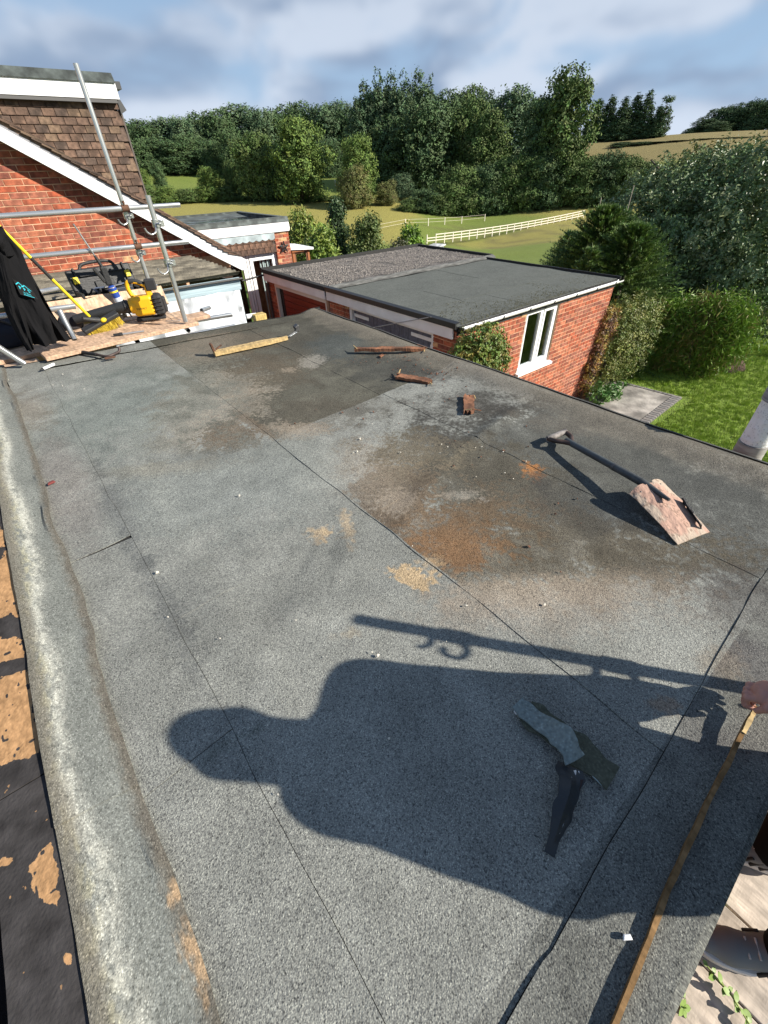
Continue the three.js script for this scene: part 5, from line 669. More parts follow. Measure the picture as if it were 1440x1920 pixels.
{ const a = atY(410, 604, 2.85), o = thing('timber_offcut', 'yellow timber block on a pale pipe under the patio door', 'timber'); const p = atZ(486, 594, -5.6); mesh('block', plank(0.16, 0.08, 0.12, 4), M(lin(0.62, 0.46, 0.16), 0.7, { map: woodGrain }), o).position.set(p.x, p.y, p.z); mesh('pipe', tubeAB(atZ(462, 594, -5.65), atZ(480, 591, -5.65), 0.03, 0.03, 12), white, o); }

// ---------------------------------------------------------------- near scaffold on the right: boards, standard
{
  const y = 2.35, r = rng(8), bm = [[0.68, 0.58, 0.48], [0.63, 0.54, 0.45], [0.72, 0.62, 0.52]].map(c => M(lin(...c), 0.85, { map: woodGrain, bumpMap: woodGrain, bumpScale: 0.004 }));
  [[0.585, 0.222], [0.815, 0.208], [1.022, 0.228], [1.255, 0.228], [1.49, 0.225]].forEach(([x, w], k) => { const g = plank(w - 0.006 * (k % 2), 0.04, 3.2, k); const o = mesh('scaffold_board', g, bm[k % 3]); o.position.set(x + w / 2 - 0.22 + 0.22 - 0.0, y - 0.02 + (k % 2) * 0.004, 1.95); o.rotation.y = (r() - 0.5) * 0.012; tag(o, ['pale near scaffold board next to the felt edge with a leafy sprig', 'shaded near scaffold board with the trailing weed along its edge', 'sunlit speckled near scaffold board under the grey shoe', 'near scaffold board under the other shoe of the worker', 'near scaffold board beside the upright tube'][k], 'board', 'boards of the near scaffold'); });
  const st = scaffTube('scaffold_standard', 'upright scaffold tube with couplers casting its shadow across the near felt', null, V(1.683, 0, 0.62), V(1.683, 4.085, 0.62)); delete st.userData.group;
  for (const y of [3.86, 3.52, 3.24]) { const c = mesh('coupler', merge([tubeAB(V(0, -0.03, 0), V(0, 0.03, 0), 0.031, 0.031, 14)]), galv, st); c.position.set(1.683, y, 0.62); mesh('flap', merge([curve([V(0.02, -0.02, 0), V(0.055, -0.03, 0), V(0.085, -0.012, 0), V(0.075, 0.02, 0), V(0.05, 0.022, 0)], 0.009, 14, 6), curve([V(0.02, 0.05, 0), V(0.055, 0.055, 0), V(0.07, 0.075, 0)], 0.009, 8, 6)]).rotateY(-2.48), galv, c); } mesh('base_plate', rbox(0.15, 0.012, 0.15, 0.003, 1), galv, st).position.set(1.683, 0.02, 0.62);
  for (const z of [0.55, 1.7, 3.2]) scaffTube('scaffold_transom', 'scaffold tube carrying the near boards', 'tubes under the near boards', V(0.4, y - 0.07, z), V(2.2, y - 0.07, z));
  // creeping weed growing up between the boards
  const w = thing('creeping_weed', 'thin green weed trailing through the gap between the near scaffold boards', 'weed'), pts = [[1318, 1800], [1340, 1830], [1365, 1858], [1388, 1893], [1408, 1925]].map(q => atY(q[0], q[1], y + 0.03)), cvv = new THREE.CatmullRomCurve3(pts); mesh('stem', new THREE.TubeGeometry(cvv, 24, 0.0025, 5), M(lin(0.25, 0.32, 0.08), 0.7), w);
  const lm = new THREE.MeshPhysicalMaterial({ color: lin(0.22, 0.34, 0.05), roughness: 0.5, transmission: 0.35, thickness: 0, side: THREE.DoubleSide }), lg = sheet((u, v) => V((u - 0.5) * 0.022 * Math.sin(Math.PI * clamp(v * 0.95 + 0.05)), 0.003 * Math.abs(u - 0.5), -v * 0.034), 4, 6, 0.0006);
  for (let k = 0; k < 16; k++) { const p = cvv.getPoint(clamp(0.1 + k * 0.056)), m = mesh('leaf', lg, lm, w); m.position.copy(p); m.rotation.set(0.3 + r() * 0.5, k * 2.4, (r() - 0.5) * 0.6); m.scale.setScalar(lerp(0.5, 0.95, r())); }
  for (const [px, py] of [[1278, 1850], [1282, 1890], [1358, 1678]]) { const p = atY(px, py, y + 0.012), q = thing('weed_sprig', 'small green sprig growing at the edge of the near boards', 'weed', p, 0, 'sprigs at the near boards'); for (let k = 0; k < 5; k++) { const m = mesh('leaf', lg, lm, q); m.rotation.set(0.5 + r() * 0.4, k * 1.3, 0); m.scale.setScalar(lerp(0.7, 1.2, r())); } mesh('stem', tubeAB(V(0, -0.02, 0), V(0, 0.02, 0), 0.002), lm, q); }
}
// ---------------------------------------------------------------- things lying on the felt roof
const RT = (px, py, h = 0) => { const p = atY(px, py, RY + 0.01); p.y = rH(p.x, -p.z) + 0.012 + h; return p; };
const woodNew = M(lin(0.66, 0.47, 0.21), 0.75, { map: woodGrain, bumpMap: woodGrain, bumpScale: 0.003 }), woodRot = M(lin(0.30, 0.13, 0.065), 0.9, { map: mottle2, bumpMap: woodGrain, bumpScale: 0.006 }), woodDark = M(lin(0.16, 0.07, 0.04), 0.9, { map: mottle2 });
{ // shovel: face down, tip and grip on the felt, socket arched up
  const s = thing('shovel', 'square mouthed shovel with black shaft lying face down, blade caked in pink mortar', 'shovel');
  const hh = (x, t, h) => V(x, rH(x, t) + 0.012 + h, -t);
  const TL = hh(1.934, 0.545, 0.092), TR = hh(2.144, 0.49, 0.10), BL = hh(1.852, 0.258, 0.004), BR = hh(2.050, 0.202, 0.004);
  const blade = sheet((u, v) => { const a = BL.clone().lerp(BR, u), b = TL.clone().lerp(TR, u), p = a.lerp(b, v); p.y += 0.008 * Math.sin(Math.PI * v) - 0.016 * Math.pow(Math.abs(u - 0.5) * 2, 3) * lerp(0.3, 1, v) + 0.012 * Math.sin(Math.PI * u) * v + (fbm(u * 5 + 3, v * 7, 3) - 0.5) * 0.007; if (v > 0.93) { const k = Math.abs(u - 0.5) * 2; p.addScaledVector(TL.clone().sub(BL).normalize(), (k < 0.25 ? -0.010 : 0.008) * Math.sin(k * 3)); } return p; }, 28, 36, 0.0035);
  const bt = tex(256, 256, (i, j, c) => { const n = fbm(i / 26, j / 26, 5), m = fbm(i / 90 + 4, j / 70, 3), q = fbm(i / 9, j / 9, 3); const k = lerp(0.7, 1.15, n); let r = 0.41 * k, g = 0.325 * k, b = 0.25 * k; const w = sm(0.45, 0.6, m); r = lerp(r, 0.42 * k, w); g = lerp(g, 0.26 * k, w); b = lerp(b, 0.195 * k, w); const d = sm(0.56, 0.68, n) * sm(0.4, 0.6, q) * 0.75; r = lerp(r, 0.16, d); g = lerp(g, 0.10, d); b = lerp(b, 0.07, d); c[0] = s2(r); c[1] = s2(g); c[2] = s2(b); }, true, false);
  mesh('blade', blade, M(0xffffff, 0.8, { map: bt, bumpMap: bumpTex(12, 5), bumpScale: 0.006 }), s);
  const sock = TL.clone().lerp(TR, 0.48), gripP = hh(2.235, 1.15, 0.045), d = gripP.clone().sub(sock), L = d.length(), dir = d.clone().normalize(), at = k => sock.clone().addScaledVector(dir, k);
  mesh('socket', merge([tubeAB(at(-0.13).add(V(0, -0.012, 0)), at(0.03), 0.008, 0.020, 12), tubeAB(at(0.03), at(0.20), 0.020, 0.0195, 14)]), M(lin(0.06, 0.066, 0.068), 0.6, { map: mottle }), s);
  mesh('shaft', tubeAB(at(0.19), at(L - 0.10), 0.0185, 0.0175, 14), M(lin(0.055, 0.065, 0.070), 0.55, { map: mottle }), s); mesh('ferrule', tubeAB(at(0.195), at(0.21), 0.0205, 0.0205, 14), steelD, s);
  const side = V(-dir.z, 0, dir.x).normalize(), Y0 = at(L - 0.16), e = at(L - 0.02), A = e.clone().addScaledVector(side, 0.058), B = e.clone().addScaledVector(side, -0.058), upv = V(0, 1, 0); A.y += 0.012; B.y -= 0.010;
  const hm = M(lin(0.055, 0.03, 0.022), 0.6, { map: mottle }); const hd = mesh('handle', merge([curve([Y0, at(L - 0.12).addScaledVector(side, 0.02), at(L - 0.075).addScaledVector(side, 0.058), A], 0.014, 16, 8), curve([Y0, at(L - 0.12).addScaledVector(side, -0.02), at(L - 0.075).addScaledVector(side, -0.058), B], 0.014, 16, 8)]), hm, s); mesh('grip_bar', tubeAB(A.clone().addScaledVector(side, 0.008), B.clone().addScaledVector(side, -0.008), 0.0175, 0.0175, 12), M(lin(0.30, 0.27, 0.25), 0.7, { map: mottle2 }), hd);
  for (const k of [0.2, 0.85]) mesh('rivet', new THREE.SphereGeometry(0.006, 8, 6), steelD, s).position.copy(TL.clone().lerp(TR, k).lerp(BL, 0.08)).add(V(0, 0.002, 0));
  const f = thing('felt_scrap', 'narrow torn strip of black felt lying on the shovel blade', 'felt scrap'), a = BR.clone().lerp(TR, 0.60).lerp(BL, 0.10).add(V(0, 0.014, 0)), b = BR.clone().lerp(TR, 0.10).lerp(BL, 0.22).add(V(0, 0.014, 0)); const q = b.clone().sub(a), sd = V(-q.z, 0.2, q.x).normalize();
  mesh('strip', uvm(sheet((u, v) => a.clone().addScaledVector(q, v).addScaledVector(sd, (u - 0.5) * 0.036 * lerp(0.6, 1.1, noise(v * 9, 2)) + (noise(v * 6, 5) - 0.5) * 0.01).add(V(0, 0.008 * Math.sin(u * 3.1) + 0.006 * noise(u * 4, v * 12), 0)), 5, 22, 0.005), 2), M(lin(0.02, 0.02, 0.022), 0.6, { bumpMap: fineB, bumpScale: 0.01 }), f); mesh('torn_fibre', uvm(sheet((u, v) => a.clone().addScaledVector(q, v * 0.6).addScaledVector(sd, (u - 0.5) * 0.008 + 0.008).add(V(0, 0.015, 0)), 2, 12, 0.002), 2), M(lin(0.4, 0.4, 0.4), 0.8), f);
}
{ // pale batten with nails
  const a = RT(403, 668, 0.018), b = RT(540, 638, 0.015), d = b.clone().sub(a), L = d.length(), o = thing('pale_batten', 'pale new timber batten with nailed ends on the far stained felt', 'batten', a.clone().lerp(b, 0.5), -Math.atan2(d.z, d.x));
  const r = rng(6); mesh('timber', uvm(sheet((u, v) => V((u - 0.5) * L, 0.02 + (noise(u * 20, 4) - 0.5) * 0.004, (0.5 - v) * 0.075 * (u > 0.68 ? lerp(1, 0.3, (u - 0.68) / 0.32) : 1) + (noise(u * 12, v * 3) - 0.5) * 0.006), 40, 4, 0.035), 2.2), woodNew, o);
  mesh('nail_plate', merge([rbox(0.02, 0.11, 0.05, 0.004, 1).rotateZ(0.2), tubeAB(V(0.02, 0, 0.02), V(0.08, 0.03, 0.02), 0.008, 0.006, 6)]), rusty, o).position.set(-L / 2 + 0.005, 0.035, -0.02); mesh('bent_nail', merge([tubeAB(V(0, 0, 0), V(0.10, 0.03, -0.015), 0.008, 0.008, 6), rbox(0.05, 0.05, 0.03, 0.01, 1).translate(0.12, 0.05, -0.02), rbox(0.05, 0.03, 0.06, 0.01, 1).rotateZ(0.5).translate(0.115, 0.075, -0.02)]), steelD, o).position.set(L / 2, 0.01, 0);
  mesh('metal_strip', tubeAB(V(0.02, 0.006, 0), V(0.11, 0.03, -0.01), 0.006, 0.006, 6), galv, o).position.set(L / 2, 0.006, 0.01); for (let k = 0; k < 5; k++) mesh('dark_mark', rbox(0.02, 0.003, 0.008, 0.001, 1), woodDark, o).position.set((-0.4 + k * 0.14) * L, 0.0205, (r() - 0.5) * 0.03);
}
function brokenWood(name, label, p0, p1, w, th, mat, seed, taper = 0.2) {
  const a = RT(...p0), b = RT(...p1), d = b.clone().sub(a), L = d.length(), o = thing(name, label, 'timber', a.clone().lerp(b, 0.5), -Math.atan2(d.z, d.x), 'rotten timber pieces on the felt');
  mesh('timber', uvm(sheet((u, v) => { const rag = (noise(v * 9, seed) - 0.5) * 0.06 * (u < 0.02 || u > 0.98 ? 1 : 0); return V((u - 0.5) * L + rag, th + (fbm(u * 8, v * 3 + seed, 3) - 0.5) * th * 0.7, (0.5 - v) * w * lerp(1, 1 - taper, noise(u * 5, seed)) + (noise(u * 9, seed + 3) - 0.5) * w * 0.12); }, 30, 6, th * 0.95), 3), mat, o);
  const r = rng(seed); for (let k = 0; k < 4; k++) { const m = mesh('splinter', rbox(0.05 + r() * 0.06, 0.006, 0.008, 0.002, 1), k % 2 ? woodRot : woodNew, o); m.position.set((r() < 0.7 ? 0.5 : -0.5) * L + (r() - 0.5) * 0.05, th * (0.4 + r()), (r() - 0.5) * w * 1.6); m.rotation.set(0, r() * 3, (r() - 0.5) * 0.8); } return o;
}
brokenWood('rotten_batten', 'long rotten brown batten lying near the far roof edge', [668, 661], [796, 660], 0.055, 0.028, woodRot, 3); brokenWood('rotten_plank', 'split red-brown plank with pale splinters near the seam', [746, 708], [806, 718], 0.085, 0.022, woodRot, 5); brokenWood('rotten_block', 'short red-brown wood block with nail holes on the dark felt', [878, 747], [879, 777], 0.075, 0.020, woodRot, 8, 0.05);
{ // claw hammer and marker near the far-left edge
  const a = RT(158, 666, 0.02), b = RT(205, 674, 0.02), c = RT(228, 668, 0.04), h = thing('claw_bar', 'dark claw bar lying on the felt below the platform boards', 'claw bar'); mesh('grip', tubeAB(a, a.clone().lerp(b, 0.55), 0.018, 0.016, 10), rubber, h); mesh('shaft', curve([a.clone().lerp(b, 0.5), b, b.clone().lerp(c, 0.5).add(V(0, -0.005, 0)), c, c.clone().add(V(0.01, 0.03, -0.02))], 0.012, 24, 8), M(lin(0.07, 0.05, 0.045), 0.6, { metalness: 0.4 }), h); mesh('claw', merge([rbox(0.09, 0.014, 0.03, 0.005, 1).translate(-0.05, 0, 0.02).rotateY(-0.2)]), rusty, h).position.copy(b).add(V(0.06, -0.004, 0.03));
  const p = RT(77, 698, 0.012), q = RT(103, 687, 0.012), m = thing('white_marker', 'white marker pen lying on the felt below the jacket', 'marker'); mesh('barrel', tubeAB(p.clone().lerp(q, 0.22), q, 0.012, 0.013, 12), white, m); mesh('tip', tubeAB(p, p.clone().lerp(q, 0.24), 0.005, 0.012, 10), rubber, m);
}
{ // cut strip of felt lifted in the worker's shadow, with the torn flap below it
  const mk = (pts, w0, h, th, mat, label, nm, und) => { const cvv = new THREE.CatmullRomCurve3(pts), o = thing('felt_offcut', label, 'felt scrap'); mesh(nm, uvm(sheet((u, v) => { const p = cvv.getPoint(v), t = cvv.getTangent(v), s = V(-t.z, 0, t.x).normalize(); return p.addScaledVector(s, (u - 0.5) * w0 * (1 + 0.5 * (noise(v * 8, 3) - 0.5)) * (nm === 'flap' ? lerp(1.25, 0.45, v) : 1)).add(V(0, h(u, v), 0)); }, 8, 30, th), 1), mat, o); return o; };
  const gc = tex(256, 256, (i, j, c) => { const k = lerp(0.7, granule(i, j), 0.35) * 0.75; c[0] = s2(0.64 * k); c[1] = s2(0.70 * k); c[2] = s2(0.68 * k); }), feltG = MF(lin(0.46, 0.50, 0.50), 0.95, { map: gc, bumpMap: gran, bumpScale: 0.002 }), feltGr = MF(lin(0.22, 0.21, 0.16), 0.95, { map: gc, bumpMap: gran, bumpScale: 0.002 });
  mk([RT(968, 1322, 0.012), RT(1010, 1362, 0.02), RT(1048, 1400, 0.04), RT(1070, 1438, 0.03)], 0.055, (u, v) => 0.030 * Math.pow(1 - u, 2) * sm(0.1, 0.6, v) + 0.006 * noise(v * 7, u * 2), 0.006, feltG, 'curled grey-green strip of cut felt lifted from the roof', 'strip');
  const f2 = mk([RT(985, 1335, 0.004), RT(1060, 1390, 0.004), RT(1148, 1462, 0.004)], 0.088, (u, v) => 0.003 + 0.006 * noise(u * 2, v * 4), 0.005, feltGr, 'flat olive felt strip lying under the curled one', 'strip'); mesh('cut_edge', tubeAB(RT(1078, 1425, 0.006), RT(1132, 1478, 0.006), 0.003, 0.003, 6), M(lin(0.26, 0.32, 0.32), 0.8), f2);
  const fl = mk([RT(1066, 1442, 0.02), RT(1060, 1490, 0.025), RT(1045, 1540, 0.025), RT(1030, 1602, 0.006)], 0.06, (u, v) => 0.045 * Math.sin(Math.PI * clamp(v)) * (u < 0.5 ? u * 1.6 : 0.8), 0.006, M(lin(0.022, 0.028, 0.035), 0.55, { map: mottle2, bumpMap: fineB, bumpScale: 0.008 }), 'torn black felt flap standing up below the curled strip', 'flap'); mesh('white_fibre', uvm(sheet((u, v) => { const p = RT(1070 + u * 12, 1452 + v * 28, 0.025); p.y += 0.006 * Math.sin(u * 6); return p; }, 3, 4, 0.003), 3), M(lin(0.75, 0.73, 0.70), 0.8), fl); mesh('torn_edge', curve([RT(1064, 1468, 0.04), RT(1060, 1510, 0.045), RT(1051, 1545, 0.04), RT(1043, 1568, 0.028)], 0.0025, 20, 5), M(lin(0.5, 0.52, 0.55), 0.7), fl); mesh('under_layer', uvm(sheet((u, v) => RT(1064 + u * 24 - v * 20, 1470 + v * 70, 0.012 + 0.02 * u * (1 - v)), 6, 12, 0.004), 3), M(lin(0.06, 0.035, 0.03), 0.9, { map: mottle2 }), fl);
}
{ // loose batten along the near edge, its far end lifted by the worker
  const o = thing('loose_batten', 'long thin timber batten lying along the near roof edge, its sunlit end painted pale', 'batten'), a = RT(1404, 1338, 0.05), b = RT(1285, 1590, 0.016), c = RT(1140, 1945, 0.016), cv = new THREE.CatmullRomCurve3([a, b, c]);
  mesh('timber', uvm(sheet((u, v) => { const p = cv.getPoint(v); return p.add(V(0, (noise(v * 30, u) - 0.5) * 0.003, (0.5 - u) * 0.011 * lerp(0.85, 1.1, noise(v * 22, 3)) + (noise(v * 14, 8) - 0.5) * 0.004)); }, 4, 60, 0.018), 3), MF(lin(0.28, 0.17, 0.08), 0.95, { map: woodGrain, bumpMap: woodGrain, bumpScale: 0.004 }), o);
  mesh('sunlit_end', uvm(sheet((u, v) => { const p = cv.getPoint(0.012 + v * 0.10); return p.add(V(0, 0.004, (0.5 - u) * 0.011 * lerp(0.7, 1.15, noise(v * 22, 3)))); }, 4, 12, 0.003), 3), M(lin(0.72, 0.52, 0.24), 0.8, { map: woodGrain }), o);  // sunlight on the lifted end, put in as a paler wood colour
}
{ // crumbs and chips
  const r = rng(404), cg = [0, 1, 2].map(k => { const s = new THREE.IcosahedronGeometry(1, 0), p = s.attributes.position; for (let i = 0; i < p.count; i++) { const f = 0.6 + 0.8 * h2(Math.round(p.getX(i) * 30) + k, Math.round(p.getZ(i) * 30 + p.getY(i) * 50)); p.setXYZ(i, p.getX(i) * f, p.getY(i) * f * 0.5, p.getZ(i) * f * 0.8); } s.computeVertexNormals(); return s; });
  const grp = [['dark rotten crumbs', woodDark, [[720, 672, 120, 12, 40], [830, 700, 40, 20, 30], [780, 690, 60, 20, 20], [850, 730, 70, 30, 16], [650, 780, 200, 60, 14], [900, 830, 120, 60, 14], [1100, 1000, 200, 90, 6]], 0.007], ['pale grit', M(lin(0.5, 0.47, 0.4), 0.9), [[780, 870, 150, 90, 10], [100, 720, 90, 20, 6], [600, 1200, 500, 300, 16], [900, 900, 200, 90, 8]], 0.006]];
  for (const [nm, mat, spots, sz] of grp) { const n = spots.reduce((a, s) => a + s[4], 0), im = new THREE.InstancedMesh(cg[0], mat, n), m4 = new THREE.Matrix4(), q = new THREE.Quaternion(); let k = 0; for (const s of spots) for (let i = 0; i < s[4]; i++) { const p = RT(s[0] + (r() + r() - 1) * s[2], s[1] + (r() + r() - 1) * s[3]), z = sz * lerp(0.5, 1.5, r() * r()); q.setFromEuler(new THREE.Euler(r(), r() * 6, r())); m4.compose(p, q, V(z, z, z)); im.setMatrixAt(k++, m4); } im.name = nm.replace(/ /g, '_'); im.castShadow = im.receiveShadow = true; scene.add(im); tag(im, nm + ' scattered over the felt roof', 'debris', null, 'stuff'); }
  const chip = (px, py, w, d, rot, mat, label) => { const o = mesh('chip', uvm(extr([[-w / 2, -d / 2], [w / 2, -d / 2 * 0.7], [w / 2 * 0.8, d / 2], [-w / 2 * 0.6, d / 2 * 0.8]], 0.006, 0.0015).rotateX(-Math.PI / 2), 3), mat); o.position.copy(RT(px, py, 0.002)); o.rotation.y = rot; tag(o, label, 'chip'); };
  chip(1175, 1758, 0.017, 0.008, -0.7, white, 'small white plastic chip beside the near batten'); chip(97, 907, 0.035, 0.02, 0.2, M(lin(0.16, 0.03, 0.025), 0.7), 'small dark red chip on the left felt strip'); chip(715, 668, 0.06, 0.03, 0.3, woodRot, 'small brown chip below the long rotten batten'); chip(1045, 1545, 0.02, 0.01, 1, white, 'tiny white fleck beside the torn flap'); chip(967, 1336, 0.012, 0.01, 0, white, 'tiny white fleck at the curled strip end');
}
// ---------------------------------------------------------------- garden: patio, shrubs, trees, fences
{
  const y = 0.03, c = [[1096, 764], [1212, 797], [1278, 746], [1162, 716]].map(q => atY(q[0], q[1], y)); const P = (u, v) => c[0].clone().lerp(c[1], u).lerp(c[3].clone().lerp(c[2], u), v);
  const o = thing('concrete_patio', 'pale concrete slab edged with darker setts at the garage corner', 'patio');
  mesh('slab', uvm(sheet((u, v) => { const p = P(lerp(-0.5, 0.86, u), lerp(-0.3, 0.97, v)); p.y += (noise(p.x * 3, p.z * 3) - 0.5) * 0.006; return p; }, 12, 12, 0.05), 0.8), M(lin(0.42, 0.39, 0.35), 0.9, { map: mottle2, bumpMap: fineB, bumpScale: 0.006 }), o);
  const em = [M(lin(0.22, 0.21, 0.20), 0.95, { map: mottle }), M(lin(0.27, 0.25, 0.23), 0.95, { map: mottle })]; for (let k = 0; k < 22; k++) { const v = lerp(-0.3, 1.02, (k + 0.5) / 22), a = P(0.865, v), b = P(1.0, v), q = a.clone().lerp(b, 0.5), m = mesh('edging_sett', rbox(a.distanceTo(b), 0.06, 0.10, 0.008, 1), em[k % 2], o); m.position.set(q.x, 0.012, q.z); m.rotation.y = -Math.atan2(b.z - a.z, b.x - a.x); } for (let k = 0; k < 12; k++) { const u = lerp(0.0, 0.86, (k + 0.5) / 12), a = P(u, 0.975), b = P(u, 1.02), q = a.clone().lerp(b, 0.5), m = mesh('edging_sett', rbox(0.15, 0.06, Math.max(0.06, a.distanceTo(b)), 0.008, 1), em[k % 2], o); m.position.set(q.x, 0.012, q.z); m.rotation.y = -Math.atan2(c[1].z - c[0].z, c[1].x - c[0].x); }
}
{ // flue pipe with a cowl beyond the right edge
  const b = atX(1392, 862, 3.12), o = thing('flue_pipe', 'white speckled cement flue pipe with a grey slotted cowl beyond the roof edge', 'flue', [b.x + 0.05, 0, b.z]), t = tex(256, 256, (i, j, c) => { const n = fbm(i / 20, j / 30, 4), q = fbm(i / 5, j / 5, 2), k = lerp(0.75, 1, n); let v = 0.90 * k; v = lerp(v, 0.48, sm(0.70, 0.76, fbm(i / 2.4, j / 2.4, 2))); c[0] = s2(v); c[1] = s2(v); c[2] = s2(v * 0.98); }); const fm = M(0xffffff, 0.85, { map: t, bumpMap: fineB, bumpScale: 0.004 });
  mesh('pipe', uvm(tubeAB(V(0, 0, 0), V(0, 3.10, 0), 0.066, 0.066, 28), 1.5), fm, o); mesh('collar', merge([tubeAB(V(0, 2.81, 0), V(0, 2.84, 0), 0.080, 0.080, 28), tubeAB(V(0, 2.84, 0), V(0, 2.93, 0), 0.078, 0.078, 28)]), M(lin(0.40, 0.385, 0.36), 0.9, { map: mottle }), o); mesh('upper_pipe', uvm(tubeAB(V(0, 2.935, 0), V(0, 3.20, 0), 0.074, 0.074, 28), 1.5), fm, o);
  const cw = mesh('cowl', merge([tubeAB(V(0, 3.20, 0), V(0, 3.26, 0), 0.082, 0.082, 28), tubeAB(V(0, 3.26, 0), V(0, 3.33, 0), 0.080, 0.05, 28)]), M(lin(0.36, 0.36, 0.36), 0.8, { map: mottle }), o); for (let k = 0; k < 9; k++) { const a = k * 0.7, m = mesh('slot', rbox(0.016, 0.05, 0.02, 0.003, 1), black, cw); m.position.set(Math.cos(a) * 0.064, 3.295, Math.sin(a) * 0.064); m.rotation.y = -a; m.rotation.order = 'YXZ'; }
}
function plantAt(name, label, category, p, turn, crown, mat, trunk, group) { const o = thing(name, label, category, [p.x, groundY(p.x, p.z), p.z], turn, group); mesh('crown', crown, mat, o); if (trunk) mesh('trunk', trunk, barkM, o); return o; }
{ // round climber on the garage wall
  const a = atZ(897, 655, GZ + 0.33), b = atZ(897, 608, GZ + 0.33), ry = b.y - a.y, lob = [[0, a.y, 0, 0.50, ry, 0.30], [-0.2, a.y - 0.1, 0, 0.42, ry * 0.8, 0.28], [0.2, a.y - 0.2, 0, 0.42, ry * 0.95, 0.30], [0, a.y - 0.8, 0, 0.55, 0.7, 0.28]];
  plantAt('wall_shrub', 'rounded green wall shrub growing against the garage beside its window', 'shrub', V(a.x, 0, GZ + 0.36), 0, leafCloud({ seed: 5, lobes: lob, clumps: 1300, leaves: 20000, clumpR: 0.05, leaf: 0.044, pal: [[0.15, 0.23, 0.04], [0.11, 0.20, 0.04], [0.17, 0.23, 0.05], [0.22, 0.21, 0.05]], inner: 0.5 }), leafNear, trunkGeo(1.4, 0.03, 6, 3, 0.25));
}
{ // clipped climber hedge at the far corner: its dry end and its green body
  const B = (px, py) => { const p = atY(px, py, 0); return p; }, q = V(10.2, 0, -4.5);
  const lob = []; for (let k = 0; k < 7; k++) { const f = k / 6; lob.push([-0.1 + f * 1.15, 0.95 + 0.05 * Math.sin(k), 0.3 * f, 0.42, 1.0 + 0.05 * (k % 2), 0.36]); }
  plantAt('clipped_hedge', 'clipped yellow-green hedge wrapped round the far garage corner', 'hedge', q, 0.1, leafCloud({ seed: 8, lobes: lob, clumps: 1500, leaves: 24000, clumpR: 0.09, leaf: 0.045, pal: [[0.22, 0.26, 0.06], [0.18, 0.23, 0.05], [0.27, 0.28, 0.09], [0.14, 0.19, 0.045]], inner: 0.55 }), leafNear, trunkGeo(1.6, 0.05, 8, 3, 0.3));
  const d = V(9.38, 0, -4.40); plantAt('dry_climber', 'browning yellow climber trailing down the end of the garage wall', 'climber', d, 0, leafCloud({ seed: 9, lobes: [[0.25, 1.55, 0, 0.30, 0.42, 0.12], [0.1, 1.0, 0.02, 0.24, 0.5, 0.10], [-0.05, 0.45, 0.05, 0.2, 0.5, 0.10]], clumps: 300, leaves: 4200, clumpR: 0.09, leaf: 0.06, pal: [[0.42, 0.30, 0.08], [0.30, 0.17, 0.08], [0.36, 0.30, 0.07], [0.20, 0.11, 0.07]], inner: 0.4, asp: 0.4 }), leafNear, merge([0, 1, 2, 3, 4].map(k => curve([V(-0.2 + k * 0.07, 0, 0.05), V(-0.12 + k * 0.08, 0.6, 0.06), V(0.05 + k * 0.07, 1.2, 0.04), V(0.2 + k * 0.04, 1.8, 0.0)], 0.018, 14, 6))));
  const s = V(9.35, 0, -4.0); plantAt('leafy_weed', 'bright green leafy weed at the foot of the clipped hedge', 'weed', s, 0, leafCloud({ seed: 10, lobes: [[0, 0.22, 0, 0.3, 0.25, 0.25], [0.4, 0.2, 0.1, 0.3, 0.2, 0.2]], clumps: 80, leaves: 700, clumpR: 0.08, leaf: 0.09, pal: [[0.10, 0.22, 0.05], [0.13, 0.26, 0.07]], inner: 0.3 }), leafNear);
}
const spruceM = LEAF(0.6, 0.15);
function spruce(seed, h, w, n, pal) { // whorled boughs that carry short needle sprays
  const r = rng(seed), pos = [], col = []; const put = (a, b, wd, c) => { const d = b.clone().sub(a), s = V(d.z, 0.3 * d.length() * (r() - 0.5), -d.x).normalize().multiplyScalar(wd), p = [a.clone().add(s), a.clone().sub(s), b]; for (const v of p) { pos.push(v.x, v.y, v.z); col.push(c[0], c[1], c[2]); } };
  for (let i = 0; i < n; i++) { const f = Math.pow(r(), 0.75), y = lerp(0.15, h, f), ph = r() * 6.283, Lb = w / 2 * Math.pow(1 - f, 0.62) * lerp(0.55, 1.08, r()) + 0.1, dir = V(Math.cos(ph), lerp(-0.15, 0.55, f), Math.sin(ph)).normalize(), c0 = pal[Math.floor(r() * pal.length)], k0 = lerp(0.7, 1.3, r());
    const m = 7 + Math.floor(Lb * 9); for (let j = 0; j < m; j++) { const g = lerp(0.3, 1, (j + r()) / m), o = V(0, y, 0).addScaledVector(dir, Lb * g), sp = lerp(0.16, 0.07, g); for (let q = 0; q < 6; q++) { const e = dir.clone().multiplyScalar(0.8).add(V(r() - 0.5, r() * 0.7 - 0.2, r() - 0.5).multiplyScalar(1.7)).normalize(), k = k0 * lerp(0.75, 1.25, r()) * (g > 0.85 ? 1.25 : 1); put(o, o.clone().addScaledVector(e, sp * lerp(0.7, 1.4, r())), 0.011, [c0[0] * k, c0[1] * k, c0[2] * k]); } } }
  const g = new THREE.BufferGeometry(); g.setAttribute('position', new THREE.Float32BufferAttribute(pos, 3)); g.setAttribute('color', new THREE.Float32BufferAttribute(col, 3)); g.computeVertexNormals(); return g;
}
const SPR = [[0.10, 0.17, 0.035], [0.08, 0.15, 0.035], [0.13, 0.20, 0.04]];
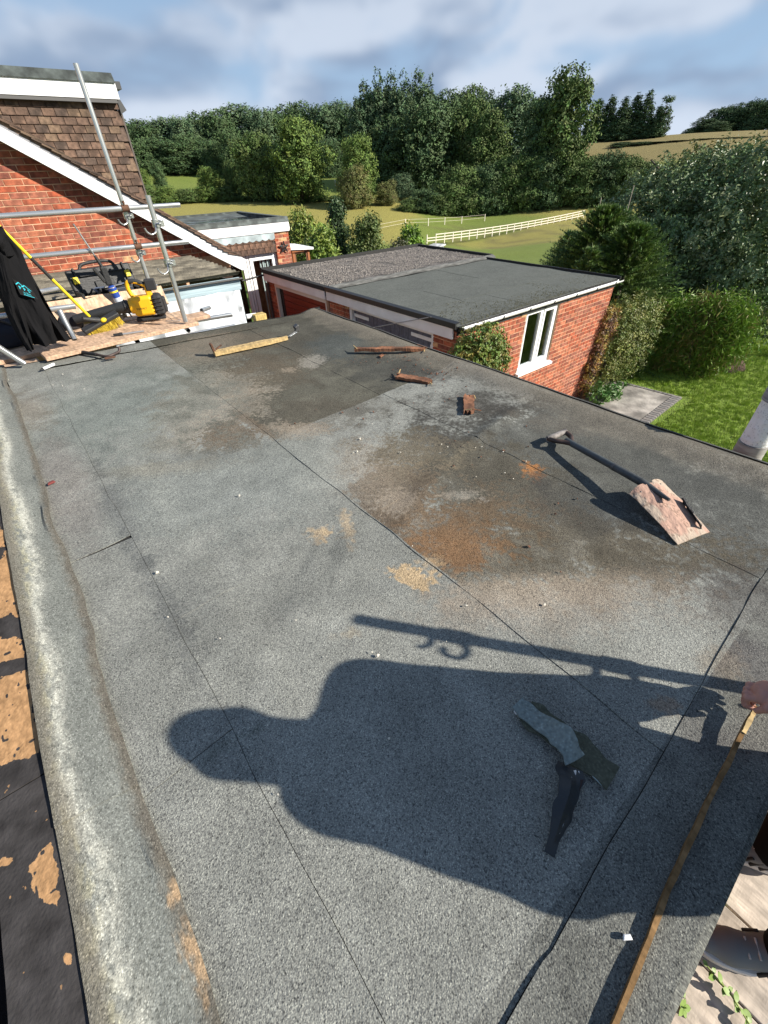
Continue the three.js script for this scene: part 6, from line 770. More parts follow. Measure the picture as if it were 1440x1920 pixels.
{ const mk = (px, topPy, r, w, seed, n, label) => { const p = atR(px, topPy, r), y0 = groundY(p.x, p.z); plantAt('spruce_tree', label, 'tree', p, 0, spruce(seed, p.y - y0, w, n, SPR), spruceM, merge([tubeAB(V(0, -0.2, 0), V(0, (p.y - y0) * 0.97, 0), 0.12, 0.015, 8)])); };
  mk(1140, 394, 14.3, 4.4, 31, 900, 'bushy green spruce standing behind the far garage corner'); mk(1195, 428, 13.2, 4.0, 32, 800, 'dense green spruce beside the clipped hedge'); mk(1070, 440, 15.4, 2.2, 33, 320, 'low spruce just behind the garage roof end'); mk(1110, 470, 12.4, 1.6, 34, 200, 'small spruce tucked against the garage end wall'); }
{ // garden stakes rising among the spruces
  for (const [a, b] of [[[1127, 373], [1122, 400]], [[1188, 350], [1176, 400]]]) { const p = atR(b[0], b[1], 14.8), q = atR(a[0], a[1], 14.8); const o = thing('bean_pole', 'thin pale pole sticking up among the spruce tops', 'pole', [0, 0, 0], 0, 'poles among the spruces'); mesh('pole', tubeAB(V(p.x - (q.x - p.x) * 3, groundY(p.x, p.z), p.z), q, 0.016, 0.012, 6), M(lin(0.35, 0.30, 0.24), 0.8), o); mesh('tip', tubeAB(q, q.clone().add(V(0.005, 0.03, 0)), 0.012, 0.006, 6), M(lin(0.35, 0.30, 0.24), 0.8), o); } }
{ // broad fruit tree with glossy leaves
  const r0 = 17.5, p = atR(1330, 300, r0), y0 = groundY(p.x, p.z), q = (px, py, r, rx, ry) => { const a = atR(px, py, r); return [a.x - p.x, a.y - y0, a.z - p.z, rx, ry, rx]; };
  const lob = [q(1330, 360, 17.5, 1.5, 1.0), q(1250, 390, 17.0, 1.4, 1.2), q(1410, 365, 17.5, 1.7, 1.2), q(1190, 420, 16.6, 1.1, 1.0), q(1300, 450, 16.2, 1.7, 1.3), q(1400, 450, 16.2, 1.9, 1.4), q(1240, 490, 16.0, 1.4, 1.1), q(1350, 530, 15.8, 1.7, 1.0), q(1450, 520, 15.8, 2.0, 1.2), q(1290, 560, 16.6, 1.3, 0.7), q(1420, 335, 18.4, 1.6, 0.8), q(1490, 400, 17, 2.2, 2.0), q(1390, 590, 15.6, 1.3, 0.6), q(1320, 325, 18.2, 0.9, 0.6), q(1215, 350, 17.6, 0.6, 0.5)];
  const crown = leafCloud({ seed: 61, lobes: lob, clumps: 4200, leaves: 84000, clumpR: 0.17, leaf: 0.098, pal: [[0.14, 0.21, 0.085], [0.165, 0.235, 0.095], [0.24, 0.30, 0.15], [0.11, 0.17, 0.07]], inner: 0.45, rand: 1.7, asp: 0.5 });
  const o = thing('fruit_tree', 'broad fruit tree with glossy dark leaves overhanging the lawn', 'tree', [p.x, y0, p.z]); mesh('crown', crown, leafGloss, o); mesh('trunk', trunkGeo(4.6, 0.2, 9, 61, 0.5), barkM, o);
  const t = atR(1325, 262, 26), t2 = groundY(t.x, t.z); plantAt('olive_shrub', 'olive green shrub showing above the fruit tree top', 'shrub', t, 0, leafCloud({ seed: 62, lobes: crownLobes(t.y - t2, 3.4, 4, 0.1, 9), clumps: 400, leaves: 5000, clumpR: 0.2, leaf: 0.14, pal: G_OLIVE, inner: 0.4 }), leafNear, trunkGeo(3, 0.1, 5, 4));
}
{ // feathery shrub on the lawn
  const p = atY(1290, 690, 0.1); const q = (px, py, rx, ry) => { const a = atR(px, py, Math.hypot(p.x, p.z) + (rx - 0.5)); return [a.x - p.x, a.y, a.z - p.z, rx, ry, rx * 0.8]; };
  const lb = [q(1310, 590, 0.5, 0.2), q(1365, 592, 0.45, 0.16), q(1250, 610, 0.45, 0.3), q(1290, 640, 0.6, 0.3), q(1350, 650, 0.5, 0.28), q(1240, 660, 0.45, 0.34), q(1300, 685, 0.6, 0.25), q(1370, 615, 0.4, 0.2)];
  plantAt('feathery_shrub', 'feathery green and bronze shrub spreading over the lawn', 'shrub', p, 0, leafCloud({ seed: 77, lobes: lb, clumps: 420, leaves: 44000, clumpR: 0.40, leaf: 0.14, asp: 0.12, up: 0.35, rand: 1.9, pal: [[0.20, 0.33, 0.05], [0.24, 0.36, 0.06], [0.28, 0.25, 0.09], [0.17, 0.29, 0.045], [0.21, 0.34, 0.055]], inner: 0.02 }), leafNear, merge([0, 1, 2, 3, 4, 5].map(k => tubeAB(V((k - 2.5) * 0.08, -0.1, 0), V(Math.cos(k) * 0.7, 0.9, Math.sin(k) * 0.5), 0.03, 0.008, 6))));
  // mound, strap-leaved clump
  const m = atY(1364, 690, 0), gm = new THREE.SphereGeometry(1, 20, 10, 0, 6.3, 0, 1.57), P = gm.attributes.position; for (let i = 0; i < P.count; i++) { const f = 1 + 0.5 * (fbm(P.getX(i) * 2 + 5, P.getZ(i) * 2, 3) - 0.5); P.setXYZ(i, P.getX(i) * 0.42 * f, P.getY(i) * 0.28 * f - 0.02, P.getZ(i) * 0.34 * f); } gm.computeVertexNormals(); const o = mesh('soil_mound', uvm(gm, 2), M(lin(0.11, 0.07, 0.045), 1, { map: mottle2, bumpMap: fineB, bumpScale: 0.05 })); o.position.copy(m); tag(o, 'brown mound of soil and leaf litter on the lawn', 'soil');
  const s = atY(1390, 685, 0), sc = thing('strap_leaf_clump', 'clump of long strap leaves beside the soil mound', 'plant', s), sp = [], r2 = rng(3); for (let k = 0; k < 46; k++) { const a = r2() * 6.28, L = lerp(0.25, 0.55, r2()); sp.push(sheet((u, v) => V(Math.cos(a) * L * v + (u - 0.5) * 0.014 * (1 - v) * -Math.sin(a), L * 0.95 * v - 0.42 * L * v * v, Math.sin(a) * L * v + (u - 0.5) * 0.014 * (1 - v) * Math.cos(a)), 1, 5, 0.001)); } const lf = mesh('leaves', sp, M(lin(0.13, 0.19, 0.04), 0.6), sc); lf.userData.kind = 'stuff';
}
{ // post and rail fence at the right
  const o = thing('post_and_rail_fence', 'dark timber post and rail fence beyond the lawn at the right', 'fence'), A = atY(1376, 636, 0.1), B = atY(1520, 660, 0.1), wm = M(lin(0.055, 0.042, 0.03), 0.9, { map: woodGrain }), y0 = groundY(A.x, A.z), d = B.clone().sub(A), L = d.length(), at = k => A.clone().addScaledVector(d, k / L);
  for (const k of [-1.6, 0.35, 2.2, 4.0]) { const p = at(k); mesh('post', plank(0.11, 1.2, 0.08, k), wm, o).position.set(p.x, y0 + 0.58, p.z); } for (const y of [0.32, 0.66, 1.0]) { const a = at(-2.2), b = at(4.4), c = a.clone().lerp(b, 0.5), m = mesh('rail', plank(6.6, 0.085, 0.035, y * 3), wm, o); m.position.set(c.x, y0 + y, c.z); m.rotation.y = -Math.atan2(d.z, d.x); m.translateZ(0.06); }
}
// grass blades over the near lawn
{ const r = rng(818), g = new THREE.BufferGeometry(), ps = []; for (let k = 0; k < 9; k++) { const a = k * 0.7, x = (h2(k, 3) - 0.5) * 0.09, z = (h2(k, 9) - 0.5) * 0.09, hh = 0.03 + 0.03 * h2(k, 5), dx = Math.cos(a) * 0.015, dz = Math.sin(a) * 0.015; ps.push(x - 0.004, 0, z, x + 0.004, 0, z + 0.002, x + dx, hh, z + dz); } g.setAttribute('position', new THREE.Float32BufferAttribute(ps, 3)); g.computeVertexNormals();
  const n = 26000, im = new THREE.InstancedMesh(g, new THREE.MeshStandardMaterial({ color: 0xffffff, roughness: 0.8, side: THREE.DoubleSide }), n), m4 = new THREE.Matrix4(), q = new THREE.Quaternion(), up = V(0, 1, 0), c = new THREE.Color(); for (let i = 0; i < n; i++) { let x, z; do { x = lerp(7.5, 17, r()); z = lerp(-6, 1.5, r()); } while (Math.abs(z + 3.5) < 0.85 && x > 8.2 && x < 11.1 || (z < -4.3 && x < 9.8)); q.setFromAxisAngle(up, r() * 6.28); const s = lerp(0.7, 1.4, r()); m4.compose(V(x, groundY(x, z) - 0.004, z), q, V(s, s, s)); im.setMatrixAt(i, m4); const f = fbm(x * 0.8, z * 0.8, 3), k = lerp(0.8, 1.2, r()); im.setColorAt(i, c.setRGB(lerp(0.21, 0.28, f) * k, lerp(0.32, 0.38, f) * k, 0.04 * k)); } im.name = 'lawn_grass'; im.receiveShadow = true; scene.add(im); tag(im, 'short mown grass blades of the garden lawn', 'grass', null, 'stuff'); }
{ // shrubs behind the garages
  const mk = (name, label, px, topPy, r, wpx, pal, seed, leaf, n, cat = 'shrub') => { const p = atR(px, topPy, r), y0 = groundY(p.x, p.z), w = wpx / 796.4 * CAM.distanceTo(p) / dirOf(px, topPy).length(); plantAt(name, label, cat, p, 0, leafCloud({ seed, lobes: crownLobes(p.y - y0, w, seed, 0.0, 12), clumps: n / 12, leaves: n, clumpR: 0.22, leaf, pal, inner: 0.4 }), leafNear, trunkGeo((p.y - y0) * 0.7, 0.08, 6, seed)); };
  mk('garden_shrub', 'tall yellow-green shrub behind the timber porch', 560, 388, 21, 95, [[0.21, 0.27, 0.05], [0.16, 0.24, 0.045], [0.25, 0.27, 0.07]], 11, 0.12, 9000); mk('garden_shrub', 'bright leafy shrub over the gravel garage roof', 600, 420, 19, 90, [[0.22, 0.30, 0.055], [0.17, 0.25, 0.05]], 12, 0.13, 7000); mk('dark_ivy_bush', 'narrow dark green bush between the paler shrubs', 628, 368, 23, 48, [[0.05, 0.09, 0.035], [0.06, 0.11, 0.04]], 13, 0.12, 7000); mk('garden_shrub', 'rounded mid green shrub behind the gravel garage roof', 686, 398, 22, 92, [[0.12, 0.17, 0.05], [0.14, 0.19, 0.06]], 14, 0.11, 10000); mk('laurel_bush', 'round glossy bright green laurel bush before the white fence', 768, 419, 26, 66, [[0.16, 0.29, 0.03], [0.20, 0.33, 0.04], [0.08, 0.15, 0.025]], 15, 0.16, 6000); mk('garden_shrub', 'low grey-green shrub below the laurel bush', 745, 450, 23, 70, [[0.11, 0.12, 0.07], [0.13, 0.12, 0.06]], 16, 0.10, 4000);
  const t = atR(816, 464, 40), cs = thing('covered_trough', 'pale blue covered trough behind the garage roof', 'trough', [t.x, groundY(t.x, t.z), t.z], 0.4); mesh('body', rbox(1.6, t.y - groundY(t.x, t.z) + 0.15, 0.9, 0.08, 2), M(lin(0.45, 0.55, 0.62), 0.6, { map: mottle2 }), cs).position.y = (t.y - groundY(t.x, t.z)) / 2; mesh('cover', rbox(1.9, 0.12, 1.1, 0.05, 2), M(lin(0.7, 0.72, 0.72), 0.6, { map: mottle2 }), cs).position.y = t.y - groundY(t.x, t.z) + 0.1;
}
// ---------------------------------------------------------------- paddock fences
{
  const wf = M(lin(0.72, 0.66, 0.55), 0.7), o = thing('white_paddock_fence', 'white three-rail paddock fence running across the valley field', 'fence'), A = atR(800, 467, 77), B = atR(1092, 414, 107); A.y = groundY(A.x, A.z); const pts = [], n = 22; for (let k = 0; k <= n; k++) { const f = k / n, p = V(lerp(A.x, B.x, f), 0, lerp(A.z, B.z, f)); pts.push(p); } { const gy = f => { const p = pts[Math.round(f * n)]; return groundY(p.x, p.z); }, y0 = gy(0), y1 = gy(0.5), y2 = gy(1); pts.forEach((p, k) => { const f = k / n; p.y = y0 * (1 - f) * (1 - 2 * f) + y1 * 4 * f * (1 - f) + y2 * f * (2 * f - 1); }); }
  const pg = box(-0.06, 0.06, -0.1, 1.28, -0.05, 0.05); pts.forEach(p => mesh('post', pg, wf, o).position.copy(p)); for (let k = 0; k < n; k++) for (const y of [0.45, 0.82, 1.2]) { if (k === 0 && y > 1) continue; const a = pts[k].clone(), b = pts[k + 1].clone(); a.y += y; b.y += y; const g = box(0, a.distanceTo(b), -0.055, 0.055, -0.02, 0.02), m = mesh('rail', g, wf, o); m.position.copy(a); m.quaternion.setFromUnitVectors(V(1, 0, 0), b.clone().sub(a).normalize()); }
  const e = thing('white_tape_fence', 'white tape fence on slim posts in the dry field', 'fence'), C = [[690, 432, 84], [760, 426, 92], [803, 419, 96], [834, 414, 100], [866, 410, 104], [909, 409, 108]].map(q => { const p = atR(...q); p.y = groundY(p.x, p.z); return p; }); C.forEach(p => mesh('post', box(-0.05, 0.05, -0.1, 1.2, -0.05, 0.05), wf, e).position.copy(p)); for (let k = 0; k < C.length - 1; k++) for (const y of [0.6, 1.1]) mesh('tape', tubeAB(C[k].clone().add(V(0, y, 0)), C[k + 1].clone().add(V(0, y, 0)), 0.016, 0.016, 5), wf, e);
  for (const [px, py, r] of [[556, 384, 125], [569, 383, 125], [581, 384, 125], [627, 322, 150]]) { const p = atR(px, py, r), q = mesh('marker_post', merge([box(-0.08, 0.08, -0.1, 1.3, -0.08, 0.08), new THREE.ConeGeometry(0.11, 0.12, 4).rotateY(0.785).translate(0, 1.36, 0)]), wf); q.position.set(p.x, groundY(p.x, p.z), p.z); tag(q, 'short white post at the far edge of the dry field', 'post', 'white posts at the field edge'); }
}
// ---------------------------------------------------------------- trees of the valley and hill
{
  const BELT = 'tree belt along the far skyline';
  [[225, 222, 215, 70], [262, 224, 205, 55], [300, 218, 210, 60], [335, 216, 205, 55], [372, 208, 212, 62], [405, 206, 204, 52], [440, 193, 214, 72], [478, 200, 205, 55], [515, 200, 212, 66], [560, 190, 214, 70], [600, 194, 205, 52], [626, 186, 214, 56], [655, 196, 208, 60]].forEach(([x, y, r, w], i) => tree(['round|dark|1', 'round|dark|2', 'tall|blue|3', 'round|blue|4'][i % 4], 'belt_tree', 'dark broadleaf tree in the belt along the far skyline', BELT, x, y, r, w * 1.6, i * 1.3));
  [[250, 260, 190, 60], [320, 262, 188, 58], [395, 262, 186, 60], [430, 240, 178, 48], [565, 258, 180, 60], [620, 262, 176, 56], [350, 250, 192, 56], [290, 255, 192, 52]].forEach(([x, y, r, w], i) => tree(['round|dark|2', 'tall|dark|1', 'bush|dark|6'][i % 3], 'belt_tree', 'lower dark tree along the front of the far belt', 'front of the far tree belt', x, y, r, w * 1.3, i * 2.1));
  [[682, 128, 158, 44], [706, 112, 152, 48], [732, 108, 155, 48], [757, 116, 150, 46], [784, 102, 154, 52], [808, 124, 158, 44], [670, 165, 150, 40]].forEach(([x, y, r, w], i) => tree('poplar|blue|' + (1 + i % 2), 'poplar_tree', 'tall columnar poplar in the clump that tops the skyline', 'poplar clump', x, y, r, w * 1.85, i));
  [[848, 165, 185, 60], [884, 158, 190, 56], [916, 168, 184, 50], [1020, 180, 188, 56], [1045, 200, 180, 50]].forEach(([x, y, r, w], i) => tree(['round|dark|1', 'round|mid|5'][i % 2], 'valley_tree', 'dark tree showing behind the middle trees', 'trees behind the middle of the valley', x, y, r, w * 1.6, i * 1.7));
  tree('round|dark|2', 'valley_tree', 'big dark round tree below the poplars', null, 805, 190, 142, 150, 0.4); tree('round|mid|5', 'valley_tree', 'olive round tree beside the big dark one', null, 884, 184, 146, 110, 1); tree('tall|blue|3', 'willow_tree', 'pale blue-green tree with two tops left of the ivy-clad tree', null, 970, 156, 150, 120, 2); tree('tall|mid|7', 'valley_tree', 'narrow tree between the willow and the ivy-clad tree', null, 925, 200, 140, 85, 0); tree('round|dark|2', 'valley_tree', 'dark tree at the foot of the poplars', null, 735, 215, 146, 110, 3);
  tree('tall|mid|8', 'ivy_clad_tree', 'tall ivy-clad tree standing alone above the hedge', null, 1080, 110, 122, 128, 0.7); tree('tall|dark|8', 'ivy_clad_tree', 'darker lower half behind the ivy-clad tree', null, 1036, 170, 126, 100, 2.7);
  [[1128, 184, 240, 34], [1150, 178, 242, 40], [1176, 180, 238, 38], [1200, 174, 242, 42], [1222, 168, 240, 36], [1240, 196, 238, 26]].forEach(([x, y, r, w], i) => tree('conifer|dark|' + (1 + i % 2), 'hill_conifer', 'dark conifer in the row on the hill top', 'conifers on the hill', x, y, r, w * 1.9, i));
  [[1334, 222, 270, 60], [1362, 200, 275, 70], [1398, 192, 275, 70], [1435, 186, 272, 70], [1475, 188, 272, 80], [1350, 228, 262, 46]].forEach(([x, y, r, w], i) => tree(['round|dark|2', 'bush|dark|6'][i % 2], 'hill_tree', 'dark round tree in the wood on the right of the hill', 'hill wood', x, y, r, w * 1.2, i * 1.1)); [[1296, 240, 300, 22], [1312, 236, 300, 22]].forEach(([x, y, r, w], i) => tree('bush|blue|9', 'hill_shrub', 'tiny far shrub on the hill crest', 'far shrubs on the hill crest', x, y, r, w * 1.6, i));
  tree('round|light|10', 'field_tree', 'large bright green tree at the edge of the dry field', null, 548, 216, 124, 132, 0.2); tree('round|mid|5', 'field_tree', 'darker tree tucked against the large bright green tree', null, 470, 246, 130, 100, 1.2); tree('round|dark|2', 'field_tree', 'dark tree filling the gap beside the bright green tree', null, 505, 268, 128, 70, 2.2); tree('bush|light|11', 'field_bush', 'rounded bush left of the bright green tree', null, 388, 314, 134, 66, 0); tree('bush|mid|12', 'field_bush', 'dark bush right behind the rounded bush', null, 428, 302, 138, 52, 1); tree('round|light|10', 'field_tree', 'slender pale tree standing alone in the field', null, 668, 248, 118, 88, 2); tree('bush|olive|13', 'field_bush', 'thick bush at the foot of the slender pale tree', null, 662, 315, 114, 84, 0.5); tree('bush|olive|13', 'dry_shrub', 'greyish dry shrub beside the hedge end', null, 724, 340, 118, 58, 1.5); tree('bush|blue|9', 'field_bush', 'low bush above the dry shrub', null, 752, 325, 128, 60, 2); tree('tall|dark|1', 'field_tree', 'dark narrow tree by the dormer edge', null, 288, 296, 152, 30, 0); tree('bush|light|11', 'field_bush', 'yellow-green bush left of the dark narrow tree', null, 262, 318, 148, 40, 1);
  for (let k = 0; k < 8; k++) tree(['bush|mid|12', 'bush|light|11'][k % 2], 'field_hedge_bush', 'low hedge bush along the top of the dry field', 'hedge along the dry field', 268 + k * 38, 345 + (k % 3) * 4 + (k > 4 ? 14 : 0), 133, 58, k); for (let k = 0; k < 3; k++) tree('bush|mid|12', 'field_hedge_bush', 'low hedge bush along the top of the dry field', 'hedge along the dry field', 580 + k * 24, 366, 126, 40, k + 5);
  [[768, 372, 112, 40], [800, 352, 113, 60], [835, 336, 114, 66], [872, 308, 116, 76], [915, 306, 117, 70], [950, 296, 118, 76], [992, 286, 119, 80], [1030, 290, 119, 76], [1068, 282, 120, 80], [1105, 290, 120, 80], [1142, 284, 121, 76], [1180, 290, 121, 76], [1216, 300, 122, 70], [1250, 312, 122, 70], [1290, 318, 124, 70], [1335, 310, 124, 80], [1380, 305, 126, 80], [1430, 305, 126, 80]].forEach(([x, y, r, w], i) => tree(['bush|mid|12', 'bush|dark|6', 'bush|mid|14'][i % 3], 'hedge_tree', 'bushy tree of the tall dark hedge behind the paddock', 'tall hedge behind the paddock', x, y, r, w * 1.4, i * 1.9));
  for (let k = 0; k < 8; k++) tree('bush|dark|6', 'hill_hedge_bush', 'low bush of the hedge line crossing the hill field', 'hedge line on the hill', 1165 + k * 38, 266 - k * 0.6, 196, 60, k);
  { const p = atR(1255, 182, 236), y0 = groundY(p.x, p.z), h = p.y - y0, o = thing('monkey_puzzle_tree', 'gaunt dark tree with a round topknot at the end of the conifer row', 'tree', [p.x, y0, p.z]); mesh('crown', leafCloud({ seed: 88, lobes: [[0, h * 0.95, 0, 2.0, 0.9, 2.0], [0, h * 0.66, 0, 2.6, 1.5, 2.6], [0.5, h * 0.45, 0, 3.4, 1.6, 3.0], [0, h * 0.25, 0, 4.2, 1.8, 3.4]], clumps: 300, leaves: 2600, clumpR: 0.6, leaf: 0.6, pal: G_DARK, inner: 0.3 }), leafFar, o); mesh('trunk', trunkGeo(h, 0.4, 10, 5, 0.22), barkM, o); }
}
// ---------------------------------------------------------------- the worker on the near scaffold, beyond the right edge of the frame
{
  const P = (q, a, y) => V(q * 0.788 - a * 0.616, y, -(q * 0.616 + a * 0.788));
  const caps = (list, k) => (x, y, z) => { let d = 1e9; for (const [A, B, ra, rb] of list) { const bx = B.x - A.x, by = B.y - A.y, bz = B.z - A.z, px = x - A.x, py = y - A.y, pz = z - A.z, t = clamp((px * bx + py * by + pz * bz) / (bx * bx + by * by + bz * bz + 1e-9)), e = Math.hypot(px - bx * t, py - by * t, pz - bz * t) - lerp(ra, rb, t); const h = clamp(0.5 + 0.5 * (d - e) / k); d = lerp(d, e, h) - k * h * (1 - h); } return d; };
  function surf(f, c, half, res) {
    const mc = new MarchingCubes(res, new THREE.MeshBasicMaterial(), false, false, 120000); mc.isolation = 0; const hs = res / 2;
    for (let k = 0; k < res; k++) for (let j = 0; j < res; j++) for (let i = 0; i < res; i++) mc.field[k * res * res + j * res + i] = -f(c.x + (i - hs) / hs * half, c.y + (j - hs) / hs * half, c.z + (k - hs) / hs * half);
    mc.update(); const n = mc.count, g = new THREE.BufferGeometry(), p = new Float32Array(n * 3); for (let i = 0; i < n; i++) { p[i * 3] = c.x + mc.positionArray[i * 3] * half; p[i * 3 + 1] = c.y + mc.positionArray[i * 3 + 1] * half; p[i * 3 + 2] = c.z + mc.positionArray[i * 3 + 2] * half; }
    g.setAttribute('position', new THREE.BufferAttribute(p, 3)); const nr = new Float32Array(n * 3), e = half / res; for (let i = 0; i < n; i++) { const x = p[i * 3], y = p[i * 3 + 1], z = p[i * 3 + 2], a = f(x + e, y, z) - f(x - e, y, z), b = f(x, y + e, z) - f(x, y - e, z), d = f(x, y, z + e) - f(x, y, z - e), l = Math.hypot(a, b, d) || 1; nr[i * 3] = a / l; nr[i * 3 + 1] = b / l; nr[i * 3 + 2] = d / l; } g.setAttribute('normal', new THREE.BufferAttribute(nr, 3)); return g;
  }
  const hand = atY(1434, 1300, 3.045), J = { hd: P(0.435, -1.09, 3.93), nk: P(0.49, -1.10, 3.79), ch: P(0.54, -1.11, 3.62), wa: P(0.54, -1.13, 3.36), rs: P(0.71, -1.10, 3.745), ls: P(0.36, -1.10, 3.76), re: P(0.83, -1.14, 3.30), le: P(0.315, -1.13, 3.44), lw: P(0.36, -1.02, 3.2), rh: P(0.62, -1.14, 3.27), lh: P(0.46, -1.12, 3.27), rk: P(0.69, -1.12, 2.83), lk: P(0.40, -1.05, 2.83), ra: P(0.665, -1.16, 2.46), la: P(0.395, -1.09, 2.46) };
  const rw = hand.clone().lerp(J.re, 0.22);
  const bodyL = [[J.hd.clone().add(V(0, 0.03, 0)), J.hd.clone().add(V(0, -0.06, 0)), 0.102, 0.082], [J.nk, J.hd, 0.08, 0.075], [J.nk, J.ch, 0.06, 0.13], [J.ch, J.wa, 0.135, 0.125], [J.rs, J.ls, 0.065, 0.065], [J.rs, J.re, 0.052, 0.042], [J.re, rw, 0.042, 0.030], [rw, hand, 0.030, 0.034], [J.ls, J.le, 0.052, 0.042], [J.le, J.lw, 0.040, 0.030], [J.rh, J.lh, 0.11, 0.11], [J.wa, J.rh.clone().lerp(J.lh, 0.5), 0.125, 0.12], [J.rh, J.rk, 0.085, 0.055], [J.lh, J.lk, 0.085, 0.055], [J.rk, J.ra, 0.055, 0.038], [J.lk, J.la, 0.055, 0.038]];
  const fwd = P(-0.75, 0.66, 0).normalize(); // he looks left along the edge
  bodyL.push([J.hd.clone().addScaledVector(fwd, 0.08).add(V(0, 0.0, 0)), J.hd.clone().addScaledVector(fwd, 0.118).add(V(0, -0.025, 0)), 0.012, 0.016], [J.hd.clone().addScaledVector(fwd, 0.05).add(V(0, -0.085, 0)), J.hd.clone().addScaledVector(fwd, 0.06).add(V(0, -0.095, 0)), 0.035, 0.03]);
  const w = hand.clone().sub(J.re).normalize(), ax = V(1, 0, 0).addScaledVector(w, -w.x).normalize(), nrm = V().crossVectors(w, ax).normalize(); if (nrm.dot(P(0, 1, 0)) < 0) nrm.negate();
  // five fingers closed on the end of the batten: knuckles along ax, curling under along nrm
  const fl = [[hand.clone().addScaledVector(w, -0.055), hand.clone().addScaledVector(w, -0.005), 0.030, 0.026], [hand.clone().addScaledVector(ax, -0.026), hand.clone().addScaledVector(ax, 0.026), 0.022, 0.022]], fing = [];
  [0.034, 0.013, -0.009, -0.030].forEach((o, i) => { const L = [0.92, 1, 0.95, 0.8][i], k0 = hand.clone().addScaledVector(ax, -o).addScaledVector(w, 0.006), k1 = k0.clone().addScaledVector(w, 0.034 * L).addScaledVector(nrm, 0.014), k2 = k1.clone().addScaledVector(w, 0.016 * L).addScaledVector(nrm, -0.022 * L), k3 = k2.clone().addScaledVector(w, -0.012).addScaledVector(nrm, -0.020 * L); fing.push([[k0, k1, 0.0105, 0.0095], [k1, k2, 0.0095, 0.0088], [k2, k3, 0.0088, 0.0075]]); });
  { const t0 = hand.clone().addScaledVector(ax, -0.036).addScaledVector(w, -0.03), t1 = t0.clone().addScaledVector(ax, -0.022).addScaledVector(w, 0.028).addScaledVector(nrm, -0.012), t2 = t1.clone().addScaledVector(w, 0.030).addScaledVector(ax, 0.006).addScaledVector(nrm, -0.006); fing.push([[t0, t1, 0.014, 0.0115], [t1, t2, 0.0115, 0.009]]); }
  const palm = caps(fl, 0.02), fs = fing.map(f => caps(f, 0.005)), handF = (x, y, z) => { let d = palm(x, y, z); for (const f of fs) { const e = f(x, y, z), h = clamp(0.5 + 0.5 * (d - e) / 0.007); d = lerp(d, e, h) - 0.007 * h * (1 - h); } return d; };
  const o = thing('person', 'worker in dark jacket and black trousers on the near scaffold, hand on the loose batten', 'person');
  const skin = new THREE.MeshPhysicalMaterial({ color: lin(0.42, 0.20, 0.15), roughness: 0.55, bumpMap: fineB, bumpScale: 0.001 });
  const c0 = P(0.54, -1.1, 3.25), fb = caps(bodyL, 0.03);
  const body = mesh('body', merge([surf(fb, c0, 0.98, 110), surf(handF, hand, 0.11, 72)]), skin, o);
  const jl = [[J.nk, J.ch, 0.075, 0.165], [J.ch, J.wa, 0.165, 0.175], [J.wa, J.rh.clone().lerp(J.lh, 0.5), 0.175, 0.17], [J.rs, J.ls, 0.088, 0.088], [J.wa.clone().add(V(0, -0.1, 0)), P(0.54, -1.13, 3.02), 0.17, 0.16], [P(0.47, -1.12, 3.2), P(0.44, -1.12, 3.0), 0.14, 0.13], [J.ch.clone().lerp(J.rs, 0.7), J.wa.clone().lerp(J.rh, 0.8), 0.12, 0.13], [J.ch.clone().lerp(J.ls, 0.7), J.wa.clone().lerp(J.lh, 0.8), 0.12, 0.13], [J.rs, J.re, 0.078, 0.064], [J.re, J.re.clone().lerp(rw, 0.82), 0.064, 0.048], [J.ls, J.le, 0.078, 0.062], [J.le, J.lw, 0.062, 0.045]], jf = caps(jl, 0.03);
  mesh('jacket', surf((x, y, z) => jf(x, y, z) + (fbm(x * 14 + y * 6, z * 14 + y * 9, 2) - 0.5) * 0.014, c0, 0.98, 110), M(lin(0.03, 0.032, 0.04), 0.95), body);
  const tl = [[J.rh, J.lh, 0.125, 0.125], [J.rh, J.rk, 0.10, 0.075], [J.lh, J.lk, 0.10, 0.075], [J.rk, J.ra.clone().add(V(0, 0.01, 0)), 0.074, 0.062], [J.lk, J.la.clone().add(V(0, 0.01, 0)), 0.074, 0.062]], tf = caps(tl, 0.025); mesh('trousers', surf((x, y, z) => Math.max(tf(x, y, z), 2.445 - y), P(0.54, -1.1, 2.9), 0.62, 96), MF(lin(0.010, 0.010, 0.011), 1, {}), body);
  mesh('beanie', surf(caps([[J.hd.clone().add(V(0, 0.055, 0)), J.hd.clone().add(V(0, 0.075, 0)), 0.108, 0.088]], 0.02), J.hd, 0.26, 44), M(lin(0.02, 0.02, 0.025), 0.9), body);
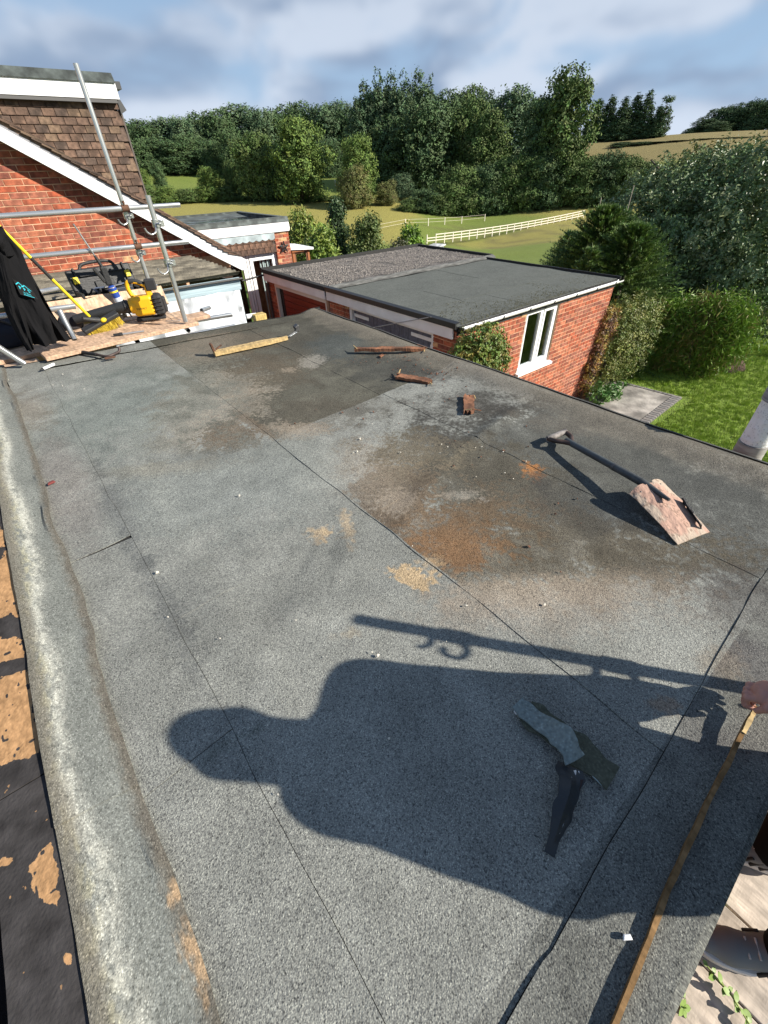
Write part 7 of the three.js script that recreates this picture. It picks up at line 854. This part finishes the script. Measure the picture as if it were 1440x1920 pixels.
  const shoeM = MF(lin(0.26, 0.265, 0.26), 1, { bumpMap: fineB, bumpScale: 0.004, map: mottle }), soleM = M(lin(0.62, 0.60, 0.56), 0.8), stripe = M(lin(0.02, 0.02, 0.022), 0.7);
  for (const [an, yaw] of [[J.ra, -0.25], [J.la, 0.05]]) { const f = P(-Math.sin(yaw), Math.cos(yaw), 0).normalize(), sd = V(f.z, 0, -f.x), b = an.clone(); b.y = 2.356; const at = (k, u, h) => b.clone().addScaledVector(f, k).addScaledVector(sd, u).add(V(0, h, 0));
    const up = caps([[at(-0.06, 0, 0.06), at(0.02, 0, 0.07), 0.042, 0.046], [at(0.02, 0, 0.07), at(0.13, 0, 0.045), 0.046, 0.040], [at(0.13, -0.004, 0.042), at(0.185, -0.006, 0.038), 0.042, 0.030], [at(-0.03, 0, 0.09), at(0.0, 0, 0.12), 0.046, 0.050]], 0.025), sh = mesh('shoe', surf((x, y, z) => Math.max(up(x, y, z), 2.378 - y), b.clone().addScaledVector(f, 0.05).add(V(0, 0.05, 0)), 0.21, 64), shoeM, body);
    mesh('sole', (() => { const pts = []; for (let k = 0; k < 26; k++) { const a = k / 26 * 6.283, x = Math.cos(a), y = Math.sin(a), wd = x > 0 ? 0.047 : 0.040; pts.push([0.055 + x * 0.162, y * wd * (1 + 0.12 * x)]); } return extr(pts, 0.022, 0.004).rotateX(-Math.PI / 2).rotateY(Math.atan2(-f.z, f.x)).translate(b.x, b.y + 0.002, b.z); })(), soleM, sh);
    for (const q of [-1, 1]) for (let k = 0; k < 3; k++) mesh('stripe', tubeAB(at(0.015 + k * 0.028, q * 0.0495, 0.04), at(-0.005 + k * 0.028, q * 0.0465, 0.085), 0.006, 0.005, 6), stripe, sh); mesh('laces', merge([0, 1, 2].map(k => tubeAB(at(0.05 + k * 0.025, -0.025, 0.108 - k * 0.009), at(0.055 + k * 0.025, 0.025, 0.108 - k * 0.009), 0.003, 0.003, 5))), soleM, sh);
  }
}
renderer.render(scene, camera);
